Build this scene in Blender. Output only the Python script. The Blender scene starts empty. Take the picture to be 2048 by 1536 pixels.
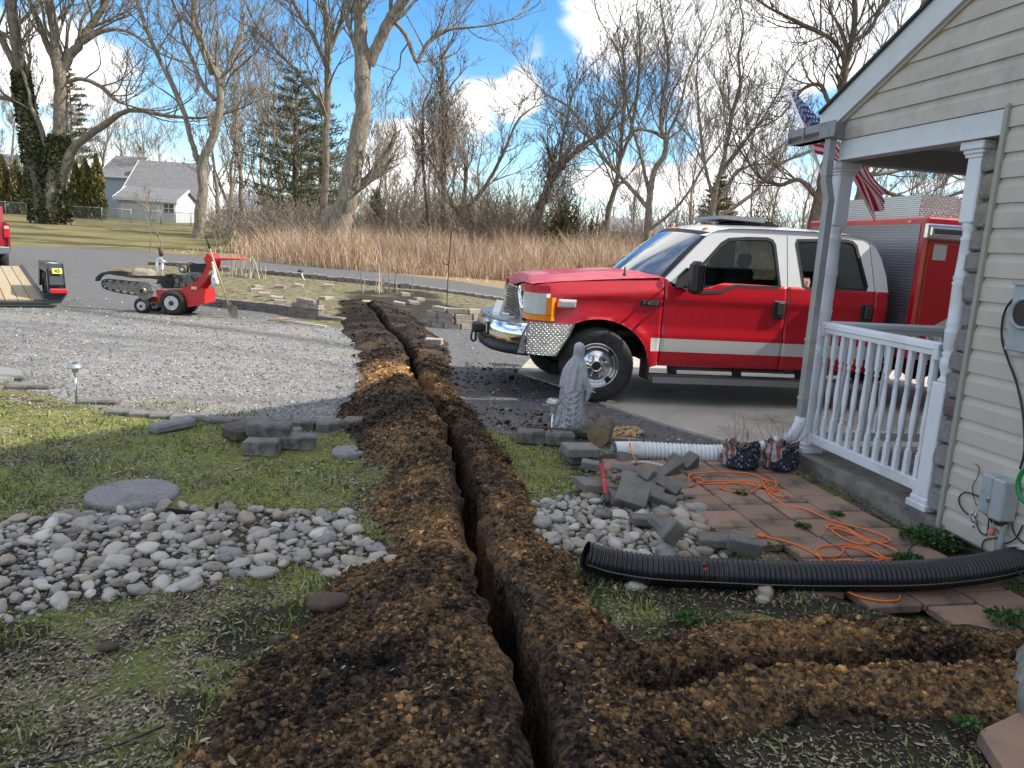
import bpy, math, random
import numpy as np
from mathutils import Vector, Matrix, noise as mnoise
from mathutils.geometry import tessellate_polygon
random.seed(7); rng = np.random.default_rng(7)
D = bpy.data; COL = bpy.context.scene.collection; SC = bpy.context.scene
rad = math.radians

# ------------------------------------------------------------------ camera
FPX = 1538.0; ROLL = math.atan(.062); PITCH = math.atan(276 / FPX); CH = 1.7
_r0 = np.array([1, 0, 0.]); _u0 = np.array([0, math.sin(PITCH), math.cos(PITCH)]); CF = np.array([0, math.cos(PITCH), -math.sin(PITCH)])
CR = math.cos(ROLL) * _r0 + math.sin(ROLL) * _u0; CU = -math.sin(ROLL) * _r0 + math.cos(ROLL) * _u0
CO = np.array([0, 0, CH])
cam = D.objects.new('camera', D.cameras.new('camera')); COL.objects.link(cam); SC.camera = cam
cam.matrix_world = Matrix(((CR[0], CU[0], -CF[0], 0), (CR[1], CU[1], -CF[1], 0), (CR[2], CU[2], -CF[2], CH), (0, 0, 0, 1)))
cam.data.sensor_width = 36; cam.data.lens = 36 * FPX / 2048; cam.data.clip_start = .05; cam.data.clip_end = 3000

# ------------------------------------------------------------------ world and sun
SUN_EL = 42.0
w = D.worlds.new('World'); SC.world = w; w.use_nodes = True
nt = w.node_tree; nt.nodes.clear()
def wn(t, **k):
    n = nt.nodes.new(t)
    for a_, v_ in k.items(): setattr(n, a_, v_)
    return n
bg = wn('ShaderNodeBackground'); out = wn('ShaderNodeOutputWorld'); sky = wn('ShaderNodeTexSky', sky_type='NISHITA')
sky.sun_disc = False; sky.sun_elevation = rad(SUN_EL); sky.sun_rotation = rad(90); sky.air_density = 1.0; sky.dust_density = .15; sky.ozone_density = 2.4
bg.inputs['Strength'].default_value = .15
tc = wn('ShaderNodeTexCoord'); sep = wn('ShaderNodeSeparateXYZ'); nt.links.new(tc.outputs['Generated'], sep.inputs[0])
def wm(op, a, b=None, clamp=False):
    n = wn('ShaderNodeMath', operation=op); n.use_clamp = clamp
    for i, v in enumerate((a, b)):
        if v is None: continue
        if isinstance(v, (int, float)): n.inputs[i].default_value = v
        else: nt.links.new(v, n.inputs[i])
    return n.outputs[0]
zz = wm('ADD', wm('MAXIMUM', sep.outputs[2], 0.0), .11)
cx = wm('DIVIDE', sep.outputs[0], zz); cy = wm('DIVIDE', sep.outputs[1], zz)
cmb = wn('ShaderNodeCombineXYZ'); nt.links.new(cx, cmb.inputs[0]); nt.links.new(cy, cmb.inputs[1]); cmb.inputs[2].default_value = 3.7
n1 = wn('ShaderNodeTexNoise'); n1.inputs['Scale'].default_value = .95; n1.inputs['Detail'].default_value = 7; n1.inputs['Roughness'].default_value = .52; n1.inputs['Distortion'].default_value = .25
nt.links.new(cmb.outputs[0], n1.inputs['Vector'])
n2 = wn('ShaderNodeTexNoise'); n2.inputs['Scale'].default_value = 2.3; n2.inputs['Detail'].default_value = 6
nt.links.new(cmb.outputs[0], n2.inputs['Vector'])
# clear gap in the clouds straight ahead, a little to the right
def blob(px, py, r0_, r1_):
    v = CR * (px - 1024) + CU * (768 - py) + CF * FPX; v = v / np.linalg.norm(v)
    d = wn('ShaderNodeVectorMath', operation='DISTANCE'); nt.links.new(tc.outputs['Generated'], d.inputs[0]); d.inputs[1].default_value = tuple(v)
    mr = wn('ShaderNodeMapRange', interpolation_type='SMOOTHSTEP'); nt.links.new(d.outputs['Value'], mr.inputs[0])
    mr.inputs[1].default_value = r0_; mr.inputs[2].default_value = r1_; mr.inputs[3].default_value = 1; mr.inputs[4].default_value = 0
    return mr.outputs[0]
m_ = n1.outputs['Fac']
for (px, py, r0_, r1_, wt) in [(1110, 170, .05, .24, -.30), (990, 290, .02, .10, -.10), (700, 40, .03, .22, -.20), (1330, 250, .02, .14, -.18), (470, 60, .02, .16, -.20), (400, 250, .01, .10, -.16), (330, 20, .01, .09, -.14), (1600, 230, .01, .10, -.14),
                               (985, 215, .02, .075, .36), (1050, 200, .012, .045, .30), (1400, 40, .06, .22, .22), (1200, 0, .03, .13, .34), (900, 260, .02, .10, .20), (1350, 330, .03, .16, .14), (1500, 180, .03, .12, .12), (1200, 350, .02, .10, .20), (800, 330, .02, .09, .16), (880, 130, .01, .06, .12), (560, 170, .01, .07, .14), (150, 120, .05, .3, .05), (1050, 98, .01, .045, .30), (1650, 330, .05, .3, .06), (300, 320, .05, .14, .10)]:
    m_ = wm('ADD', m_, wm('MULTIPLY', blob(px, py, r0_, r1_), wt))
mr = wn('ShaderNodeMapRange', interpolation_type='SMOOTHSTEP'); nt.links.new(m_, mr.inputs[0]); mr.inputs[1].default_value = .45; mr.inputs[2].default_value = .60
cr = wn('ShaderNodeValToRGB'); nt.links.new(wm('ADD', wm('MULTIPLY', n2.outputs['Fac'], .6), wm('MULTIPLY', m_, .5)), cr.inputs[0])
cr.color_ramp.elements[0].position = .42; cr.color_ramp.elements[0].color = (2.15, 2.2, 2.35, 1)
cr.color_ramp.elements[1].position = .80; cr.color_ramp.elements[1].color = (5.0, 4.85, 4.65, 1)
mx = wn('ShaderNodeMix', data_type='RGBA'); nt.links.new(wm('MULTIPLY', mr.outputs[0], .93), mx.inputs[0])
hs = wn('ShaderNodeHueSaturation'); hs.inputs['Saturation'].default_value = 1.34; hs.inputs['Value'].default_value = .55; nt.links.new(sky.outputs[0], hs.inputs['Color'])
nt.links.new(hs.outputs[0], mx.inputs[6]); nt.links.new(cr.outputs[0], mx.inputs[7])
nt.links.new(mx.outputs[2], bg.inputs['Color']); nt.links.new(bg.outputs[0], out.inputs[0])
sun = D.objects.new('sun', D.lights.new('sun', 'SUN')); COL.objects.link(sun)
sun.data.energy = 2.5; sun.data.angle = rad(.55); sun.data.color = (1, .94, .83)
_sd = Vector((math.cos(rad(SUN_EL)), 0, math.sin(rad(SUN_EL)))); sun.rotation_euler = _sd.to_track_quat('Z', 'Y').to_euler(); sun.location = (20, 0, 25)
vs = SC.view_settings; vs.view_transform = 'Standard'; vs.look = 'None'; vs.exposure = 1.45; vs.gamma = 1; vs.use_curve_mapping = False

# ------------------------------------------------------------------ terrain and photo helpers
def zt(x, y):
    t = np.clip((np.asarray(y, float) - 18) / 75, 0, 1)
    return 2.25 * (t * .75 + .25 * t * t * (3 - 2 * t)) + 0 * np.asarray(x, float)
def ray(px, py): return CR * (px - 1024) + CU * (768 - py) + CF * FPX
def at(px, py, z=0.0):
    v = ray(px, py); return CO + v * ((z - CH) / v[2])
def atg(px, py):
    z = 0.0; P = None
    for _ in range(60):
        P = at(px, py, z) if ray(px, py)[2] < -1e-3 else CO + ray(px, py) / ray(px, py)[1] * 90
        if P[1] > 95: P = CO + (P - CO) * (95 / P[1])
        z = .5 * z + .5 * float(zt(P[0], P[1]))
    return np.array([P[0], P[1], float(zt(P[0], P[1]))])
def aty(px, py, Y):
    v = ray(px, py); return CO + v * (Y / v[1])
def onplane(px, py, P, n):
    v = ray(px, py); return CO + v * (np.dot(P - CO, n) / np.dot(v, n))

# ------------------------------------------------------------------ materials
MATS = {}
def newmat(name):
    m = D.materials.new(name); m.use_nodes = True; nt = m.node_tree
    return m, nt, nt.nodes['Principled BSDF']
class NB:
    def __init__(s, nt): s.nt = nt
    def n(s, t, ins=None, **k):
        o = s.nt.nodes.new(t)
        for a_, v_ in k.items(): setattr(o, a_, v_)
        for i, v in (ins or {}).items(): s.set(o.inputs[i], v)
        return o
    def set(s, sock, v):
        if isinstance(v, bpy.types.NodeSocket): s.nt.links.new(v, sock)
        elif isinstance(v, (tuple, list)) and len(v) == 3 and sock.type == 'RGBA': sock.default_value = (*v, 1)
        else: sock.default_value = v
    def math(s, op, a, b=0.0, clamp=False):
        o = s.n('ShaderNodeMath', {0: a, 1: b}, operation=op); o.use_clamp = clamp; return o.outputs[0]
    def mix(s, f, a, b, blend='MIX'):
        return s.n('ShaderNodeMix', {0: f, 6: a, 7: b}, data_type='RGBA', blend_type=blend).outputs[2]
    def noise(s, scale, vec=None, detail=4, rough=.6, dist=0):
        i = {'Scale': scale, 'Detail': detail, 'Roughness': rough, 'Distortion': dist}
        if vec is not None: i['Vector'] = vec
        return s.n('ShaderNodeTexNoise', i).outputs['Fac']
    def vor(s, scale, vec=None, out='Distance', feature='F1'):
        i = {'Scale': scale}
        if vec is not None: i['Vector'] = vec
        return s.n('ShaderNodeTexVoronoi', i, feature=feature).outputs[out]
    def ss(s, v, a, b, lo=0.0, hi=1.0):
        return s.n('ShaderNodeMapRange', {0: v, 1: a, 2: b, 3: lo, 4: hi}, interpolation_type='SMOOTHSTEP').outputs[0]
    def ramp(s, f, *st):
        r = s.n('ShaderNodeValToRGB', {0: f}); e = r.color_ramp.elements
        while len(e) < len(st): e.new(.5)
        for el, (p, c) in zip(e, st): el.position = p; el.color = (*c, 1)
        return r.outputs[0]
    def bump(s, h, strength=.5, dist=.02, normal=None):
        i = {'Height': h, 'Strength': strength, 'Distance': dist}
        if normal is not None: i['Normal'] = normal
        return s.n('ShaderNodeBump', i).outputs[0]
    def pos(s): return s.n('ShaderNodeNewGeometry').outputs['Position']
    def obj(s): return s.n('ShaderNodeTexCoord').outputs['Object']
def pbr(name, c1, c2=None, scale=20, rough=.7, metal=0, bump=0, bscale=None, spec=.5, coat=0, dist=.01, rand=0, dirt=None, dirtscale=3, stretch=None, trans=0, alpha=None):
    if name in MATS: return MATS[name]
    m, nt, p = newmat(name); b = NB(nt); v = b.obj()
    if stretch: v = b.n('ShaderNodeMapping', {'Vector': v, 'Scale': stretch}).outputs[0]
    c = tuple(c1)
    if c2: c = b.mix(b.ss(b.noise(scale, v, 5, .65), .32, .68), tuple(c1), tuple(c2))
    if dirt: c = b.mix(b.ss(b.noise(dirtscale, b.obj(), 6, .7), .5, .72), c, tuple(dirt))
    if rand:
        r = b.n('ShaderNodeObjectInfo').outputs['Random']
        c = b.mix(1.0, c, b.ramp(r, (0, (1 - rand,) * 3), (1, (1 + rand,) * 3)), 'MULTIPLY')
    b.set(p.inputs['Base Color'], c); p.inputs['Roughness'].default_value = rough; p.inputs['Metallic'].default_value = metal
    p.inputs['Specular IOR Level'].default_value = spec; p.inputs['Coat Weight'].default_value = coat; p.inputs['Coat Roughness'].default_value = .04
    if trans: p.inputs['Transmission Weight'].default_value = trans; p.inputs['IOR'].default_value = 1.45
    if bump: b.set(p.inputs['Normal'], b.bump(b.noise(bscale or scale * 2, v, 5, .65), bump, dist))
    MATS[name] = m; return m

# ------------------------------------------------------------------ objects
def props(o, label=None, cat=None, group=None, kind=None):
    if label: o['label'] = label
    if cat: o['category'] = cat
    if group: o['group'] = group
    if kind: o['kind'] = kind
    return o
def E(name, loc, label, cat, group=None, rz=0, mat4=None):
    o = D.objects.new(name, None); COL.objects.link(o); o.empty_display_size = .1
    if mat4 is not None: o.matrix_world = mat4
    else: o.location = loc; o.rotation_euler = (0, 0, rz)
    return props(o, label, cat, group)
def npmesh(name, V, F, mats, parent=None, smooth=False, fm=None, attrs=None):
    """V (n,3) array, F (m,k) array with constant k"""
    V = np.asarray(V, np.float32); F = np.asarray(F, np.int32); me = D.meshes.new(name); k = F.shape[1]
    me.vertices.add(len(V)); me.vertices.foreach_set('co', V.ravel())
    me.loops.add(F.size); me.loops.foreach_set('vertex_index', F.ravel())
    me.polygons.add(len(F)); me.polygons.foreach_set('loop_start', np.arange(0, F.size, k, dtype=np.int32)); me.polygons.foreach_set('loop_total', np.full(len(F), k, np.int32))
    if not isinstance(mats, (list, tuple)): mats = [mats]
    for m in mats: me.materials.append(m)
    if fm is not None: me.polygons.foreach_set('material_index', np.asarray(fm, np.int32))
    me.polygons.foreach_set('use_smooth', np.full(len(F), smooth))
    for an, ar in (attrs or {}).items():
        a_ = me.color_attributes.new(an, 'FLOAT_COLOR', 'POINT'); a_.data.foreach_set('color', np.asarray(ar, np.float32).ravel())
    me.update(calc_edges=True); me.validate()
    o = D.objects.new(name, me); COL.objects.link(o)
    if parent is not None: o.parent = parent
    return o
def RM(rx=0, ry=0, rz=0):
    return np.array((Matrix.Rotation(rz, 3, 'Z') @ Matrix.Rotation(ry, 3, 'Y') @ Matrix.Rotation(rx, 3, 'X')))
class M:
    """collects shapes into one mesh"""
    def __init__(s): s.v = []; s.f = []; s.m = []; s.sm = []
    def add(s, V, F, mi=0, smooth=False):
        n = len(s.v); s.v += [tuple(map(float, p)) for p in V]; s.f += [tuple(i + n for i in f) for f in F]; s.m += [mi] * len(F); s.sm += [smooth] * len(F); return s
    def box(s, c, sz, rot=None, mi=0, bev=0.0):
        x, y, z = (q / 2 for q in sz)
        if bev <= 0:
            V = np.array([(i * x, j * y, k * z) for k in (-1, 1) for j in (-1, 1) for i in (-1, 1)], float)
            F = [(0, 2, 3, 1), (4, 5, 7, 6), (0, 1, 5, 4), (2, 6, 7, 3), (0, 4, 6, 2), (1, 3, 7, 5)]
        else:
            g = min(bev, .95 * x, .95 * y, .95 * z); V = []; idx = {}
            for sx in (-1, 1):
                for sy in (-1, 1):
                    for sz_ in (-1, 1):
                        for ax in range(3):
                            p = [sx * (x - g), sy * (y - g), sz_ * (z - g)]; p[ax] = (sx * x, sy * y, sz_ * z)[ax]
                            idx[(sx, sy, sz_, ax)] = len(V); V.append(p)
            F = []
            for ax in range(3):
                o1, o2 = [q for q in range(3) if q != ax]
                for sg in (-1, 1):
                    q = []
                    for (u, w_) in ((-1, -1), (1, -1), (1, 1), (-1, 1)):
                        k = [0, 0, 0]; k[ax] = sg; k[o1] = u; k[o2] = w_; q.append(idx[(*k, ax)])
                    F.append(tuple(q))
            for ax in range(3):   # edges along ax
                o1, o2 = [q for q in range(3) if q != ax]
                for u in (-1, 1):
                    for w_ in (-1, 1):
                        k0 = [0, 0, 0]; k0[o1] = u; k0[o2] = w_; k1 = list(k0); k0[ax] = -1; k1[ax] = 1
                        F.append((idx[(*k0, o1)], idx[(*k1, o1)], idx[(*k1, o2)], idx[(*k0, o2)]))
            for sx in (-1, 1):
                for sy in (-1, 1):
                    for sz_ in (-1, 1): F.append(tuple(idx[(sx, sy, sz_, a_)] for a_ in range(3)))
            V = np.array(V, float)
        if rot is not None: V = V @ np.asarray(rot).T
        return s.add(V + np.asarray(c, float), F, mi)
    def tube(s, pts, r, n=8, mi=0, cap=True, smooth=True, closed=False):
        P = np.array(pts, float); N = len(P); r = np.broadcast_to(np.asarray(r, float), (N,))
        T = np.gradient(P, axis=0); 
        if closed: T = np.roll(P, -1, 0) - np.roll(P, 1, 0)
        T /= np.linalg.norm(T, axis=1)[:, None] + 1e-12
        up = np.array([0, 0, 1.]) if abs(T[0][2]) < .9 else np.array([1., 0, 0]); V = []
        u = np.cross(T[0], up); u /= np.linalg.norm(u)
        for i in range(N):
            u = u - T[i] * (u @ T[i]); u /= np.linalg.norm(u) + 1e-12; w_ = np.cross(T[i], u)
            for k in range(n):
                t = 2 * math.pi * k / n; V.append(P[i] + r[i] * (math.cos(t) * u + math.sin(t) * w_))
        F = []
        for i in range(N if closed else N - 1):
            j = (i + 1) % N
            for k in range(n): F.append((i * n + k, i * n + (k + 1) % n, j * n + (k + 1) % n, j * n + k))
        s.add(V, F, mi, smooth)
        if cap and not closed:
            b = len(s.v) - len(V); s.f += [tuple(b + k for k in range(n))[::-1], tuple(b + (N - 1) * n + k for k in range(n))]; s.m += [mi] * 2; s.sm += [False] * 2
        return s
    def lathe(s, prof, c=(0, 0, 0), n=20, axis='z', mi=0, smooth=True, cap=True):
        V = []
        for (r_, h) in prof:
            for k in range(n):
                t = 2 * math.pi * k / n; q = (r_ * math.cos(t), r_ * math.sin(t), h)
                if axis == 'y': q = (q[0], q[2], q[1])
                if axis == 'x': q = (q[2], q[0], q[1])
                V.append((q[0] + c[0], q[1] + c[1], q[2] + c[2]))
        F = [(i * n + k, i * n + (k + 1) % n, (i + 1) * n + (k + 1) % n, (i + 1) * n + k) for i in range(len(prof) - 1) for k in range(n)]
        s.add(V, F, mi, smooth)
        if cap:
            b = len(s.v) - len(V); N = len(prof)
            if prof[0][0] > 1e-5: s.f.append(tuple(b + k for k in range(n))[::-1]); s.m.append(mi); s.sm.append(False)
            if prof[-1][0] > 1e-5: s.f.append(tuple(b + (N - 1) * n + k for k in range(n))); s.m.append(mi); s.sm.append(False)
        return s
    def prism(s, poly, d0, d1, fn, mi=0, holes=(), front=True, back=True, sides=True):
        """poly in 2D, fn(u, v, d) -> 3D"""
        loops = [list(poly)] + [list(h) for h in holes]; tri = tessellate_polygon([[Vector((u, v, 0)) for u, v in L] for L in loops])
        flat = [q for L in loops for q in L]; n = len(flat)
        V = [fn(u, v, d0) for u, v in flat] + [fn(u, v, d1) for u, v in flat]; F = []
        if front: F += [tuple(t) for t in tri]
        if back: F += [tuple(i + n for i in t[::-1]) for t in tri]
        if sides:
            b = 0
            for L in loops:
                k = len(L)
                for i in range(k): F.append((b + i, b + (i + 1) % k, b + (i + 1) % k + n, b + i + n))
                b += k
        return s.add(V, F, mi)
    def xf(s, mat, start=0):
        A = np.array(mat); P = np.array(s.v[start:]); P = P @ A[:3, :3].T + A[:3, 3]; s.v[start:] = [tuple(q) for q in P]; return s
    def build(s, name, mats, parent=None, label=None, cat=None, group=None, kind=None, rec=True):
        me = D.meshes.new(name); me.from_pydata(s.v, [], s.f)
        if not isinstance(mats, (list, tuple)): mats = [mats]
        for m in mats: me.materials.append(m)
        me.polygons.foreach_set('material_index', s.m); me.polygons.foreach_set('use_smooth', s.sm)
        if rec:
            import bmesh
            bm = bmesh.new(); bm.from_mesh(me); bmesh.ops.recalc_face_normals(bm, faces=bm.faces); bm.to_mesh(me); bm.free()
        me.update(); o = D.objects.new(name, me); COL.objects.link(o)
        if parent is not None: o.parent = parent
        return props(o, label, cat, group, kind)
def inst(o, name=None, loc=None, rot=None, scale=None, parent=None, label=None, cat=None, group=None):
    c = o.copy(); COL.objects.link(c)
    for k in ('label', 'category', 'group'):
        if k in c: del c[k]
    if name: c.name = name
    c.parent = parent
    if loc is not None: c.location = loc
    if rot is not None: c.rotation_euler = rot
    if scale is not None: c.scale = scale
    return props(c, label, cat, group)
def catmull(pts, n=8, closed=False):
    P = [np.array(p, float) for p in pts]; o = []; N = len(P)
    rngi = range(N if closed else N - 1)
    for i in rngi:
        if closed: p0, p1, p2, p3 = P[i - 1], P[i], P[(i + 1) % N], P[(i + 2) % N]
        else: p0, p1, p2, p3 = P[max(i - 1, 0)], P[i], P[i + 1], P[min(i + 2, N - 1)]
        for k in range(n):
            t = k / n; o.append(.5 * ((2 * p1) + (-p0 + p2) * t + (2 * p0 - 5 * p1 + 4 * p2 - p3) * t * t + (-p0 + 3 * p1 - 3 * p2 + p3) * t ** 3))
    if not closed: o.append(P[-1])
    return o
# value noise on arrays (for scattering and for uneven ground)
_G = rng.random((64, 64))
def vn(x, y, f):
    x = np.asarray(x) * f + 100.37; y = np.asarray(y) * f + 71.13; xi = np.floor(x).astype(int); yi = np.floor(y).astype(int); u = x - xi; v = y - yi
    u = u * u * (3 - 2 * u); v = v * v * (3 - 2 * v); g = lambda a_, b_: _G[a_ % 64, b_ % 64]
    return (g(xi, yi) * (1 - u) + g(xi + 1, yi) * u) * (1 - v) + (g(xi, yi + 1) * (1 - u) + g(xi + 1, yi + 1) * u) * v
def fbm(x, y, f, o=4): return sum(vn(x, y, f * 2 ** i) * .5 ** i for i in range(o)) / sum(.5 ** i for i in range(o))
def sdpoly(X, Y, poly):
    """signed distance to a polygon, positive inside"""
    P = np.array(poly, float); X = np.asarray(X, float); Y = np.asarray(Y, float); d = np.full(X.shape, 1e9); ins = np.zeros(X.shape, bool)
    for i in range(len(P)):
        a_, b_ = P[i], P[(i + 1) % len(P)]; e = b_ - a_; t = np.clip(((X - a_[0]) * e[0] + (Y - a_[1]) * e[1]) / (e @ e + 1e-12), 0, 1)
        d = np.minimum(d, np.hypot(X - a_[0] - t * e[0], Y - a_[1] - t * e[1]))
        c = ((a_[1] > Y) != (b_[1] > Y)) & (X < (b_[0] - a_[0]) * (Y - a_[1]) / (b_[1] - a_[1] + 1e-12) + a_[0]); ins ^= c
    return np.where(ins, d, -d)
def sdline(X, Y, line):
    """distance to a polyline, signed side (negative = left of travel), arc length"""
    P = np.array(line, float); d = np.full(np.shape(X), 1e9); sg = np.zeros(np.shape(X)); S = np.zeros(np.shape(X)); L = 0
    for i in range(len(P) - 1):
        a_, b_ = P[i], P[i + 1]; e = b_ - a_; l = math.hypot(*e); t = np.clip(((X - a_[0]) * e[0] + (Y - a_[1]) * e[1]) / (l * l), 0, 1)
        q = np.hypot(X - a_[0] - t * e[0], Y - a_[1] - t * e[1]); m = q < d
        d = np.where(m, q, d); sg = np.where(m, np.sign(e[0] * (Y - a_[1]) - e[1] * (X - a_[0])), sg); S = np.where(m, L + t * l, S); L += l
    return d, -sg, S
pxg = lambda *pts: [tuple(atg(x, y)[:2]) for x, y in pts]
# ------------------------------------------------------------------ ground: where things lie
TR = [(.42, 1.0), (.33, 1.7)] + [tuple(at(x, y, .08)[:2]) for x, y in [(1098, 1536), (1045, 1330), (990, 1200), (952, 1080), (926, 950), (892, 860), (838, 770), (812, 690), (772, 650), (732, 608)]]
BR = [tuple(at(x, y, 0)[:2]) for x, y in [(1170, 1425), (1290, 1405), (1400, 1378), (1500, 1352), (1700, 1345), (1990, 1352), (2200, 1370)]]
def berm(X, Y):
    d, s, S = sdline(X, Y, TR); n = fbm(X, Y, 2.2, 3) - .5; n2_ = fbm(X + 7, Y, 6, 3) - .5
    yy = [0, 2, 2.6, 3.2, 3.9, 4.6, 5.4, 6.2, 7, 8, 9.3, 11, 13, 16, 19.5, 20.2, 30]
    wl = np.interp(Y, yy, [1.1, 1.15, 1.05, .8, .52, .58, .55, .8, .95, .80, .62, .72, .8, .8, .5, .05, .01]) + n * .35
    hl = np.interp(Y, yy, [.10, .12, .15, .17, .17, .19, .22, .30, .34, .28, .18, .15, .13, .10, .06, 0, 0])
    wr = np.interp(Y, yy, [.5, .55, .6, .5, .42, .42, .38, .38, .4, .42, .35, .6, .8, .8, .5, .05, .01]) + n * .2
    hr = np.interp(Y, yy, [.08, .1, .13, .15, .15, .14, .13, .13, .14, .14, .10, .08, .09, .09, .05, 0, 0])
    left = s < 0; w_ = np.maximum(np.where(left, wl, wr), .05); h = np.where(left, hl, hr); t = np.clip((d - .07) / w_, 0, 1)
    pr = np.interp(t, [0, .12, .3, .5, .75, .95, 1], [.74, .92, 1, .8, .36, .05, 0]) * h * (1 + .55 * n2_ * np.clip(1.4 - Y / 14, .15, 1))
    soil = np.clip((1 - t) * 5, 0, 1) * (h > .01)
    d2, s2, S2 = sdline(X, Y, BR); w2 = .34 + n * .22; t2 = np.clip((d2 - .03) / w2, 0, 1)
    e2 = np.clip((X - .35) / .5, 0, 1) * np.clip((2.9 - X) / .8, .25, 1)
    pr2 = np.interp(t2, [0, .12, .35, .65, 1], [-1.1, .35, 1, .6, 0]) * .13 * e2 * (1 + .8 * n2_)
    soil2 = np.clip((1 - t2) * 4, 0, 1) * np.clip(e2 * 3, 0, 1)
    return np.maximum(pr, 0) + pr2 * np.clip(1 - pr * 5, .3, 1), np.maximum(soil, soil2)
ISL = [(-13.5, 25.5)] + pxg((330, 572), (415, 592), (520, 612), (690, 652), (850, 652), (960, 660), (1110, 655), (1160, 640), (1010, 603), (850, 578), (700, 562), (450, 538), (300, 530))
DRV = [(-40, 12), (-9, 7.9)] + pxg((0, 762), (150, 806), (220, 822), (330, 836), (590, 868), (768, 868), (830, 850), (960, 850), (1040, 882), (1230, 896)) + [(3.2, 6.85), (14, 8.8), (30, 12), (30, 33), (8, 30)] + pxg((1040, 583), (900, 560), (640, 532), (400, 512), (200, 495), (0, 492)) + [(-42, 40)]
LAWN = pxg((0, 492), (200, 495), (400, 512), (420, 470)) + [(-12, 75), (-70, 90), (-70, 44)]
CONC = pxg((1062, 716), (1035, 745), (1130, 776), (1215, 812), (1330, 850), (1460, 887), (1560, 908)) + [(3.4, 6.95), (14, 9), (14, 15.5), (4, 13.6)]
STL = pxg((0, 1042), (150, 1032), (300, 1022), (430, 1022), (560, 1028), (690, 1030), (705, 1075), (790, 1100), (770, 1138), (690, 1140), (600, 1135), (470, 1150), (340, 1185), (150, 1195), (60, 1230), (0, 1240)) + [(-3.2, 3.0), (-3.4, 4.1)]
STR = pxg((1068, 1015), (1130, 1000), (1200, 1002), (1300, 1010), (1365, 1020), (1395, 1060), (1455, 1115), (1150, 1115), (1080, 1095))
PATIO = pxg((1195, 915), (1420, 920), (1600, 948)) + [(2.62, 4.7), (3.3, 1.6), (2.9, 2.6)] + pxg((2030, 1290), (1900, 1282), (1740, 1235), (1600, 1190), (1560, 1120), (1400, 1085), (1370, 1010), (1300, 985), (1225, 985))
def Hf(X, Y):
    X = np.asarray(X, float); Y = np.asarray(Y, float); b_, so = berm(X, Y); amp = np.clip(1 - np.abs(Y) / 60, .1, 1)
    z = zt(X, Y) + b_ + (fbm(X, Y, .9, 3) - .5) * .05 * amp * np.clip(Y / 3, 0, 1) * (sdpoly(X, Y, DRV) < 0)
    sp = sdpoly(X, Y, PATIO); z = z - .05 * np.clip((sp - .05) * 8, 0, 1) + .030 * np.clip(1 - np.abs(sp + .06) / .25, 0, 1) * (so < .9) * (X < 2.6) - .045 * np.clip(sdpoly(X, Y, CONC) * 6 + .3, 0, 1) * (Y < 30)
    z = z + .10 * np.clip(sdpoly(X, Y, ISL) * 1.2, 0, 1)
    return z
def hz(x, y): return float(Hf(np.array([x]), np.array([y]))[0])
def atH(px, py, up=0.0):
    z = 0.0
    for _ in range(14):
        P = at(px, py, z) if Hf else None; z = .4 * z + .6 * (hz(P[0], P[1]) + up)
    return at(px, py, z)

def axis(dense, step, lo, hi, grow=1.09):
    a0, a1 = dense; c = list(np.arange(a0, a1, step)); s_ = step; x = c[-1]
    while x < hi: s_ *= grow; x += s_; c.append(x)
    s_ = step; x = a0; l = []
    while x > lo: s_ *= grow; x -= s_; l.append(x)
    return np.array(l[::-1] + c)
gx = axis((-4.4, 4.2), .04, -420, 420, 1.075); gy = np.concatenate([axis((1.0, 10.5), .04, -60, 10.4, 1.2)[:-1], axis((10.5, 24), .09, 10.5, 900, 1.055)])
gy = np.unique(gy)
XX, YY = np.meshgrid(gx, gy); XX = XX.ravel(); YY = YY.ravel(); ZZ = Hf(XX, YY); NXg, NYg = len(gx), len(gy)
ii = np.arange(NYg - 1)[:, None] * NXg + np.arange(NXg - 1)[None, :]; GF = np.stack([ii, ii + 1, ii + 1 + NXg, ii + NXg], -1).reshape(-1, 4)
cxm = XX[GF].mean(1); cym = YY[GF].mean(1); dq, _, _ = sdline(cxm, cym, TR); GF = GF[~((dq < .13) & (cym < 19.9) & (cym > 1.0))]
sm = lambda d, wd: np.clip(.5 + d / wd, 0, 1)
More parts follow.
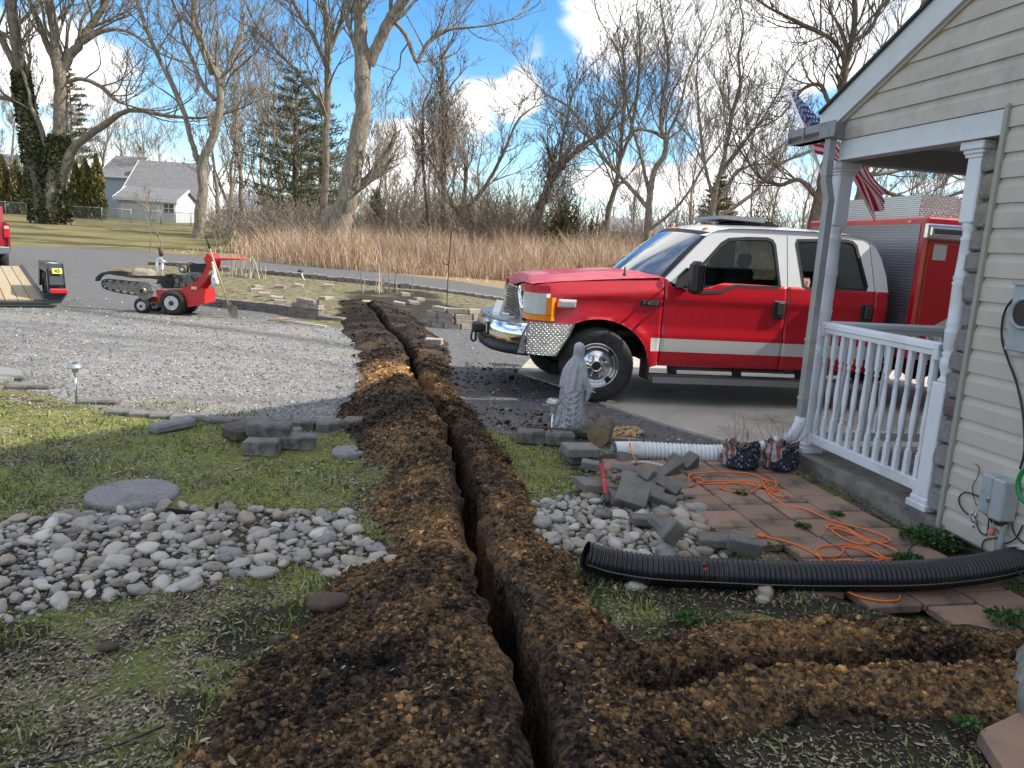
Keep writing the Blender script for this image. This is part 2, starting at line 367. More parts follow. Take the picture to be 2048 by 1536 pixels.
def zones(X, Y):
    b_, so = berm(X, Y); dd = sdpoly(X, Y, DRV); isl = sm(sdpoly(X, Y, ISL), .8); drv = sm(dd, .5) * (1 - isl)
    gnear = sm(15.5 - Y + X * .15, 6) * sm(-X + np.interp(Y, [5, 9, 12, 16, 25], [-.4, -1.2, -2, -3, -7]), .8)
    gravel = drv * gnear; asph = drv * (1 - gnear)
    lawn = sm(sdpoly(X, Y, LAWN), 1.0)
    moss = sm(sdpoly(X, Y, [(-9, 8.3), (-4.3, 6.9), (-3.2, 6.95), (-1.1, 6.5), (-.9, 5.3), (-1.0, 4.3), (-4, 4.25), (-9, 4.5)]), .5) * (.15 + 1.0 * fbm(X, Y, 1.3, 3))
    moss = np.maximum(moss, sm(sdpoly(X, Y, pxg((965, 865), (1030, 870), (1130, 920), (1160, 985), (1060, 1000), (1000, 930))), .3) * .9)
    moss = np.maximum(moss, np.clip((fbm(X + 3, Y, 1.6, 3) - .42) * 4, 0, 1) * .62 * (Y < 4.6) * (X < 3))
    moss = np.maximum(moss, drv * sm(.28 - np.abs(dd - .25), .3) * .9 * (X < -1.4) * (fbm(X, Y, 1.0, 2) > .42))
    dirt = np.clip((fbm(X + 20, Y + 5, 1.7, 4) - .50) * 5, 0, 1) * np.clip((4.4 - Y) / .6, 0, 1) * .62
    dirt = np.maximum(dirt, sm(sdpoly(X, Y, pxg((1090, 1130), (1500, 1150), (1620, 1200), (1500, 1240), (1090, 1200))), .2) * .7)
    dirt = np.maximum(dirt, sm(sdpoly(X, Y, pxg((860, 690), (1000, 720), (1120, 770), (1100, 800), (930, 790), (860, 740))), .5) * .8)
    dirt = np.maximum(dirt, sm(sdpoly(X, Y, pxg((680, 592), (760, 582), (860, 590), (970, 636), (850, 655), (800, 700), (700, 720), (690, 650))), 1.0) * (.25 + .95 * fbm(X + 4, Y + 2, 1.1, 3))); dirt = np.maximum(dirt, (fbm(X * .6, Y, .9, 3) > .5) * .55 * (Y > 7) * (Y < 14) * (X > -1.6) * (X < 1.5)); dirt = np.maximum(dirt, np.clip((fbm(X + 31, Y + 9, 2.3, 3) - .52) * 7, 0, 1) * (Y < 4.2) * .8)
    bs = sm(sdpoly(X, Y, [(.5, 2.75), (2.0, 2.85), (1.9, 2.35), (1.3, 1.6), (.45, 1.5)]), .3); dirt = np.maximum(dirt, bs * (.45 + .8 * fbm(X, Y, 2.2, 3))); moss = moss * (1 - .75 * bs)
    stone = np.maximum(sm(sdpoly(X, Y, STL), .15), sm(sdpoly(X, Y, STR), .15))
    litter = sm(-dd, .6) * (Y < 9) + .5 * drv * (np.abs(dd) < .6)
    d, _, _ = sdline(X, Y, pxg((130, 618), (260, 636), (420, 655), (560, 672), (740, 700))); track = np.clip(1 - d / .35, 0, 1)
    d, _, _ = sdline(X, Y, pxg((0, 655), (200, 672), (400, 690), (700, 735))); track = np.maximum(track, .45 * np.clip(1 - d / .3, 0, 1))
    d, _, _ = sdline(X, Y, pxg((840, 790), (1000, 806), (1160, 830), (1260, 850))); track = np.maximum(track, -.6 * np.clip(1 - d / .3, 0, 1))
    gold = sm(sdpoly(X, Y, pxg((400, 512), (640, 532), (900, 560), (1040, 583)) + [(8, 30), (40, 33), (60, 80), (-14, 75)]), 1.5)
    islg = isl
    return gravel, moss, np.maximum(so, 0), asph, lawn, stone, litter, track, gold, dirt, islg
Z = zones(XX, YY)
one = np.ones_like(XX)
zA = np.stack([Z[0], Z[1], Z[2], Z[3]], 1); zB = np.stack([Z[4], Z[5], Z[6], Z[7] * .5 + .5], 1); zC = np.stack([Z[8], Z[9], Z[10], one], 1)

def orgw(X, Y):
    """where the dug clay is orange (towards 1) or the soil black (towards 0); a sunlit stretch is painted in as orange too"""
    X = np.asarray(X, float); Y = np.asarray(Y, float); d, s, S = sdline(X, Y, TR); n = fbm(X + 2, Y, 1.6, 3) - .5
    o_ = np.interp(Y + n * .8, [0, 2.6, 3.2, 3.7, 4.1, 5.0, 5.5, 6.2, 7.4, 8.0, 8.3, 9.3, 9.8, 12, 20], [-.2, -.15, .1, -.2, .6, .55, -.1, -.3, -.25, -.1, .75, .6, -.3, -.5, -.5]) * np.where(s < 0, 1, .6); o_ = np.where(berm(X, Y)[1] < .2, -.6, o_)  # the far orange peak paints in the sunlit stretch of spoil
    d2, s2, S2 = sdline(X, Y, BR); br = np.clip((X - .55) / .4, 0, 1) * np.clip(1.3 - d2 / .30, 0, 1); rid = np.interp(d2, [0, .05, .10, .26, .36, .5], [-1.3, -1.1, .75, .95, .3, -.8]) * (1 + 1.2 * n); o_ = o_ * (1 - br) + rid * br
    o_ = np.where((Y < np.interp(X, [.4, .8, 2.4], [2.0, 2.62, 2.75])) & (X > .55) & (d2 > .33), -.95, o_); return np.clip(o_ * .5 + .5, 0, 1)
orgc = lambda X, Y: np.stack([orgw(X, Y)] * 3 + [np.ones_like(np.asarray(X, float))], 1)
def soil_color(b, pos):
    """colour of the dug soil: black topsoil, brown loam and orange clay in patches, plus a painted sunlit band"""
    n_ = b.noise(1.7, pos, 5, .6, .4); f_ = b.noise(24, pos, 5, .7); g_ = b.vor(60, pos, 'Color'); g1 = b.n('ShaderNodeSeparateColor', {0: g_}).outputs[0]
    sx = b.n('ShaderNodeSeparateXYZ', {0: pos})
    orange = b.math('SUBTRACT', b.n('ShaderNodeSeparateColor', {0: b.n('ShaderNodeAttribute', attribute_name='org').outputs['Color']}).outputs[0], .5)
    n_ = b.math('ADD', .5, b.math('MULTIPLY', b.math('SUBTRACT', n_, .5), .62))
    v = b.math('ADD', b.math('ADD', n_, b.math('MULTIPLY', b.math('SUBTRACT', f_, .5), .40)), b.math('MULTIPLY', orange, .19))
    v = b.math('ADD', v, b.math('MULTIPLY', b.math('SUBTRACT', g1, .5), .17)); v = b.math('SUBTRACT', v, b.math('MULTIPLY', b.ss(sx.outputs[1], 9.0, 11.5), .055)); v = b.math('ADD', v, b.math('MULTIPLY', b.math('MULTIPLY', b.ss(sx.outputs[1], 7.6, 8.4), b.math('SUBTRACT', 1.0, b.ss(sx.outputs[1], 9.2, 9.9))), .07))  # last term lightens a band of soil to stand for sunlight
    return b.ramp(v, (.36, (.011, .0095, .009)), (.45, (.042, .031, .023)), (.53, (.10, .066, .041)), (.62, (.20, .122, .060)), (.78, (.40, .22, .085)))
def ground_material():
    m, nt, p = newmat('ground'); b = NB(nt); pos = b.pos()
    def attr(n):
        a_ = b.n('ShaderNodeAttribute', attribute_name=n); s = b.n('ShaderNodeSeparateColor', {0: a_.outputs['Color']}); return (*s.outputs[:3], a_.outputs['Alpha'])
    gravel, moss, soil, asph = attr('zA'); lawn, stone, litter, track = attr('zB'); gold, dirt, isl, _ = attr('zC')
    nb = b.noise(5, pos, 6, .7); nf = b.noise(38, pos, 4, .75); ns = b.noise(150, pos, 3, .8); nl = b.noise(.5, pos, 4, .6)
    def msk(a_, k=.5, lo=.40, hi=.60): return b.ss(b.math('ADD', a_, b.math('MULTIPLY', b.math('SUBTRACT', b.math('ADD', b.math('MULTIPLY', nb, .6), b.math('MULTIPLY', nf, .4)), .5), k * 2)), lo, hi)
    v1 = b.n('ShaderNodeSeparateColor', {0: b.vor(70, pos, 'Color')}).outputs[0]; v2 = b.n('ShaderNodeSeparateColor', {0: b.vor(28, pos, 'Color')}).outputs[1]
    stretch = b.n('ShaderNodeMapping', {'Vector': pos, 'Scale': (1, .55, 1), 'Rotation': (0, 0, .5)}).outputs[0]
    lv = b.n('ShaderNodeSeparateColor', {0: b.vor(95, stretch, 'Color')}).outputs[0]
    n9 = b.noise(85, pos, 4, .8); nm = b.noise(2.6, pos, 5, .65)
    litc = b.ramp(b.math('ADD', b.math('ADD', b.math('MULTIPLY', n9, .55), b.math('MULTIPLY', lv, .18)), b.math('MULTIPLY', nm, .42)), (.46, (.011, .010, .010)), (.53, (.040, .034, .026)), (.60, (.14, .125, .075)), (.70, (.34, .31, .22)))
    litc = b.mix(b.math('MULTIPLY', b.ss(b.math('ADD', b.noise(3.1, pos, 5, .7), b.math('MULTIPLY', nf, .15)), .52, .66), .85), litc, b.mix(nf, (.055, .065, .018), (.25, .27, .075)))
    c = litc
    lawnc = b.mix(b.ss(b.math('ADD', nl, b.math('MULTIPLY', nf, .3)), .5, .8), (.20, .165, .075), (.10, .105, .038)); lawnc = b.mix(b.ss(nf, .4, .7), lawnc, (.27, .22, .11))
    c = b.mix(msk(lawn, .3), c, lawnc)
    c = b.mix(msk(gold, .3), c, b.mix(nf, (.25, .16, .09), (.36, .27, .17)))
    c = b.mix(msk(isl, .3), c, b.mix(b.ss(b.math('ADD', nb, b.math('MULTIPLY', v2, .2)), .4, .75), (.055, .045, .032), (.26, .235, .135)))
    mossc = b.mix(b.ss(b.math('ADD', nf, b.math('MULTIPLY', ns, .5)), .55, .95), (.06, .065, .02), (.30, .31, .09))
    mossc = b.mix(b.math('MULTIPLY', b.ss(b.math('ADD', b.noise(4.3, pos, 6, .75), b.math('MULTIPLY', n9, .25)), .58, .74), .85), mossc, litc)
    c = b.mix(msk(moss, .75), c, mossc)
    c = b.mix(b.math('MULTIPLY', msk(dirt, .7), .9), c, b.mix(nf, (.012, .011, .011), (.05, .042, .034)))
    asc = b.mix(b.ss(b.math('ADD', b.math('MULTIPLY', nb, .6), b.math('MULTIPLY', v1, .4)), .3, .7), (.10, .10, .102), (.175, .174, .172))
    c = b.mix(msk(asph, .25), c, asc)
    grc = b.ramp(b.math('ADD', b.math('MULTIPLY', v1, .55), b.math('MULTIPLY', nb, .5)), (.22, (.09, .088, .086)), (.5, (.20, .197, .193)), (.68, (.30, .293, .28)), (.9, (.54, .53, .50)))
    grc = b.mix(b.math('MULTIPLY', b.ss(nl, .50, .66), .45), grc, (.30, .25, .18)); grc = b.mix(b.math('MULTIPLY', b.ss(b.noise(.9, b.n('ShaderNodeMapping', {'Vector': pos, 'Scale': (.35, 1, 1), 'Location': (3, 7, 0)}).outputs[0], 5, .65), .45, .62), .55), grc, (.12, .12, .125))
    c = b.mix(msk(gravel, .5), c, grc)
    c = b.mix(b.math('MULTIPLY', msk(stone, .3), .8), c, (.035, .03, .026))
    tk = b.math('MULTIPLY', b.math('SUBTRACT', track, .5), 2.0)
    c = b.mix(b.math('MULTIPLY', b.math('MAXIMUM', tk, 0.0), b.ss(nb, .3, .6, .35, .8)), c, (.05, .048, .048))
    c = b.mix(b.math('MULTIPLY', b.math('MAXIMUM', b.math('MULTIPLY', tk, -1.0), 0.0), b.ss(nf, .3, .6)), c, (.38, .36, .33))
    c = b.mix(msk(soil, .6), c, soil_color(b, pos))
    b.set(p.inputs['Base Color'], c); p.inputs['Roughness'].default_value = .95; p.inputs['Specular IOR Level'].default_value = .15
    h = b.math('ADD', b.math('MULTIPLY', nb, .5), b.math('ADD', b.math('MULTIPLY', nf, .35), b.math('MULTIPLY', v1, .12)))
    b.set(p.inputs['Normal'], b.bump(h, .8, .035)); return m
GM = ground_material()
ground = npmesh('ground', np.stack([XX, YY, ZZ], 1), GF, GM, smooth=True, attrs={'zA': zA, 'zB': zB, 'zC': zC, 'org': orgc(XX, YY)}); ground['kind'] = 'structure'
def soil_mat(name, rnd=False, dark=1.0):
    m, nt, p = newmat(name); b = NB(nt); c = soil_color(b, b.pos())
    if rnd:
        r = b.n('ShaderNodeNewGeometry').outputs['Random Per Island']; c = b.mix(1.0, c, b.ramp(r, (0, (.45, .45, .47)), (.4, (.95, .94, .92)), (.8, (1.6, 1.48, 1.25)), (1, (3.0, 2.6, 2.0))), 'MULTIPLY')
    if dark != 1: c = b.mix(1.0, c, (dark, dark, dark), 'MULTIPLY')
    b.set(p.inputs['Base Color'], c); p.inputs['Roughness'].default_value = .95; p.inputs['Specular IOR Level'].default_value = .12
    b.set(p.inputs['Normal'], b.bump(b.noise(60, b.pos(), 5, .7), .7, .02)); return m
SOILM = soil_mat('dug_soil'); CLODM = soil_mat('soil_clods', True)
# trench walls and floor
P = np.array(catmull([(*q, 0) for q in TR], 40))[:, :2]
seg = np.hypot(*(P[1:] - P[:-1]).T); s_ = np.r_[0, np.cumsum(seg)]; L = s_[-1] - .05; st = np.arange(0, L, .03); px_ = np.interp(st, s_, P[:, 0]); py_ = np.interp(st, s_, P[:, 1])
tx = np.gradient(px_); ty = np.gradient(py_); ln = np.hypot(tx, ty); nx_, ny_ = ty / ln, -tx / ln   # to the right
us = [q * .66 if abs(q) < .1 else q for q in [-.235, -.18, -.13, -.105, -.085, -.08, -.078, -.075, -.072, -.07, .07, .072, .075, .078, .08, .085, .105, .13, .18, .235]]
dz = [-.03, .008, .006, .0, -.03, -.12, -.25, -.40, -.52, -.62, -.62, -.52, -.40, -.25, -.12, -.03, .0, .006, .008, -.03]
V = []; nS = len(st)
for k, (u, q) in enumerate(zip(us, dz)):
    inner = .0 if abs(u) > .12 else 1.0
    wob = (vn(st + 3 * (u > 0), np.full(nS, 5. + (u > 0)), 4.5) - .5) * .05 + (vn(st + k * .7, np.full(nS, q * 6), 11) - .5) * .05
    wid = 1 + .25 * (vn(st, np.zeros(nS), .8) - .3)
    uu = u * np.where(abs(u) <= .12, wid, 1) + inner * wob
    end = np.clip((L - st) / .8, 0, 1); X_ = px_ + nx_ * uu; Y_ = py_ + ny_ * uu
    V.append(np.stack([X_, Y_, Hf(X_, Y_) + (q * end if q < -.04 or q == 0 else q) - (0 if abs(u) > .1 else .01 * vn(st, np.full(nS, u * 9), 14))], 1))
V = np.stack(V, 1).reshape(-1, 3); K = len(us); i0 = np.arange(nS - 1)[:, None] * K + np.arange(K - 1)[None, :]
TF = np.stack([i0, i0 + 1, i0 + 1 + K, i0 + K], -1).reshape(-1, 4)
tr = npmesh('trench', V, TF, SOILM, smooth=True, attrs={'org': orgc(V[:, 0], V[:, 1])}); props(tr, kind='structure')
# ------------------------------------------------------------------ loose stuff on the ground
t_ = (1 + 5 ** .5) / 2
ICO = np.array([(-1, t_, 0), (1, t_, 0), (-1, -t_, 0), (1, -t_, 0), (0, -1, t_), (0, 1, t_), (0, -1, -t_), (0, 1, -t_), (t_, 0, -1), (t_, 0, 1), (-t_, 0, -1), (-t_, 0, 1)]) / math.hypot(1, t_)
ICF = np.array([(0, 11, 5), (0, 5, 1), (0, 1, 7), (0, 7, 10), (0, 10, 11), (1, 5, 9), (5, 11, 4), (11, 10, 2), (10, 7, 6), (7, 1, 8), (3, 9, 4), (3, 4, 2), (3, 2, 6), (3, 6, 8), (3, 8, 9), (4, 9, 5), (2, 4, 11), (6, 2, 10), (8, 6, 7), (9, 8, 1)])
OCT = np.array([(1, 0, 0), (0, 1, 0), (-1, 0, 0), (0, -1, 0), (0, 0, 1), (0, 0, -1)], float); OCF = np.array([(0, 1, 4), (1, 2, 4), (2, 3, 4), (3, 0, 4), (1, 0, 5), (2, 1, 5), (3, 2, 5), (0, 3, 5)])
def lumps(base, faces, pos, size, flat=(.6, 1.0), jit=.22):
    n = len(pos); k = len(base); B = np.repeat(base[None], n, 0) * (1 + rng.uniform(-jit, jit, (n, k, 1)))
    sc = np.stack([rng.uniform(.75, 1.25, n), rng.uniform(.75, 1.25, n), rng.uniform(*flat, n)], 1) * size[:, None]; B = B * sc[:, None]
    a_ = rng.uniform(0, 6.28, n); c, s = np.cos(a_), np.sin(a_); x = B[..., 0] * c[:, None] - B[..., 1] * s[:, None]; y = B[..., 0] * s[:, None] + B[..., 1] * c[:, None]
    V = np.stack([x, y, B[..., 2]], -1) + pos[:, None]; F = faces[None] + (np.arange(n) * k)[:, None, None]
    return V.reshape(-1, 3), F.reshape(-1, faces.shape[1])
def scatter(n, xr, yr, wfn, power=1.0):
    """points in a ground rectangle, denser towards the camera, kept with probability wfn"""
    y = yr[0] * (yr[1] / yr[0]) ** (rng.random(n) ** power); x = rng.uniform(-1, 1, n) * (y * .80 + .6); x = np.clip(x, *xr); k = (x > xr[0]) & (x < xr[1]); x, y = x[k], y[k]
    d, _, _ = sdline(x, y, TR); k = (rng.random(len(x)) < wfn(x, y)) & (d > .10); return x[k], y[k]
inpat = lambda x, y: (sdpoly(x, y, PATIO) > -.02)
x, y = scatter(230000, (-4, 4), (1.5, 11), lambda x, y: np.clip(berm(x, y)[1] * 1.2 + .22 * (zones(x, y)[9] > .4) * (y > 6.9), .0, 1) * (~inpat(x, y)), 1.0)
sz = .0034 * np.exp(rng.normal(0, .5, len(x))) * (1 + .16 * y) + (rng.random(len(x)) < .05) * rng.uniform(.003, .016, len(x)); bg_ = sz > .0072
V, F = lumps(ICO, ICF, np.stack([x, y, Hf(x, y) + sz * .3], 1)[bg_], sz[bg_], (.6, 1.0), .36); o = npmesh('soil_clods', V, F, CLODM, attrs={'org': orgc(V[:, 0], V[:, 1])}); props(o, 'larger brown soil clods heaped along both sides of the trench', 'loose soil', kind='stuff'); V, F = lumps(OCT, OCF, np.stack([x, y, Hf(x, y) + sz * .3], 1)[~bg_], sz[~bg_] * 1.15)
o = npmesh('soil_crumbs', V, F, CLODM, attrs={'org': orgc(V[:, 0], V[:, 1])}); props(o, 'fine brown and orange crumbs of soil heaped along both sides of the trench', 'loose soil', kind='stuff')
x, y = scatter(5200, (-5, 3), (9, 20), lambda x, y: np.clip(berm(x, y)[1], .0, 1)); sz = rng.uniform(.012, .035, len(x))
V, F = lumps(ICO, ICF, np.stack([x, y, Hf(x, y) + sz * .3], 1), sz); V_l = V
# gravel chips
GRV = newmat('gravel_chips'); 
def island_mat(name, *st, rough=.8):
    m, nt, p = newmat(name); b = NB(nt); b.set(p.inputs['Base Color'], b.ramp(b.n('ShaderNodeNewGeometry').outputs['Random Per Island'], *st)); p.inputs['Roughness'].default_value = rough; p.inputs['Specular IOR Level'].default_value = .25; return m
GRV = island_mat('gravel_chips', (0, (.085, .085, .085)), (.5, (.19, .188, .185)), (.85, (.29, .285, .27)), (1, (.5, .49, .46)))
o = npmesh('soil_lumps', V, F, CLODM, attrs={'org': orgc(V[:, 0], V[:, 1])}); props(o, 'dark clods of soil beside the far end of the trench', 'loose soil', kind='stuff')
def gw(x, y): z = zones(x, y); return np.clip(z[0] + z[3] * .4, 0, 1) * (z[2] < .5) * (sdpoly(x, y, CONC) < 0)
x, y = scatter(30000, (-12, 3), (6.4, 17), gw); sz = rng.uniform(.35, 1, len(x)) ** 2 * .014 * (1 + y * .05)
V, F = lumps(OCT, OCF, np.stack([x, y, Hf(x, y) + sz * .25], 1), sz)
o = npmesh('gravel', V, F, GRV); props(o, 'grey gravel chips scattered over the driveway', 'gravel', kind='stuff')
# dead leaves
def leaves(x, y, size, lift=.004):
    n = len(x); a_ = rng.uniform(0, 6.28, n); l = size; w_ = size * rng.uniform(.18, .42, n); curl = rng.uniform(-.25, .9, n) * size * .5
    base = np.array([(-1, 0, 1), (-.3, -1, .15), (.4, -.8, .1), (1, 0, .9), (.4, .8, .1), (-.3, 1, .15)]); B = np.repeat(base[None], n, 0)
    X = B[..., 0] * l[:, None]; Y = B[..., 1] * w_[:, None]; Zl = B[..., 2] * curl[:, None] * .6; tl = rng.normal(0, .25, n); Zl = Zl + X * np.sin(tl)[:, None]
    c, s = np.cos(a_)[:, None], np.sin(a_)[:, None]; z0 = Hf(x, y) + lift + size * .12 + rng.uniform(0, .008, n)
    V = np.stack([X * c - Y * s + x[:, None], X * s + Y * c + y[:, None], Zl + z0[:, None]], -1); f = np.array([(0, 1, 2, 5), (5, 2, 3, 4)])
    return V.reshape(-1, 3), (f[None] + (np.arange(n) * 6)[:, None, None]).reshape(-1, 4)
LEAFM = island_mat('dead_leaves', (0, (.07, .055, .036)), (.3, (.15, .125, .08)), (.65, (.27, .24, .165)), (.88, (.36, .32, .23)), (.96, (.46, .42, .33)), (1, (.20, .11, .09)))
def lw(x, y):
    z = zones(x, y); return np.clip(z[6] * (.35 + 1.1 * fbm(x, y + 9, 2.0, 2)) * (1 - .965 * np.clip(z[2] * 1.6, 0, 1)) * (1 - .1 * z[5]) * (~inpat(x, y)) * np.clip(1.15 - z[1] * .7, .2, 1) * (1 - .45 * np.clip(z[9], 0, 1)) + .10 * (sdpoly(x, y, DRV) > 0) * (y < 9), 0, 1)
x, y = scatter(120000, (-7, 3.4), (1.5, 9.5), lw); V, F = leaves(x, y, rng.uniform(.0045, .0125, len(x)) * (1 + .06 * y) + (rng.random(len(x)) < .03) * .012)
o = npmesh('leaf_litter', V, F, LEAFM); props(o, 'small curled dead leaves scattered over the grass and soil', 'dead leaves', kind='stuff')
# moss and short grass
GRM = island_mat('short_grass', (0, (.06, .085, .02)), (.5, (.15, .19, .05)), (.85, (.27, .30, .09)), (1, (.42, .39, .2)))
def blades(x, y, h, wd, lean=.6, tips=True, z=None, az=None):
    n = len(x); a_ = rng.uniform(0, 6.28, n) if az is None else az; la = rng.uniform(0, 6.28, n); le = rng.uniform(0, lean, n) * h; dx, dy = np.cos(a_) * wd, np.sin(a_) * wd; z = Hf(x, y) if z is None else z
    lx, ly = np.cos(la) * le, np.sin(la) * le
    V = np.stack([np.stack([x - dx, y - dy, z - .003], 1), np.stack([x + dx, y + dy, z - .003], 1), np.stack([x + dx * .7 + lx * .4, y + dy * .7 + ly * .4, z + h * .6], 1), np.stack([x - dx * .7 + lx * .4, y - dy * .7 + ly * .4, z + h * .6], 1),
                  np.stack([x + lx, y + ly, z + h], 1)], 1).reshape(-1, 3)
    i = np.arange(n)[:, None] * 5; return V, np.concatenate([i + np.array([[0, 1, 2]]), i + np.array([[0, 2, 3]]), i + np.array([[3, 2, 4]])], 0)
def mw(x, y):
    z = zones(x, y); return np.clip(z[1] * 1.3 + .30 * z[6] * (fbm(x, y, 2.6, 3) > .5), 0, 1) * (z[2] < .35) * (z[5] < .5) * (~inpat(x, y)) * np.clip(fbm(x + 5, y, 4, 2) * 2.4 - .6, 0, 1)
x, y = scatter(100000, (-7, 3.4), (1.6, 9.5), mw); V, F = blades(x, y, rng.uniform(.010, .045, len(x)), rng.uniform(.0018, .005, len(x)) * (1 + .1 * y), 1.3)
o = npmesh('grass', V, F, GRM); props(o, 'short green grass and moss growing in patches', 'grass', kind='stuff')
# ------------------------------------------------------------------ house
HC = np.array([2.762, 4.625, 0]); HA = np.array([-.205, .979, 0]); HA /= np.linalg.norm(HA); HB = np.array([HA[1], -HA[0], 0]); HRZ = math.atan2(HB[1], HB[0])
def wl(px, py, b=-.02):
    P = onplane(px, py, HC + HB * b, HB) - HC; return (float(P @ HB), float(P @ HA), float(P[2]))
def hw(b, s, z): return HC + HB * b + HA * s + np.array([0, 0, z])
VINYL = pbr('vinyl_siding', (.50, .45, .385), (.53, .48, .415), 3, .5, bump=.12, bscale=60, dist=.002, dirt=(.33, .31, .27), dirtscale=1.2)
WHITE = pbr('white_vinyl', (.74, .76, .80), (.70, .72, .76), 4, .32, dirt=(.55, .55, .54), dirtscale=2.2)
WHITE2 = pbr('white_aluminium_trim', (.62, .64, .66), (.58, .60, .62), 6, .4)
GREYTRIM = pbr('tan_trim', (.34, .325, .285), None, 4, .5)
GUT = pbr('grey_aluminium', (.26, .265, .27), (.22, .225, .23), 8, .4, metal=.3, dirt=(.14, .14, .12), dirtscale=5)
DOWN = pbr('downspout_grey', (.36, .37, .385), (.30, .31, .32), 5, .4, metal=.2, dirt=(.42, .42, .30), dirtscale=4)
ROOFM = pbr('asphalt_shingle', (.035, .035, .038), (.07, .07, .072), 30, .9, bump=.5)
CONCM = pbr('porch_concrete', (.25, .235, .20), (.155, .145, .12), 7, .9, bump=.35, bscale=90, dist=.006, dirt=(.07, .068, .05), dirtscale=2.6)
MORT = pbr('mortar', (.28, .26, .23), None, 4, .95, bump=.6, bscale=40)
STONEM = [pbr('veneer_stone_%s' % n_, c, d, 14, .85, bump=.8, bscale=22, dist=.02) for n_, c, d in (('grey', (.20, .185, .18), (.29, .27, .26)), ('brown', (.20, .14, .125), (.13, .095, .09)), ('tan', (.30, .27, .22), (.22, .20, .17)))]
house = E('house', HC, 'beige sided house with white porch rails and grey gutter', 'house', rz=HRZ)
def courses(x0, s0, s1f, z0, z1, step, name='siding_panel'):
    z = z0
    while z < z1 - .02:
        zt_ = min(z + step, z1); m = M(); sb, stp = s1f(z), s1f(min(z + step, z1))
        prof = [(.012, z), (-.019, z), (-.019, z + step * .62), (-.006, z + step * .86), (-.003, zt_ + .004), (.012, zt_ + .004)]
        V = [(x0 + a_, s0, q) for a_, q in prof] + [(x0 + a_, s1f(min(q, z1)), q) for a_, q in prof]; n = len(prof)
        m.add(V, [tuple(range(n)), tuple(range(n, 2 * n))[::-1]] + [(i, (i + 1) % n, n + (i + 1) % n, n + i) for i in range(n)]); m.build(name, VINYL, house); z += step
RAKE = lambda z: 1.855 - (z - 2.67) / .482
courses(0, -4.2, lambda z: .0, .13, 2.655, .1418)
courses(0, -4.2, lambda z: min(1.625, RAKE(z)), 2.655, 4.3, .1418)
m = M(); m.box((.10, -2.1, 1.4), (.16, 4.2, 2.6)); m.prism([(-4.2, 2.66), (1.58, 2.66), (-2.2, 4.5), (-4.2, 3.6)], .02, .18, lambda u, v, d: (d, u, v)); m.build('wall', pbr('sheathing', (.3, .29, .26)), house)
m = M(); m.box((-.010, .022, 1.395), (.045, .036, 2.55), bev=.004); m.box((-.022, .006, 1.395), (.03, .008, 2.55)); m.build('corner_trim', GREYTRIM, house)
m = M(); m.box((-.012, 1.62, 2.74), (.045, .04, .16)); m.build('gable_corner_trim', GREYTRIM, house)
m = M(); m.box((.05, .83, 2.578), (.12, 1.58, .145)); m.box((-.016, .83, 2.508), (.02, 1.58, .012)); m.build('beam', WHITE2, house)
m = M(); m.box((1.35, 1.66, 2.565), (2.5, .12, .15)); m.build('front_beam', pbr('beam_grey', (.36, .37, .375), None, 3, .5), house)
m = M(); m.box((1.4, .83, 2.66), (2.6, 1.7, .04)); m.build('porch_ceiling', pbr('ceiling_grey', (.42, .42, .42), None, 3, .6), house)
m = M(); m.box((1.4, -.08, 1.35), (2.4, .12, 2.5)); m.build('porch_wall', VINYL, house)
# rake board, soffit strip and roof edge, climbing towards the ridge
def rakeboard(b0, b1, off0, off1, name, mat, s_lo=1.86, s_hi=-2.2):
    m = M(); f = lambda s, o: 2.884 + (1.865 - s) * .482 + o
    m.prism([(s_lo, f(s_lo, off0)), (s_lo, f(s_lo, off1)), (s_hi, f(s_hi, off1)), (s_hi, f(s_hi, off0))], b0, b1, lambda u, v, d: (d, u, v)); return m.build(name, mat, house)
rakeboard(-.062, -.036, -.215, -.012, 'rake_board', WHITE2)
rakeboard(-.036, .0, -.237, -.18, 'soffit_trim', VINYL)
rakeboard(-.085, 8.0, -.012, .010, 'roof', ROOFM)
m = M(); f = lambda s: 2.884 + 4.065 * .482 - (-2.2 - s) * .482; m.prism([(-2.2, f(-2.2) - .012), (-2.2, f(-2.2) + .03), (-6.4, f(-6.4) + .03), (-6.4, f(-6.4) - .012)], -.1, 8, lambda u, v, d: (d, u, v)); m.build('roof_back_slope', ROOFM, house)
m = M(); m.box((.9, .92, .055), (1.84, 1.9, .19)); 
m.build('porch_slab', CONCM, house)
m = M(); m.box((.35, -2.2, .0), (.5, 4.3, .27)); m.build('foundation', CONCM, house)
# taller house block out of view, height and pitch set to shade the foreground
m = M(); m.box((8, -3.2, 3.1), (9.4, 11.6, 6.2)); m.build('unseen_main_wall', VINYL, house)
m = M(); m.prism([(2.9, 6.2), (-9.2, 6.2), (-3.1, 11.4)], 3.0, 13, lambda u, v, d: (d, u, v)); m.build('unseen_main_roof', ROOFM, house)
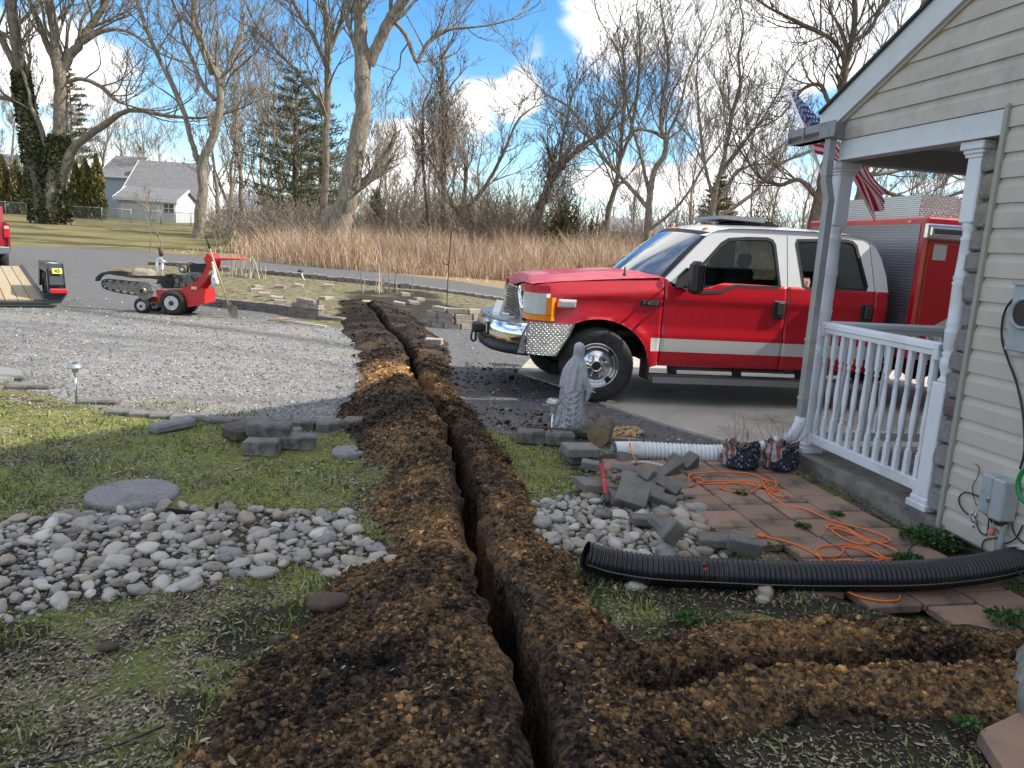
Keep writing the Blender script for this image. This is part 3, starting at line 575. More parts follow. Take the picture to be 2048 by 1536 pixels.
# stone pier beside the corner trim
z = .17; k = 0
m = M(); m.box((.19, .12, 1.34), (.2, .15, 2.34)); m.build('mortar_bed', MORT, house)
rs = random.Random(3)
def chunk(sz, seed, e=.42, amp=.13):
    import bmesh
    bm = bmesh.new(); bmesh.ops.create_icosphere(bm, subdivisions=3, radius=1); V = []
    for v in bm.verts:
        q = v.co; p = Vector([math.copysign(abs(c) ** e, c) for c in q]); n_ = 1 + amp * mnoise.noise(q * 1.3 + Vector((seed * 4.1, 0, 0))) + amp * .55 * mnoise.noise(q * 4 + Vector((0, seed * 3.3, 0))); V.append(tuple(p[i] * sz[i] / 2 * n_ for i in range(3)))
    F = [tuple(v.index for v in f.verts) for f in bm.faces]; bm.free(); return V, F
while z < 2.44:
    h = rs.choice([.15, .17, .19, .13]); h = min(h, 2.47 - z)
    if h < .06: break
    L_ = rs.uniform(.15, .20); V, F = lumps(ICO, ICF, np.zeros((1, 3)), np.array([1.0]), (1, 1), .0)
    n = 3; m = M(); pts = []
    V, F = chunk((.17, L_ + rs.uniform(-.01, .05), h - .004), k); m.add(V, F)
    o = m.build('stone', STONEM[1 if k == 4 else 2 if k in (12, 13) else 0], house); o.location = (.125, .05 + L_ / 2, z + h / 2)
    z += h; k += 1
# porch posts
def turned(m, zs, c, half, smooth=True):
    """zs: list of (z, r) for a turned section"""
    m.lathe([(r_, z_) for z_, r_ in zs], (c[0], c[1], 0), 20)
def post(bx, sy, name='post'):
    m = M(); a = .058
    m.box((bx, sy, .235), (2 * a, 2 * a, .01))
    m.box((bx, sy, .60), (2 * a, 2 * a, .80), bev=.006)
    turned(m, [(1.0, .050), (1.015, .056), (1.03, .044), (1.05, .040), (1.10, .056), (1.15, .057), (1.17, .046), (1.19, .056), (1.205, .044), (1.22, .052), (1.32, .056), (1.34, .060), (1.36, .05), (1.38, .058), (1.40, .052), (1.62, .056), (1.64, .061), (1.655, .053), (1.67, .061), (1.69, .053), (1.80, .050), (1.90, .048), (1.915, .056), (1.93, .044), (1.96, .046), (2.0, .056), (2.01, .054)], (bx, sy), a)
    m.box((bx, sy, 2.23), (2 * a, 2 * a, .44), bev=.008)
    m.box((bx, sy, 2.415), (2 * a + .02, 2 * a + .02, .02)); m.box((bx, sy, 2.44), (2 * a + .045, 2 * a + .045, .035), bev=.008); m.box((bx, sy, 2.475), (2 * a + .075, 2 * a + .075, .055), bev=.006)
    m.box((bx, sy, .175), (2 * a + .07, 2 * a + .07, .05), bev=.008); m.box((bx, sy, .215), (2 * a + .04, 2 * a + .04, .04), bev=.008)
    return m.build(name, WHITE, house)
post(.10, .285); o = post(.10, 1.70); 
# railings: one along the wall side, one along the street side
def baluster():
    m = M(); w_ = .036
    m.box((0, 0, .40), (w_, w_, .17), bev=.003); m.box((0, 0, 1.07), (w_, w_, .21), bev=.003)
    m.lathe([(.017, .485), (.021, .495), (.012, .508), (.019, .525), (.012, .545), (.013, .56), (.021, .66), (.0205, .72), (.015, .86), (.013, .915), (.021, .93), (.013, .945), (.019, .965), (.017, .975)], (0, 0, 0), 14)
    return m
BAL = baluster().build('baluster', WHITE)
def railing(p0, p1, n, name, label):
    p0 = np.array(p0); p1 = np.array(p1); d = p1 - p0; Lr = np.linalg.norm(d); an = math.atan2(d[1], d[0]); R_ = RM(0, 0, an); c = (p0 + p1) / 2
    r = D.objects.new(name, None); COL.objects.link(r); r.parent = house
    m = M(); prof = [(-.030, 1.165), (.030, 1.165), (.030, 1.195), (.040, 1.205), (.036, 1.235), (.018, 1.252), (-.018, 1.252), (-.036, 1.235), (-.040, 1.205), (-.030, 1.195)]
    m.prism(prof, -Lr / 2, Lr / 2, lambda u, v, q: (q, u, v)); 
    V = np.array(m.v) @ R_.T + np.array([c[0], c[1], 0]); m.v = [tuple(q) for q in V]; m.build('handrail', WHITE, r)
    m = M(); m.box((c[0], c[1], .285), (Lr, .05, .075), R_, bev=.004); m.build('bottom_rail', WHITE, r)
    for e, sg in ((p0, 1), (p1, -1)):
        q = e + d / Lr * .02 * sg
        for zb_, sb_ in ((.275, (.04, .07, .10)), (1.19, (.04, .085, .11))): m = M(); m.box((q[0], q[1], zb_), sb_, R_, bev=.006); m.build('bracket', WHITE, r)
    for i in range(n):
        q = p0 + d * (i + .55) / n; b = BAL if not BAL.parent else inst(BAL, 'baluster'); b.parent = r; b.location = (q[0], q[1], 0); b.rotation_euler = (0, 0, an)
    return r
railing((.085, .34), (.085, 1.64), 12, 'railing', None); railing((.16, 1.70), (2.3, 1.70), 17, 'railing', None)
# gutter and downspout at the porch corner
m = M(); prof = [(0, 0), (.09, 0), (.10, .03), (.125, .055), (.125, .115), (0, .115)]
g0 = wl(1590, 262, -.1); g1 = wl(1657, 247, -.1)
m.prism([(-u, v) for u, v in prof], 1.70, 2.16, lambda u, v, q: (u - .02, q, v + 2.665)); m.prism([(u, v) for u, v in prof], 0, .13, lambda u, v, q: (-.02 - q * 1.0, 1.575 + u, v + 2.665))
m.box((-.085, 1.935, 2.668), (.12, .47, .006)); m.box((-.083, 2.157, 2.72), (.125, .006, .11)); m.box((-.083, 1.572, 2.715), (.125, .006, .115)); m.box((-.148, 1.60, 2.722), (.006, .2, .115)); m.box((-.150, 1.93, 2.722), (.004, .014, .11))
m.build('gutter', GUT, house)
def spout(pts, w_=.07, d_=.055):
    m = M(); P = [np.array(p, float) for p in pts]
    V = []
    for p in P:
        for (u, v) in ((-1, -1), (-.82, -1.1), (-.6, -1), (0, -1.08), (.6, -1), (.82, -1.1), (1, -1), (1, 1), (-1, 1)): V.append((p[0] + v * d_ / 2, p[1] + u * w_ / 2, p[2]))
    n = 9; F = [(i * n + k, i * n + (k + 1) % n, (i + 1) * n + (k + 1) % n, (i + 1) * n + k) for i in range(len(P) - 1) for k in range(n)]
    m.add(V, F); m.add(V[:n], [tuple(range(n))]); m.add(V[-n:], [tuple(range(n))]); return m
D0 = wl(1664, 280, -.09); sp_ = [(-.085, 1.635, 2.66), (-.085, 1.635, 2.40), (-.082, 1.63, 2.34), (-.06, 1.60, 2.2), (-.055, 1.60, .42)]
spout(sp_).build('downspout', DOWN, house)
m = M()
for z_ in (2.39, 1.1, .62): m.box((-.06 - (.024 if z_ > 2 else 0), 1.60 + (.034 if z_ > 2 else 0), z_), (.062, .082, .02), bev=.002)
m.build('downspout_band', DOWN, house)
# white elbow that leads from the downspout to the ribbed pipe
e0 = np.array((-.055, 1.60, .42)); e1 = np.array(HC * 0)
PIPEW = pbr('white_pvc', (.72, .74, .76), (.66, .68, .69), 6, .35, dirt=(.48, .47, .43), dirtscale=7)
q1 = at(1500, 905, .14); loc = lambda P: (float((P - HC) @ HB), float((P - HC) @ HA), float(P[2]))
m = M(); m.tube([e0 + (0, 0, .05), e0, (-.09, 1.62, .30), (-.16, 1.66, .25), np.array(loc(at(1560, 882, .21))), np.array(loc(at(1500, 905, .15)))], [.045, .048, .05, .05, .052, .055], 14); m.build('downspout_elbow', PIPEW, house)

# things fixed to the wall
GBOX = pbr('grey_painted_steel', (.36, .40, .42), (.33, .37, .39), 5, .45, dirt=(.25, .27, .27), dirtscale=9)
BLACKR = pbr('black_rubber', (.012, .012, .013), None, 5, .45); DARKP = pbr('dark_plastic', (.02, .02, .022), None, 5, .4); STEEL = pbr('bright_steel', (.62, .62, .62), (.5, .5, .5), 30, .25, metal=1)
def walltube(pts, r, mat, name, label, cat, b=-.03, sub=6, group=None, n=8):
    P = catmull([(wl(x_, y_, b if len(q_) == 0 else q_[0])) for (x_, y_, *q_) in pts], sub); mm = M(); mm.tube([HC + HB * p[0] + HA * p[1] + np.array([0, 0, p[2]]) for p in P], r, n); return mm.build(name, mat, None, label, cat, group)
def wallempty(px, py, name, label, cat, b=-.02):
    p = wl(px, py, b); return E(name, hw(*p), label, cat, rz=HRZ)
t = wallempty(2082, 640, 'electric_meter_box', 'grey steel meter box with round black opening high on the siding', 'meter box')
m = M(); m.box((-.055, 0, 0), (.11, .20, .36), bev=.006); m.box((-.058, 0, .184), (.125, .215, .012)); m.build('case', GBOX, t)
m = M(); m.lathe([(.086, 0), (.086, .016), (.076, .02), (.070, .008), (.070, -.004)], (0, 0, 0), 28, 'x'); m.xf(Matrix.Translation((-.112, 0, .03)) @ Matrix.Scale(-1, 4, (1, 0, 0))); m.build('collar', GBOX, t)
m = M(); m.lathe([(.069, 0), (.066, .004), (0, .005)], (-.118, 0, .03), 28, 'x'); m.build('opening', BLACKR, t)
t = wallempty(2012, 993, 'utility_box', 'pale grey hinged utility box low on the siding', 'utility box')
m = M(); m.box((-.05, .045, 0), (.10, .085, .225), bev=.008); m.build('side_compartment', GBOX, t)
m = M(); m.box((-.055, -.045, -.004), (.112, .088, .235), bev=.010); m.build('door', GBOX, t)
m = M(); m.box((-.117, -.001, -.02), (.008, .022, .03), bev=.003); m.build('latch', STEEL, t)
m = M(); m.box((-.05, -.04, -.135), (.06, .05, .04), bev=.01); m.build('outlet', DARKP, t)
m = M(); 
for j, (u, v) in enumerate(((.03, -.135), (.015, -.142))): m.lathe([(.006, 0), (.006, .02), (.009, .02), (.009, .03)], (-.05, u, v - .02), 10)
m.build('cable_gland', STEEL, t)
mm = M(); P = catmull([wl(2010, 1048, -.05), wl(2003, 1075, -.05), wl(1996, 1120, -.05)], 6); mm.tube([hw(*p) for p in P], .016, 12); mm.build('conduit', pbr('grey_pvc', (.30, .33, .35), None, 5, .4), None, 'grey plastic conduit running down from the utility box', 'conduit')
walltube([(2075, 570), (2044, 588), (2020, 605), (2006, 635), (2004, 680), (2018, 725), (2034, 770), (2046, 830), (2049, 900), (2040, 938)], .006, BLACKR, 'power_cable', 'thick black cable looping down from the meter box', 'cable')
walltube([(2070, 925, -.14), (2044, 945, -.15), (2036, 975, -.15), (2046, 1000, -.15), (2070, 1015, -.14)], .013, pbr('green_rubber', (.01, .22, .05), None, 5, .35), 'garden_hose', 'bright green garden hose coiled beside the utility box', 'hose', n=10)
walltube([(1972, 998, -.03), (1950, 990), (1932, 985), (1920, 992), (1918, 1005), (1926, 1020), (1936, 1029)], .0045, BLACKR, 'coaxial_cable', 'black cable arching from the utility box to the splitter', 'cable')
walltube([(1953, 1046), (1960, 1064), (1972, 1070), (1976, 1056), (1978, 1035)], .004, BLACKR, 'coaxial_cable', 'short black cable hanging below the splitter', 'cable')
walltube([(1950, 927), (1958, 936), (1956, 952), (1946, 970), (1946, 988), (1952, 1008), (1966, 1024), (1976, 1034)], .0025, DARKP, 'thin_wire', 'thin dark wire curling up the siding above the splitter', 'wire')
walltube([(1979, 1040), (1984, 1060), (1988, 1090), (1986, 1115)], .003, pbr('ivory_plastic', (.6, .58, .5), None, 5, .5), 'pale_wire', 'pale wire hanging straight down below the utility box', 'wire')
walltube([(1984, 1045), (1995, 1070), (2012, 1090), (2040, 1098), (2060, 1100)], .003, pbr('ivory_plastic', (.6, .58, .5)), 'pale_wire', 'pale wire sweeping right behind the grey conduit', 'wire')
walltube([(2046, 1050), (2030, 1078), (2005, 1090), (1985, 1105), (1970, 1112), (1964, 1098), (1970, 1080), (1998, 1076)], .0042, BLACKR, 'cable_bundle', 'tangled black cables below the utility box', 'cable')
walltube([(2024, 1045), (2028, 1066), (2046, 1086), (2070, 1095)], .0042, BLACKR, 'cable_bundle', 'black cable leaving the utility box to the right', 'cable')
t = wallempty(1946, 1038, 'cable_splitter', 'small silver cable splitter hanging on the siding', 'splitter', -.03)
m = M(); m.box((0, 0, 0), (.018, .03, .035), RM(-.6, 0, 0), bev=.003); m.build('body', pbr('zinc', (.5, .52, .56), None, 5, .35, metal=.8), t)
m = M(); [m.lathe([(.005, 0), (.005, .03), (.003, .03), (.003, .036)], (0, u, v), 10) for u, v in ((.012, .015), (-.012, .012), (-.012, -.05))]; m.build('connector', STEEL, t)
m = M(); m.box(hw(*wl(1983, 1063, -.04)), (.028, .035, .045), RM(.3, 0, HRZ), bev=.006); m.build('wire_block', pbr('pink_plastic', (.62, .22, .20), None, 5, .5), None, 'small pink wire block under the utility box', 'wire block')
# flag on its pole
FP0 = hw(*wl(1662, 392, .04)); FP1 = hw(*(lambda q: q)(wl(1574, 175, .04)))
t = E('flag', FP0, 'United States flag on a white pole tilting up from the porch post', 'flag')
WPOLE = pbr('white_pole_paint', (.75, .75, .74), None, 5, .35)
m = M(); m.tube([np.zeros(3), FP1 - FP0], .0125, 12); m.build('pole', WPOLE, t)
m = M(); m.lathe([(0, -.028), (.018, -.022), (.028, 0), (.018, .022), (0, .028)], tuple(FP1 - FP0), 14); m.build('finial', WPOLE, t)
m = M(); m.box((FP1 - FP0) * .04, (.05, .05, .12), None, bev=.01); m.build('bracket', WHITE, t)
# cloth as a grid: u runs from pole to fly end, v across the 13 stripes
def P4(px, py, b): return hw(*wl(px, py, b)) - FP0
cols = [(0.0, P4(1576, 182, .04), P4(1621, 292, .05)), (.18, P4(1600, 200, .10), P4(1636, 305, .13)), (.36, P4(1641, 232, .20), P4(1656, 318, .17)), (.55, P4(1680, 290, .34), P4(1690, 335, .26)),
        (.7, P4(1726, 322, .42), P4(1704, 352, .30)), (.85, P4(1752, 362, .5), P4(1722, 392, .36)), (1.0, P4(1777, 392, .55), P4(1748, 440, .4))]
FLAGM = []
def cloth_mat(nm, c):
    m_ = pbr(nm, c, None, 6, .75, bump=.1, bscale=200); b = NB(m_.node_tree); t_ = b.n('ShaderNodeBsdfTranslucent', {0: (*c, 1)}); b.set(m_.node_tree.nodes['Material Output'].inputs[0], b.n('ShaderNodeMixShader', {0: .5, 1: m_.node_tree.nodes['Principled BSDF'].outputs[0], 2: t_.outputs[0]}).outputs[0]); return m_
RED, WHT, BLU = cloth_mat('flag_red', (.60, .02, .05)), cloth_mat('flag_white', (.80, .78, .76)), cloth_mat('flag_blue', (.02, .05, .24))
NU, NV = 60, 39; uu = np.linspace(0, 1, NU + 1); A_ = np.array([c[1] for c in cols]); B_ = np.array([c[2] for c in cols]); U_ = [c[0] for c in cols]
top = np.stack([np.interp(uu, U_, A_[:, k]) for k in range(3)], 1); bot = np.stack([np.interp(uu, U_, B_[:, k]) for k in range(3)], 1); vv = np.linspace(0, 1, NV + 1)
G = top[:, None] * (1 - vv[None, :, None]) + bot[:, None] * vv[None, :, None]
fold = .045 * np.sin(vv[None] * 11 + uu[:, None] * 9) * np.clip(uu[:, None] * 2.5, 0, 1) + .02 * np.sin(vv[None] * 23 - uu[:, None] * 5) * uu[:, None]
G = G + fold[..., None] * np.array([.75, .45, -.2]) ; G[..., 2] += .02 * np.sin(uu[:, None] * 14 + vv[None] * 3)
F = []; fm = []
for i in range(NU):
    for j in range(NV):
        F.append((i * (NV + 1) + j, (i + 1) * (NV + 1) + j, (i + 1) * (NV + 1) + j + 1, i * (NV + 1) + j + 1)); fm.append(2 if (uu[i] < .40 and j < 21) else (0 if (j // 3) % 2 == 0 else 1))
o = npmesh('cloth', G.reshape(-1, 3), F, [RED, WHT, BLU], t, smooth=True, fm=fm)
# stars, lying a hair proud of the canton on both faces
m = M()
for r_ in range(9):
    for c_ in range(6 if r_ % 2 == 0 else 5):
        u0 = .03 + (c_ + (0 if r_ % 2 == 0 else .5)) * .062; v0 = (.7 + r_ * .72) / 13
        fi = u0 * NU; fj = v0 * NV; i, j = int(fi), int(fj); p = G[i, j]; du = (G[min(i + 2, NU), j] - p) / 2 * NU; dv = (G[i, min(j + 2, NV)] - p) / 2 * NV; n_ = np.cross(du, dv); n_ /= np.linalg.norm(n_) + 1e-9
        du = du / (np.linalg.norm(du) + 1e-9); dv = dv / (np.linalg.norm(dv) + 1e-9); p = p + du * (fi - i) / NU
        for sg in (1, -1):
            pts = [p + n_ * .006 * sg + (du * math.sin(k * math.pi / 5) + dv * -math.cos(k * math.pi / 5)) * (.024 if k % 2 == 0 else .010) for k in range(10)]; m.add([p + n_ * .006 * sg] + pts, [(0, 1 + k, 1 + (k + 1) % 10) for k in range(10)])
m.build('star', WHT, t)['kind'] = 'stuff'
# ------------------------------------------------------------------ fire truck
TO = at(1186, 803, .015); TA = rad(9.5); TX = np.array([math.cos(TA), math.sin(TA), 0]); TY = np.array([-TX[1], TX[0], 0])
def tp(px, py, off=0.0):
    P = onplane(px, py, TO + TY * off, TY) - TO; return (float(P @ TX), float(P[2]))
REDP = pbr('fire_red_paint', (.47, .003, .014), None, 5, .34, coat=.35, spec=.5, dirt=(.34, .004, .016), dirtscale=1.5); WHTP = pbr('white_truck_paint', (.74, .75, .76), None, 5, .25, coat=.8)
STRP = pbr('silver_white_stripe', (.56, .55, .52), None, 5, .45); CHR = pbr('chrome', (.72, .72, .72), None, 5, .06, metal=1); ALU = pbr('polished_aluminium', (.66, .66, .66), (.55, .55, .55), 12, .16, metal=1)
BLK = pbr('black_trim', (.012, .012, .013), None, 5, .5); TYR = pbr('tyre_rubber', (.018, .018, .018), (.045, .042, .038), 12, .85, bump=.3, bscale=60); UND = pbr('underbody', (.012, .012, .012), (.03, .026, .022), 8, .9)
AMB = pbr('amber_lens', (.85, .25, .01), None, 5, .15, coat=1); LENS = pbr('clear_lens', (.58, .60, .60), (.52, .54, .54), 6, .10, coat=1); GOLD = pbr('gold_line', (.45, .25, .08), None, 5, .3, metal=.6)
def glassmat(name, tint, base):
    m, nt, p = newmat(name); b = NB(nt); nt.nodes.remove(p); o = nt.nodes['Material Output']
    tr_ = b.n('ShaderNodeBsdfTransparent', {0: (*tint, 1)}); gl = b.n('ShaderNodeBsdfGlossy', {'Roughness': .015, 'Color': (.9, .93, .95, 1)}); fr = b.n('ShaderNodeFresnel', {0: 1.5})
    s = b.n('ShaderNodeMixShader', {0: b.math('ADD', b.math('MULTIPLY', fr.outputs[0], 1.2), base, True), 1: tr_.outputs[0], 2: gl.outputs[0]}); b.set(o.inputs[0], s.outputs[0]); return m
GLS = glassmat('tinted_glass', (.62, .68, .66), .05); WSG = glassmat('windscreen_glass', (.60, .72, .74), .34)
def diamond(name, plane, c=(.50, .50, .51), per=.024, rough=.30):
    m, nt, p = newmat(name); b = NB(nt); s = b.n('ShaderNodeSeparateXYZ', {0: b.obj()}); u = s.outputs[{'x': 0, 'y': 1}[plane[0]]]; v = s.outputs[2 if plane[1] == 'z' else 1]
    def loz(du, dv, ang):
        uu = b.math('SUBTRACT', b.math('PINGPONG', b.math('ADD', b.math('DIVIDE', b.math('ADD', u, 10.0), per), du), 1.0), .0); U = b.math('SUBTRACT', b.math('FRACT', b.math('ADD', b.math('DIVIDE', b.math('ADD', u, 10.0), per * 2), du)), .5)
        V_ = b.math('SUBTRACT', b.math('FRACT', b.math('ADD', b.math('DIVIDE', b.math('ADD', v, 10.0), per * 2), dv)), .5); c_, s_ = math.cos(ang), math.sin(ang)
        a_ = b.math('ADD', b.math('MULTIPLY', U, c_), b.math('MULTIPLY', V_, s_)); w_ = b.math('SUBTRACT', b.math('MULTIPLY', V_, c_), b.math('MULTIPLY', U, s_))
        return b.math('SUBTRACT', 1.0, b.math('ADD', b.math('DIVIDE', b.math('ABSOLUTE', a_), .33), b.math('DIVIDE', b.math('ABSOLUTE', w_), .11)), True)
    h = b.math('MAXIMUM', loz(0, 0, .78), loz(.5, .5, .78)); h2 = b.math('MAXIMUM', loz(.5, 0, -.78), loz(0, .5, -.78)); h = b.math('MAXIMUM', h, h2); h = b.ss(h, 0, .45)
    b.set(p.inputs['Base Color'], b.mix(h, tuple(q * .66 for q in c), tuple(min(1, q * 1.35) for q in c))); p.inputs['Metallic'].default_value = .85; b.set(p.inputs['Roughness'], b.math('ADD', rough, b.math('MULTIPLY', h, -.05)))
    b.set(p.inputs['Normal'], b.bump(h, .8, .002)); return m
DPX = diamond('diamond_plate_side', 'xz'); DPY = diamond('diamond_plate_front', 'yz', (.30, .30, .31), .034, .30); DPT = diamond('diamond_plate_top', 'xy')
truck = E('fire_truck', TO, 'red and white fire truck with crew cab parked beyond the porch', 'fire truck', rz=TA)
W = 2.03
def text(name, body, size, mat, parent, loc, rot, extr=.002, bold=0, sx=1.0):
    cu = D.curves.new(name, 'FONT'); cu.body = body; cu.size = size; cu.extrude = extr; cu.offset = bold; cu.align_x = 'CENTER'; cu.align_y = 'CENTER'
    o = D.objects.new(name + '_src', cu); COL.objects.link(o); dg = bpy.context.evaluated_depsgraph_get(); me = D.meshes.new_from_object(o.evaluated_get(dg)); D.objects.remove(o)
    me.materials.clear(); me.materials.append(mat); r = D.objects.new(name, me); COL.objects.link(r); r.parent = parent; r.location = loc; r.rotation_euler = rot; r.scale = (sx, 1, 1); return r
def ztop(x): return float(np.interp(x, [-.80, -.6, -.3, 0, .4, .76, .82, 1.10, 1.22, 1.34, 1.44, 3.5], [1.255, 1.305, 1.345, 1.375, 1.41, 1.435, 1.335, 1.325, 1.345, 1.385, 1.415, 1.41]))
def zbot(x):
    if abs(x) < .595: return .415 + .525 * math.sqrt(max(0, 1 - (x / .61) ** 2))
    return .80 if x < 0 else float(np.interp(x, [.595, .70, 3.5], [.40, .435, .44]))
def yskin(x, z):
    y = float(np.interp(z, [.40, .52, .62, .78, .82, .86, 1.16, 1.20, 1.26, 1.41, 1.48], [.045, .02, .008, 0, .002, .014, .010, .0, .006, .035, .07]))
    if x < .72:
        r = math.hypot(x / .61, (z - .415) / .525); y -= .035 * math.exp(-((r - 1.03) / .13) ** 2) * min(1, max(0, (.9 - x) / .25))
        if x < -.5: y += .25 * ((-.5 - x) / .3) ** 2 * .5
        y += max(0, (z - (ztop(x) - .16))) * .45
    return y
LEV = [.40, .46, .52, .60, .605, .68, .755, .76, .79, .82, .86, .92, .98, 1.04, 1.10, 1.16, 1.19, 1.22, 1.26, 1.30, 1.34, 1.38, 1.42, 1.48]
def skin(x0, x1, name, side, parent):
    n = max(3, int((x1 - x0) / .035)); xs_ = [x0 + .0] + list(np.linspace(x0 + .006, x1 - .006, n)) + [x1]; V = []; F = []; fm = []
    K = len(LEV) + 2
    for i, x in enumerate(xs_):
        zb, zt_ = zbot(x), ztop(x); edge = .03 if i in (0, len(xs_) - 1) else 0
        col = [min(max(l, zb), zt_) for l in LEV]
        col = [zb] + col + [zt_]
        for k, z in enumerate(col):
            y = yskin(x, z) + edge + (.035 if k in (0, K - 1) else 0); V.append((x, y if side == 0 else W - y, z))
    for i in range(len(xs_) - 1):
        for k in range(K - 1):
            q = [i * K + k, (i + 1) * K + k, (i + 1) * K + k + 1, i * K + k + 1]; zc = sum(V[j][2] for j in q) / 4
            F.append(q); fm.append(1 if (.603 < zc < .757 and xs_[i] > .60) else 0)
    m = M(); m.add(V, F, 0, True); m.m = fm; o = m.build(name, [REDP, STRP], parent); return o
for sd in (0, 1):
    skin(-.80, .728, 'fender', sd, truck)
doors = []
for sd in (0, 1):
    doors.append(skin(.735, 2.215, 'door', sd, truck)); doors.append(skin(2.222, 3.325, 'door', sd, truck)); skin(3.332, 3.5, 'cab_corner', sd, truck)
# door handles
for dr, (hx, hz_), sd in ((doors[0], tp(1558, 620), 0), (doors[1], tp(1732, 628), 0), (doors[2], tp(1558, 620), 1)):
    yy = (lambda y: y if sd == 0 else W - y); m = M(); sg = 1 if sd == 0 else -1
    m.box((hx, yy(.000), hz_), (.155, .022, .205), bev=.012, mi=0); m.build('handle', BLK, dr)
    m = M(); m.box((hx + .02, yy(-.014), hz_ + .012), (.085, .02, .15), bev=.012); m.box((hx, yy(-.012), hz_ - .082), (.13, .008, .012), bev=.003); m.build('handle_grip', pbr('grey_handle', (.05, .05, .052), None, 5, .35), dr)
# greenhouse
yg = lambda z: .036 + (z - 1.40) * .26
def gp(*q): return [tp(x, y, yg(1.7)) for x, y in q]
outer = [(.735, 1.425), (.80, 1.49), (1.06, 1.76), (1.22, 1.92), (1.33, 1.995), (1.50, 2.03), (1.9, 2.05), (2.5, 2.06), (3.0, 2.05), (3.22, 2.02), (3.34, 1.94), (3.42, 1.80), (3.48, 1.60), (3.5, 1.412), (1.50, 1.412)] + gp((1466, 573), (1449, 577.8), (1436, 583.8), (1400, 584.8), (1366, 579))
wf = gp((1371, 560), (1400, 532), (1428, 505), (1446, 487), (1462, 478), (1500, 476), (1540, 477), (1550, 481), (1554, 490), (1554, 572), (1548, 575), (1500, 574), (1465, 572), (1448, 577), (1435, 583), (1400, 584), (1372, 578))
wr = gp((1601, 480), (1650, 480), (1700, 481), (1712, 484), (1719, 492), (1728, 572), (1724, 580), (1690, 580), (1606, 577), (1600, 572), (1597, 488))
def inset(poly, d):
    c = np.mean(poly, 0); P = np.array(poly); n = len(P); o = []
    for i in range(n):
        a_, b_, c_ = P[i - 1], P[i], P[(i + 1) % n]; e1 = b_ - a_; e2 = c_ - b_; n1_ = np.array([e1[1], -e1[0]]) / (np.linalg.norm(e1) + 1e-9); n2_ = np.array([e2[1], -e2[0]]) / (np.linalg.norm(e2) + 1e-9); v = n1_ + n2_; v /= np.linalg.norm(v) + 1e-9
        if v @ (c - b_) < 0: v = -v
        o.append(tuple(b_ + v * d))
    return o
for sd in (0, 1):
    f3 = (lambda u, v, d: (u, yg(v) + d, v)) if sd == 0 else (lambda u, v, d: (u, W - yg(v) - d, v))
    m = M(); m.prism(outer, 0, .05, f3, holes=[wf, wr]); m.build('cab_side', WHTP, truck)
    for wp_, dr in ((wf, doors[2 * sd]), (wr, doors[2 * sd + 1])):
        m = M(); m.prism(inset(wp_, -.014), -.003, .03, f3, holes=[inset(wp_, .022)]); m.build('window_seal', BLK, dr)
        m = M(); m.prism(inset(wp_, .018), .016, .020, f3); m.build('window', GLS, dr)
    # door gap lines in the white pillars
    m = M()
    for xg, z0_, z1_ in ((2.218, 1.41, 2.0), (3.328, 1.41, 1.97)):
        xs2 = [xg - (.06 if xg > 3 else 0) * t for t in (0, .3, .6, 1)]
        for i in range(3): za, zb_ = z0_ + (z1_ - z0_) * (0, .3, .6, 1)[i], z0_ + (z1_ - z0_) * (0, .3, .6, 1)[i + 1]; m.prism([(xs2[i] - .003, za), (xs2[i] + .003, za), (xs2[i + 1] + .003, zb_), (xs2[i + 1] - .003, zb_)], -.0015, .002, f3)
    m.build('door_seam', BLK, truck)['kind'] = 'stuff'
def patch(fn, nu, nv, name, mat, parent, flip=False):
    V = [fn(i / nu, j / nv) for i in range(nu + 1) for j in range(nv + 1)]; F = [(i * (nv + 1) + j, (i + 1) * (nv + 1) + j, (i + 1) * (nv + 1) + j + 1, i * (nv + 1) + j + 1) for i in range(nu) for j in range(nv)]
    m = M(); m.add(V, F, 0, True); return m.build(name, mat, parent)
def roof(u, v):
    x = 1.22 + (3.36 - 1.22) * u; e = abs(2 * v - 1); ys = np.interp(x, [1.2, 1.33, 3.22, 3.36], [.175, .178, .185, .165]); zs = np.interp(x, [1.22, 1.33, 1.5, 1.9, 2.5, 3.0, 3.22, 3.36], [1.93, 1.996, 2.03, 2.05, 2.06, 2.05, 2.02, 1.92])
    return (x - .13 * (1 - e ** 2) * (1 - u) ** 3, ys + (W - 2 * ys) * v, zs + .055 * (1 - e ** 2.5) * min(1, u * 5 + .55) * min(1, (1 - u) * 6 + .3))
patch(roof, 30, 20, 'roof', WHTP, truck)
def wsf(u, v): # windscreen, u up
    e = 2 * v - 1; xb = .40 + .36 * e * e; xt = 1.10 + .19 * e * e; yb = .10 + (W - .2) * v; yt = .20 + (W - .4) * v; return (xb + (xt - xb) * u - .03 * math.sin(u * 3.14), yb + (yt - yb) * u, 1.43 + .03 * (1 - e * e) + (1.975 + .045 * (1 - e * e) - 1.43 - .03 * (1 - e * e)) * u)
patch(wsf, 12, 20, 'windscreen', WSG, truck)
for a_, b_ in ((0, .035), (.965, 1.0)): patch(lambda u, v: tuple(np.array(wsf(u, a_ + (b_ - a_) * v)) - np.array([.006, 0, 0])), 12, 2, 'windscreen_seal', BLK, truck)
patch(lambda u, v: tuple(np.array(wsf(.93 + .07 * u, v)) - np.array([.006, 0, 0])), 1, 20, 'windscreen_seal', BLK, truck)
patch(lambda u, v: (3.5 - .14 * u ** 2, .05 + .13 * u + (W - .1 - .26 * u) * v, 1.40 + .53 * u), 6, 8, 'cab_back', WHTP, truck)
m = M(); m.box((3.49, W / 2, .93), (.02, W - .1, .98)); m.build('cab_back_panel', REDP, truck)
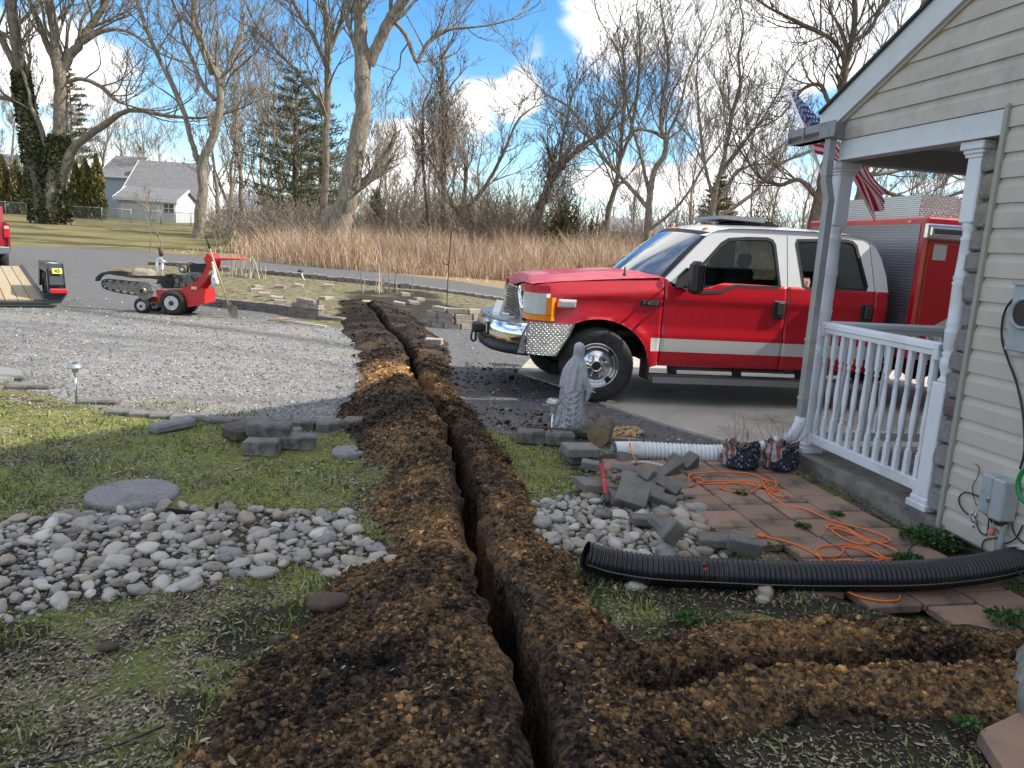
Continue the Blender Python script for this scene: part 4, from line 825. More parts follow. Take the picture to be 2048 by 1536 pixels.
def hoodf(u, v):
    e = 2 * v - 1; x = -.86 + (1.62) * u; cen = .38 + .36 * e * e; xe = min(x, 9); x = -.86 + .10 * e * e + (cen - (-.86 + .10 * e * e) + .02) * u
    zs = np.interp(x, [-.86, -.82, -.74, -.5, 0, .4, .8], [1.21, 1.255, 1.29, 1.325, 1.375, 1.41, 1.44]); cr_ = .085 * (1 - abs(e) ** 2.2) + .012 * math.exp(-((abs(e) - .62) / .09) ** 2)
    yo = .085 + .15 * max(0, (-.5 - x) / .33) ** 2
    return (x, yo + (W - 2 * yo) * v, zs + cr_ * min(1, (x + .90) * 6))
patch(hoodf, 28, 30, 'hood', REDP, truck)
m = M()
for v in np.linspace(.02, .98, 12): pass
patch(lambda u, v: (np.array(hoodf(1, v)) + np.array([.0, 0, -.012]) + np.array([.10 * u, 0, -.01 * u])).tolist(), 2, 20, 'cowl', BLK, truck)
for yv in (.35, 1.15):
    m = M(); m.tube([(.66 if yv < 1 else .42, yv, 1.455), (.60 if yv < 1 else .46, yv + .25, 1.50), (.62, yv + .55, 1.53)], .009, 6); m.build('wiper', BLK, truck)
# front end
m = M(); ys = np.linspace(.42, W - .42, 10)
m.box((-.80, W / 2, 1.04), (.05, 1.16, .40), bev=.03); m.build('grille_surround', CHR, truck)
m = M()
for k in range(9): m.box((-.822, W / 2, .90 + k * .035), (.035, 1.02, .018))
m.box((-.818, W / 2, 1.04), (.03, .03, .32)); m.build('grille', pbr('grille_grey', (.10, .10, .11), None, 5, .35, metal=.4), truck)
m = M(); m.tube([(-.80, .40, .86), (-.82, .40, 1.0), (-.84, .44, 1.17), (-.83, .52, 1.22)], .03, 10); m.build('grille_edge', CHR, truck)
for sd in (0, 1):
    yy = (lambda y: y if sd == 0 else W - y)
    fr3 = lambda u, v, d: ((-.79 + .035 + .09 * max(0, (.34 - u)) ** 1 + d), yy(u), v)
    hl = D.objects.new('headlight', None); COL.objects.link(hl); hl.parent = truck
    # a wrap-round lamp: front face plus side face
    pl = [(-.795, .40), (-.80, .30), (-.79, .20), (-.755, .11), (-.69, .045), (-.60, .004), (-.535, -.010)]
    def lamp(i0_, i1_, z0_, z1_, mat, nm, out=.0):
        m = M(); seg = pl[i0_:i1_ + 1]; V = []; 
        for (a_, b_) in seg: V += [(a_ - out, yy(b_ - out), z0_), (a_ - out, yy(b_ - out), z1_), (a_ + .06, yy(b_ + .05), z0_), (a_ + .06, yy(b_ + .05), z1_)]
        n = len(seg); F = []
        for i in range(n - 1): q = 4 * i; F += [(q, q + 4, q + 5, q + 1), (q + 1, q + 5, q + 7, q + 3), (q, q + 2, q + 6, q + 4)]
        F += [(0, 1, 3, 2), (4 * n - 4, 4 * n - 2, 4 * n - 1, 4 * n - 3)]; m.add(V, F, 0, False); return m.build(nm, mat, hl)
    lamp(0, 5, .960, 1.19, LENS, 'lens', .026); lamp(5, 6, .960, 1.15, AMB, 'side_marker', .026); lamp(0, 6, .895, .955, AMB, 'turn_signal', .028)
for sd in (0, 1):
    yy = (lambda y: y if sd == 0 else W - y); m = M(); m.prism([(-.835, .46), (-.82, .24), (-.775, .13), (-.70, .06), (-.58, .03), (-.58, .30), (-.7, .46)], 1.19, 1.272, lambda u, v, d: (u, yy(v), d)); m.build('header_panel', REDP, truck)
pc = [(-.81, -.035), (-.90, .03), (-1.0, .11), (-1.08, .22), (-1.15, .40), (-1.19, .65), (-1.21, W / 2)]; pc = pc + [(a_, W - b_) for a_, b_ in pc[-2::-1]]
def sweep(prof, name, mat, pth=pc, smooth=True):
    V = []; P = np.array(pth); T = np.gradient(P, axis=0); T /= np.linalg.norm(T, axis=1)[:, None]; Nn = np.stack([-T[:, 1], T[:, 0]], 1)
    if Nn[len(P) // 2][0] > 0: Nn = -Nn
    for p, n_ in zip(P, Nn): V += [(p[0] + n_[0] * o_, p[1] + n_[1] * o_, z) for o_, z in prof]
    k = len(prof); F = [(i * k + j, i * k + (j + 1) % k, (i + 1) * k + (j + 1) % k, (i + 1) * k + j) for i in range(len(P) - 1) for j in range(k)] + [tuple(range(k)), tuple(range(len(V) - k, len(V)))]
    m = M(); m.add(V, F, 0, smooth); return m.build(name, mat, truck)
sweep([(-.06, .62), (.0, .615), (.018, .64), (.022, .72), (.016, .78), (-.005, .83), (-.04, .862), (-.07, .865)], 'bumper', CHR)
sweep([(-.05, .50), (.0, .50), (.012, .53), (.014, .612), (-.05, .612)], 'bumper_valance', BLK)
m = M(); m.prism([(-.80, 0.0), (-.95, .10), (-1.07, .24), (-1.15, .45), (-1.19, W / 2), (-1.15, W - .45), (-1.07, W - .24), (-.95, W - .1), (-.80, W), (-.74, W), (-.74, 0)], .855, .868, lambda u, v, d: (u, v, d)); m.build('bumper_deck', DPT, truck)
for sd in (0, 1):
    yy = (lambda y: y if sd == 0 else W - y); m = M(); m.prism([tp(1058, 643), tp(1147, 648), tp(1139, 670), tp(1122, 695), tp(1112, 712), tp(1032, 705), tp(1040, 675), tp(1050, 655)], -.035, -.02, lambda u, v, d: (u, yy(d), v)); m.build('corner_plate', DPX, truck)
    m = M(); m.tube([(q[0], yy(-.036), q[1]) for q in (tp(1147, 648), tp(1139, 670), tp(1122, 695), tp(1112, 712))], .006, 6); m.tube([(q[0], yy(-.036), q[1]) for q in (tp(1058, 643), tp(1050, 655), tp(1040, 675), tp(1032, 705))], .006, 6); m.build('plate_edge', BLK, truck)['kind'] = 'stuff'
m = M(); m.box((-1.16, .50, .735), (.06, .11, .15), RM(0, 0, -.35), bev=.012); m.build('bumper_lamp_recess', BLK, truck)
m = M(); m.box((-1.195, .49, .735), (.02, .05, .11), RM(0, 0, -.35), bev=.008); m.build('bumper_lamp', LENS, truck)
m = M(); m.box((-1.25, .86, .70), (.16, .16, .11), bev=.02); m.lathe([(.045, -.2), (.045, .2)], (-1.24, W / 2 - .02, .70), 14, 'y'); m.build('winch', BLK, truck)
m = M(); m.tube(catmull([(-1.32, .86, .66), (-1.335, .86, .60), (-1.33, .86, .55), (-1.30, .86, .53), (-1.275, .86, .56), (-1.29, .86, .585)], 5), .012, 8); m.tube([(-1.27, .95, .66), (-1.27, .95, .52)], .014, 8); m.build('tow_hook', BLK, truck)
m = M(); m.box((-1.00, .80, .875), (.26, .5, .012)); m.box((-.98, .62, .895), (.10, .14, .03), bev=.006); m.build('deck_tray', ALU, truck)
m = M(); m.box((-1.02, .90, .955), (.012, .16, .16), RM(0, .35, .4)); m.build('white_card', pbr('white_card', (.8, .8, .8), None, 5, .5), truck)
m = M(); q0 = tp(1115, 599); q1 = tp(1155, 617); m.box(((q0[0] + q1[0]) / 2, -.002, (q0[1] + q1[1]) / 2), (.225, .03, .10), bev=.014); m.build('marker_light', CHR, truck)
m = M(); m.box(((q0[0] + q1[0]) / 2, -.018, (q0[1] + q1[1]) / 2), (.175, .012, .062), bev=.004); 
for k in range(3): m.box(((q0[0] + q1[0]) / 2, -.026, (q0[1] + q1[1]) / 2 - .018 + k * .018), (.165, .004, .005))
m.build('marker_lens', LENS, truck)
qb = tp(1301, 606); m = M(); m.box((qb[0], .002, qb[1] - .003), (.235, .008, .062), bev=.003); m.build('badge_plate', BLK, truck)
text('badge', 'F450', .062, CHR, truck, (qb[0], -.006, qb[1] - .002), (rad(90), 0, 0), .002, .0008, 1.45)
m = M(); qa = tp(1248, 560, .12); 
for (xx_, yy_, zz_) in ((qa[0], .12, 1.43), (.15, 1.75, 1.43)): m.lathe([(.022, 0), (.022, .015), (.012, .03), (.009, .09), (.003, .10), (.002, .17)], (xx_, yy_, zz_), 10)
m.build('antenna', BLK, truck)['kind'] = 'stuff'
# mirrors
for sd in (0, 1):
    yy = (lambda y: y if sd == 0 else W - y); mr_ = D.objects.new('mirror', None); COL.objects.link(mr_); mr_.parent = truck
    a0 = tp(1398, 556, -.28); m = M(); m.box((a0[0] - .03, yy(-.27), a0[1]), (.13, .20, .36), bev=.045); m.build('housing', BLK, mr_)
    m = M(); m.box((a0[0] + .035, yy(-.27), a0[1]), (.006, .155, .30), bev=.003); m.build('glass', CHR, mr_)
    m = M(); m.tube([(.99, yy(.03), 1.55), (a0[0] - .05, yy(-.20), a0[1] + .10)], .014, 8); m.tube([(.96, yy(.03), 1.36), (a0[0] - .05, yy(-.20), a0[1] - .12)], .014, 8); m.build('arm', BLK, mr_)
    m = M(); m.prism([(.84, 1.34), (1.02, 1.335), (1.03, 1.50), (.98, 1.56), (.88, 1.46)], -.045, .03, lambda u, v, d: (u, yy(yg(v) + d), v)); m.build('base', BLK, mr_)
# wheels
def wheel(x, y, side, turn, dual=False):
    g = D.objects.new('wheel', None); COL.objects.link(g); g.parent = truck; g.location = (x, y, .415); g.rotation_euler = (0, 0, turn + (math.pi if side else 0))
    m = M(); pr = [(.255, .0), (.262, -.008), (.29, -.016), (.35, -.018), (.385, -.004), (.405, .012), (.4145, .03), (.4145, .21), (.405, .228), (.385, .244), (.35, .255), (.29, .25), (.255, .24)]
    m.lathe([(r_, h) for r_, h in pr], (0, 0, 0), 56, 'y', cap=False)
    for k in range(56):
        t = 2 * math.pi * k / 56
        for (off, yy_) in ((0, .045), (.5, .085), (0, .12), (.5, .155), (0, .195)):
            t2 = 2 * math.pi * (k + off) / 56; m.box((.417 * math.cos(t2), yy_, .417 * math.sin(t2)), (.012, .030, .030), RM(0, -t2, 0))
    m.build('tyre', TYR, g)
    m = M(); pr = [(.258, .0), (.252, -.010), (.240, -.006), (.236, .02), (.222, .045), (.205, .045), (.185, .02), (.165, -.012), (.150, -.022), (.098, -.022), (.094, -.030), (.070, -.034), (.066, -.070), (.052, -.074), (.045, -.06)]
    m.lathe(pr, (0, 0, 0), 48, 'y', cap=False); m.build('rim', ALU, g)
    m = M(); m.lathe([(.045, -.062), (.0, -.058)], (0, 0, 0), 20, 'y'); m.lathe([(.25, .10), (.0, .10)], (0, 0, 0), 24, 'y', cap=False); m.build('hub_cap', BLK, g)
    ln = D.meshes.new('x'); D.meshes.remove(ln); first = None
    for k in range(8):
        t = 2 * math.pi * (k + .5) / 8
        if first is None: m = M(); m.lathe([(.014, -.02), (.014, -.038), (.008, -.05), (0, -.05)], (0, 0, 0), 6, 'y'); first = m.build('lug_nut', CHR, g); q = first
        else: q = inst(first, 'lug_nut', parent=g)
        q.location = (.122 * math.cos(t), 0, .122 * math.sin(t))
    first = None
    for k in range(4):
        t = math.pi / 2 * k + .75
        if first is None: m = M(); m.lathe([(.028, 0), (.02, -.006), (0, -.007)], (0, 0, 0), 14, 'y'); first = m.build('hand_hole', BLK, g); q = first
        else: q = inst(first, 'hand_hole', parent=g)
        q.location = (.196 * math.cos(t), .028, .196 * math.sin(t)); q.scale = (1.15, 1, 1.15); q.rotation_euler = (0, 0, 0)
    return g
wheel(0, .0, 0, -.20); wheel(0, W, 1, -.20); wheel(4.75, -.16, 0, 0); wheel(4.75, W + .16, 1, 0)
# underside and wheel wells
m = M(); m.box((.02, .62, .80), (1.30, .06, .70)); m.box((.02, W - .62, .80), (1.3, .06, .7)); m.box((.0, W / 2, 1.10), (1.4, 1.75, .10)); m.box((.68, W / 2, .75), (.08, 1.85, .6)); m.box((-.70, W / 2, .85), (.06, 1.6, .42)); m.build('wheel_well', UND, truck)
m = M(); m.box((2.5, .62, .58), (7.2, .07, .16)); m.box((2.5, W - .62, .58), (7.2, .07, .16)); m.lathe([(.05, .1), (.05, W - .1)], (0, 0, .40), 12, 'y'); m.lathe([(.06, 0), (.06, W)], (4.75, 0, .40), 12, 'y'); m.lathe([(.12, .85), (.17, W / 2), (.12, 1.2)], (4.75, 0, .40), 14, 'y'); m.lathe([(.05, 1), (.05, 4.7)], (0, W / 2, .48), 10, 'x')
m.box((2.0, .55, .42), (1.0, .45, .14), bev=.04); m.box((.1, W / 2, .62), (.7, .5, .5), bev=.05); m.build('chassis', UND, truck)
m = M(); m.box((2.1, W / 2, .50), (2.8, W - .2, .06)); m.build('cab_floor', UND, truck)
m = M(); m.prism([(.60, .27), (.635, .27), (.635, .62), (.60, .70)], .02, .26, lambda u, v, d: (u, d, v)); m.build('mudflap', BLK, truck)
for sd in (0, 1):
    yy = (lambda y: y if sd == 0 else W - y); rb = D.objects.new('running_board', None); COL.objects.link(rb); rb.parent = truck
    m = M(); m.box((2.05, yy(.03), .322), (2.82, .26, .016)); m.build('tread', DPT, rb); m = M(); m.box((2.05, yy(-.105), .292), (2.82, .012, .070)); m.build('edge', DPX, rb)
    m = M()
    for xb in (.95, 1.75, 2.55, 3.3): m.prism([(xb - .05, .31), (xb + .05, .31), (xb + .02, .52), (xb - .09, .52)], .08, .12, lambda u, v, d: (u, yy(d), v))
    m.build('bracket', UND, rb)['kind'] = 'stuff'
    m = M(); m.box((2.15, yy(.35), .41), (2.2, .02, .13)); m.build('sill', pbr('tan_sill', (.20, .17, .12), (.10, .09, .07), 6, .7), rb)
# cabin inside
m = M(); m.prism([(.55, 1.40), (.95, 1.42), (1.12, 1.34), (1.12, 1.0), (.55, 1.0)], .12, W - .12, lambda u, v, d: (u, d, v)); m.build('dashboard', pbr('dash', (.03, .035, .035), None, 5, .7), truck)
SEATM = pbr('seat_cloth', (.05, .055, .06), (.08, .085, .09), 20, .9)
for xs3 in (1.75, 2.85):
    for ys3 in (.28, 1.12):
        st = D.objects.new('seat', None); COL.objects.link(st); st.parent = truck
        m = M(); m.box((xs3 - .22, ys3 + .3, 1.0), (.5, .58, .16), bev=.05); m.build('cushion', SEATM, st); m = M(); m.box((xs3 + .08, ys3 + .3, 1.30), (.14, .54, .60), RM(0, .18, 0), bev=.05); m.build('backrest', SEATM, st); m = M(); m.box((xs3 + .16, ys3 + .3, 1.68), (.10, .26, .17), RM(0, .18, 0), bev=.04); m.build('headrest', SEATM, st)
m = M(); m.tube([(1.18 + .05 * math.sin(t), .55 + .19 * math.cos(t), 1.38 + .17 * math.sin(t)) for t in np.linspace(0, 6.283, 25)[:-1]], .013, 8, closed=True); m.box((1.19, .55, 1.38), (.03, .33, .04)); m.build('steering_wheel', BLK, truck)
m = M(); m.box((1.85, W / 2, .78), (3.2, W - .3, .06)); m.build('inner_floor', UND, truck)
# on the roof
for (xl, yl) in ((1.30, .38), (1.15, .86), (1.13, 1.015), (1.15, 1.17), (1.28, 1.66)):
    m = M(); m.lathe([(.0, .034), (.016, .032), (.03, .022), (.038, 0)], (0, 0, 0), 14); V = np.array(m.v) * (1.4, .9, 1.25); m.v = [tuple(q) for q in V]; o = m.build('clearance_light', AMB, truck); zr = roof((xl - 1.22) / 2.14 if xl > 1.22 else .02, (yl - .17) / 1.69)[2]; o.location = (xl, yl, max(zr, 2.0) - .004)
lb = D.objects.new('light_bar', None); COL.objects.link(lb); lb.parent = truck
m = M(); m.prism([(1.55, 2.155), (2.10, 2.14), (2.12, 2.20), (1.57, 2.195)], .55, 1.5, lambda u, v, d: (u, d, v)); m.build('housing', pbr('light_bar_grey', (.30, .31, .32), (.22, .23, .24), 20, .4), lb)
m = M(); m.box((2.05, 1.0, 2.12), (.40, .75, .03), bev=.01); m.prism([(1.85, 2.10), (2.35, 2.09), (2.20, 2.16), (1.9, 2.16)], .6, 1.4, lambda u, v, d: (u, d, v)); m.build('mount', BLK, lb)
# rear box body
BX0, BX1, BY0, BY1, BZ0, BZ1 = 3.66, 6.35, -.25, 2.28, .66, 2.30
bb = D.objects.new('box_body', None); COL.objects.link(bb); bb.parent = truck
m = M(); m.box(((BX0 + BX1) / 2, (BY0 + BY1) / 2, (BZ0 + BZ1) / 2), (BX1 - BX0, BY1 - BY0, BZ1 - BZ0), bev=.025); m.build('shell', REDP, bb)
m = M(); m.prism([(BY0 + .10, BZ0 + .05), (BY1 - .1, BZ0 + .05), (BY1 - .1, BZ1 - .085), (BY0 + .10, BZ1 - .085)], BX0 - .006, BX0 + .002, lambda u, v, d: (d, u, v)); m.build('front_plate', DPY, bb)
yq = BY0
bx = lambda x_, y_: tp(x_, y_, BY0)
d0 = [bx(1853, 478), bx(1960, 480)]; zb_ = .74; xA = (d0[0][0] + 0.01); xB = xA + .78; zT = d0[0][1] - .005
m = M()
for k, (off, wd) in enumerate(((0, .007), (.035, .009))):
    m.box(((xA + off), yq - .004, (zb_ + zT) / 2), (wd, .006, zT - zb_ - off * 2)); m.box((xA + (xB - xA) / 2, yq - .004, zT - off), (xB - xA - off * 2, .006, wd)); m.box((xB - off, yq - .004, (zb_ + zT) / 2), (wd, .006, zT - zb_ - off * 2))
m.build('gold_trim', GOLD, bb)['kind'] = 'stuff'
m = M(); m.box(((xA + xB) / 2, yq - .002, (zb_ + zT) / 2), (xB - xA - .075, .008, zT - zb_ - .08), bev=.003); m.build('compartment_door', pbr('reflective_red', (.50, .004, .008), None, 5, .35, coat=.6), bb)
q0 = bx(1864, 489); q1 = bx(1893, 521); m = M(); m.box(((q0[0] + q1[0]) / 2, yq - .008, (q0[1] + q1[1]) / 2), (.165, .004, .175)); m.build('plaque', STRP, bb)
ch = [bx(1855, 660), bx(1910, 628), bx(1960, 596), bx(1960, 690), bx(1860, 690)]; 
m = M(); c0 = bx(1853, 659); c1 = bx(1910, 628); sl_ = (c1[1] - c0[1]) / (c1[0] - c0[0]); m.prism([(c0[0], c0[1]), (c0[0] + .60, c0[1] + .60 * sl_), (c0[0] + .60, c0[1] - .25 + .6 * sl_), (c0[0] + .22, c0[1] - .25)], yq - .012, yq - .004, lambda u, v, d: (u, d, v)); m.build('chevron', STRP, bb)
u0 = bx(1850, 449); u1 = bx(1940, 478); m = M(); cxx, czz = u0[0] + .31, (u0[1] + bx(1850, 475)[1]) / 2
m.box((cxx, yq - .02, czz), (.62, .05, .17), bev=.015); m.build('scene_light_frame', ALU, bb); m = M(); m.box((cxx, yq - .05, czz), (.52, .02, .10), bev=.008); m.build('scene_light_bezel', CHR, bb); m = M(); m.box((cxx, yq - .062, czz), (.46, .008, .055)); m.build('scene_light', pbr('dark_lens', (.06, .065, .06), None, 5, .1, coat=1), bb)
m = M(); m.box((5.3, (BY0 + BY1) / 2 + .1, 2.44), (3.3 - .3, 2.0, .26)); m.build('top_chest', DPX, bb)
m = M(); m.box((3.66 + .012 - .02, .0 + .05, BZ1 - .055), (.01, .06, .02), bev=.003); m.build('marker', AMB, bb)
m = M(); m.box(((BX0 + BX1) / 2, BY0 - .004, BZ0 + .03), (BX1 - BX0 - .04, .012, .05)); m.build('rub_rail', DPX, bb)
m = M(); m.box((4.75, BY0 - .003, .70), (1.1, .02, .14)); m.prism([(4.2 + .55 + .52 * math.cos(t), .42 + .52 * math.sin(t)) for t in np.linspace(0, math.pi, 15)], BY0 - .01, BY0 + .01, lambda u, v, d: (u, d, v)); m.build('wheel_arch', BLK, bb)
m = M(); m.box((5.0, 1.0, .55), (2.5, 1.4, .2)); m.build('subframe', UND, bb)
# small keystone sticker on the rear side window
k0 = tp(1613, 567, yg(1.5)); ks = [(-.04, .055), (-.035, .045), (-.045, .02), (-.025, -.045), (.025, -.045), (.045, .02), (.035, .045), (.04, .055)]
m = M(); m.prism([(k0[0] + a_ * 1.15, k0[1] + b_ * 1.15) for a_, b_ in ks], .008, .011, lambda u, v, d: (u, yg(v) + d, v)); m.build('sticker_border', pbr('sticker_red', (.40, .12, .09), None, 5, .5), truck)
m = M(); m.prism([(k0[0] + a_ * .85, k0[1] + b_ * .85) for a_, b_ in ks], .003, .006, lambda u, v, d: (u, yg(v) + d, v)); m.build('sticker_field', pbr('sticker_pale', (.55, .45, .38), None, 5, .5), truck)
m = M(); m.prism([(k0[0] + a_ * .4, k0[1] + b_ * .6) for a_, b_ in ks], -.001, .002, lambda u, v, d: (u, yg(v) + d, v)); m.build('sticker_emblem', pbr('sticker_red'  , (.4, .12, .09)), truck)
# concrete driveway under the truck
cp = CONC; CDR = pbr('driveway_concrete', (.48, .445, .37), (.38, .355, .30), 1.5, .9, bump=.25, bscale=60, dirt=(.16, .155, .145), dirtscale=.9)
m = M(); m.prism(cp, -.1, .013, lambda u, v, d: (u, v, d)); o = m.build('driveway_slab', CDR, None, kind='structure')
# ------------------------------------------------------------------ bare trees
def bark(name, c1, c2):
    m, nt, p = newmat(name); b = NB(nt); v = b.n('ShaderNodeMapping', {'Vector': b.pos(), 'Scale': (1, 1, .28)}).outputs[0]; n_ = b.noise(9, v, 5, .75)
    b.set(p.inputs['Base Color'], b.mix(b.ss(n_, .35, .65), c1, c2)); p.inputs['Roughness'].default_value = .95; p.inputs['Specular IOR Level'].default_value = .1; b.set(p.inputs['Normal'], b.bump(n_, .9, .08)); return m
BARK = bark('bark_grey', (.13, .108, .082), (.31, .265, .205)); BARK2 = bark('bark_pale', (.16, .135, .105), (.36, .31, .24)); BARK3 = bark('bark_dark', (.10, .082, .062), (.24, .20, .155)); TWIG = bark('twig_brown', (.22, .175, .135), (.40, .33, .26))
class Tree:
    def __init__(s, seed): s.V = []; s.F = []; s.n = 0; s.r = random.Random(seed)
    def tube(s, P, R, k):
        P = np.asarray(P, float); N = len(P); T = np.gradient(P, axis=0); T /= np.linalg.norm(T, axis=1)[:, None] + 1e-9
        ref = np.array([.3, .9, .1]); u = np.cross(T, ref); u /= np.linalg.norm(u, axis=1)[:, None] + 1e-9; w_ = np.cross(T, u); a_ = np.arange(k) * 2 * math.pi / k
        ring = P[:, None] + np.asarray(R)[:, None, None] * (np.cos(a_)[None, :, None] * u[:, None] + np.sin(a_)[None, :, None] * w_[:, None]); s.V.append(ring.reshape(-1, 3))
        i = np.arange(N - 1)[:, None] * k; j = np.arange(k)[None]; j2 = (j + 1) % k; s.F.append((np.stack([i + j, i + j2, i + k + j2, i + k + j], -1)).reshape(-1, 4) + s.n); s.n += N * k
    def grow(s, p, d, L, r, lev, up=.12, wig=.22, nch=(7, 6, 4), rmin=.008, spread=.75, droop=0.0):
        R = s.r; nseg = max(3, (7, 6, 4, 3, 3)[min(lev, 4)]); P = [np.array(p, float)]; d = np.array(d, float); d /= np.linalg.norm(d); D_ = [d]
        for i in range(nseg):
            d = d + np.array([R.gauss(0, wig), R.gauss(0, wig), R.gauss(0, wig * .6) + up - droop]); d /= np.linalg.norm(d); P.append(P[-1] + d * L / nseg); D_.append(d)
        rr = np.maximum(np.linspace(r, r * .32, nseg + 1), rmin); s.tube(P, rr, (7, 5, 4, 3, 3)[min(lev, 4)])
        if lev < len(nch):
            for c in range(nch[lev]):
                t = R.uniform(.22, 1.0) if c else 1.0; i = min(int(t * nseg), nseg - 1); f = t * nseg - i; q = P[i] * (1 - f) + P[i + 1] * f; dd = D_[min(i + 1, nseg)]
                ax = np.array([R.gauss(0, 1) for _ in range(3)]); ax -= dd * (ax @ dd); ax /= np.linalg.norm(ax) + 1e-9; ang = R.uniform(.45, 1) * spread
                nd = dd * math.cos(ang) + ax * math.sin(ang); nd[2] += .12
                s.grow(q, nd, L * R.uniform(.42, .72) * (1.15 - .5 * t), max(r * (.62 - .3 * t), rmin), lev + 1, up, wig, nch, rmin, spread, droop)
    def limb(s, P, R, lev=0, k=9, nch=(6, 5, 4), child_L=None, start=.35, n=9, up=.10, rmin=.010, spread=.9, wig=.2, droop=0):
        P = np.array(catmull(P, 5)); R = np.interp(np.linspace(0, 1, len(P)), np.linspace(0, 1, len(R)), R)
        P = P + np.array([[s.r.gauss(0, .09) * r_ for _ in range(3)] for r_ in R]); s.tube(P, R, k); Lt = np.sum(np.linalg.norm(P[1:] - P[:-1], axis=1)); T = np.gradient(P, axis=0)
        for c in range(n):
            t = start + (1 - start) * (c + s.r.random()) / n; i = min(int(t * (len(P) - 1)), len(P) - 1); dd = T[i] / np.linalg.norm(T[i]); ax = np.array([s.r.gauss(0, 1) for _ in range(3)]); ax -= dd * (ax @ dd); ax /= np.linalg.norm(ax); ang = s.r.uniform(.5, 1) * spread
            nd = dd * math.cos(ang) + ax * math.sin(ang); nd[2] += .15; s.grow(P[i], nd, (child_L or Lt * .35) * s.r.uniform(.6, 1.15) * (1.2 - .45 * t), max(R[i] * .42, rmin * 2), 1, up, wig, (0,) + nch, rmin, .8, droop)
        s.grow(P[-1], T[-1], (child_L or Lt * .35), R[-1], 1, up, wig, (0,) + nch, rmin, .8, droop)
    def build(s, name, mat, parent=None):
        o = npmesh(name, np.concatenate(s.V), np.concatenate(s.F), mat, parent, smooth=True); return o
TREES = 'bare trees along the far side of the lane'
def pxtree(Y, limbs, label, mat, seed, nch=(5, 4, 3), cl=None, n=8, rmin=None, base=None, extra=None, up=.1, group=None, spread=.9):
    """limbs: list of ([(px, py, halfwidth px, [dy])...], start) traced at distance Y; given their own spread in depth"""
    R = random.Random(seed); b0 = limbs[0][0][0]; base = aty(b0[0], b0[1], Y); bz = float(zt(base[0], base[1])); root = E('bare_tree', (base[0], base[1], bz), label, 'tree', group)
    org = np.array([base[0], base[1], bz]); rm = rmin or max(.008, Y * .00022)
    tk = Tree(seed); 
    for li, L_ in enumerate(limbs):
        pts, start = L_[0], L_[1]; dy = 0 if li == 0 else R.uniform(-.12, .12); P = []
        for k, q in enumerate(pts):
            off = dy * k * Y * .06 * (1 if li else 0); P.append(aty(q[0], q[1], Y + off) - org)
        if li == 0: P[0][2] = min(P[0][2], -.15)
        rr = [q[2] * Y / FPX * (.80 if Y > 36 and q[2] > 4 else 1) for q in pts]; t = tk if li == 0 else Tree(seed * 31 + li)
        t.limb(P, rr, nch=nch, child_L=cl or Y * .075, start=start, n=(L_[2] if len(L_) > 2 else n), rmin=rm, up=up, spread=spread)
        if li == 0: t.build('trunk', mat, root)
        else: t.build('limb', mat, root)
    return root, org
t1, o1 = pxtree(58, [([(95, 440, 27), (78, 360, 19), (62, 280, 17), (48, 200, 15), (40, 130, 13), (28, 60, 12), (22, 0, 11), (15, -90, 8)], .45),
    ([(112, 437, 30), (106, 360, 20), (118, 280, 16), (122, 200, 15), (118, 140, 14), (108, 60, 11), (98, 0, 9), (90, -80, 6)], .55), ([(119, 152, 11), (135, 120, 11), (160, 85, 10), (190, 40, 8), (215, 0, 7), (240, -70, 5)], .2),
    ([(118, 140, 8), (95, 90, 8), (75, 40, 7), (60, 0, 6), (45, -60, 5)], .3), ([(113, 400, 16), (135, 320, 13), (165, 280, 9), (210, 250, 8), (245, 225, 6), (275, 221, 5), (320, 229, 4), (365, 235, 3), (410, 236, 2)], .55, 6),
    ([(122, 168, 6), (160, 158, 5), (200, 172, 5), (225, 195, 4), (248, 208, 2)], .3, 5), ([(58, 250, 8), (30, 205, 5), (0, 195, 4), (-50, 185, 3)], .3, 5), ([(98, 320, 7), (80, 250, 6), (62, 215, 4)], .7, 2), ([(48, 170, 9), (15, 100, 8), (-10, 50, 7), (-40, -20, 5)], .3), ([(165, 85, 6), (210, 60, 4), (260, 65, 3), (300, 95, 2)], .2, 6)],
    'huge forked tree at the far left with ivy climbing its trunks', BARK, 11, cl=5.5, n=9)
t2, o2 = pxtree(50, [([(396, 452, 15), (405, 380, 12), (403, 330, 11), (428, 270, 10), (440, 200, 9), (435, 150, 8), (410, 100, 6), (392, 40, 5), (380, -40, 4)], .5), ([(403, 335, 9), (385, 290, 6), (370, 230, 6), (350, 180, 6), (320, 120, 5), (290, 50, 5), (268, -30, 4)], .4),
    ([(436, 175, 7), (455, 140, 5), (468, 100, 4), (482, 72, 3)], .2, 7), ([(430, 200, 5), (405, 170, 4), (385, 120, 4), (365, 80, 3)], .2, 7), ([(424, 150, 5), (400, 90, 4), (385, 30, 4), (395, -40, 3)], .2, 7)], 'slender two-stemmed bare tree left of the shovel handle', BARK2, 12, cl=4.5)
t3, o3 = pxtree(38, [([(664, 512, 20), (680, 450, 27), (697, 380, 25), (712, 299, 22), (726, 211, 19), (723, 123, 19), (720, 50, 15), (718, -10, 14), (714, -90, 10)], .6), ([(738, 130, 14), (760, 80, 13), (783, 35, 13), (807, 0, 12), (850, -60, 8)], .35),
    ([(786, 40, 5), (811, 70, 5), (825, 105, 5), (835, 123, 5), (852, 92, 4), (874, 70, 4), (900, 58, 3), (950, 54, 2)], .2, 10), ([(640, 470, 12), (660, 430, 14), (690, 400, 12)], .9, 1)], 'thick pale leaning trunk rising out of the tan grass near the centre', BARK2, 13, cl=3.6, n=7)
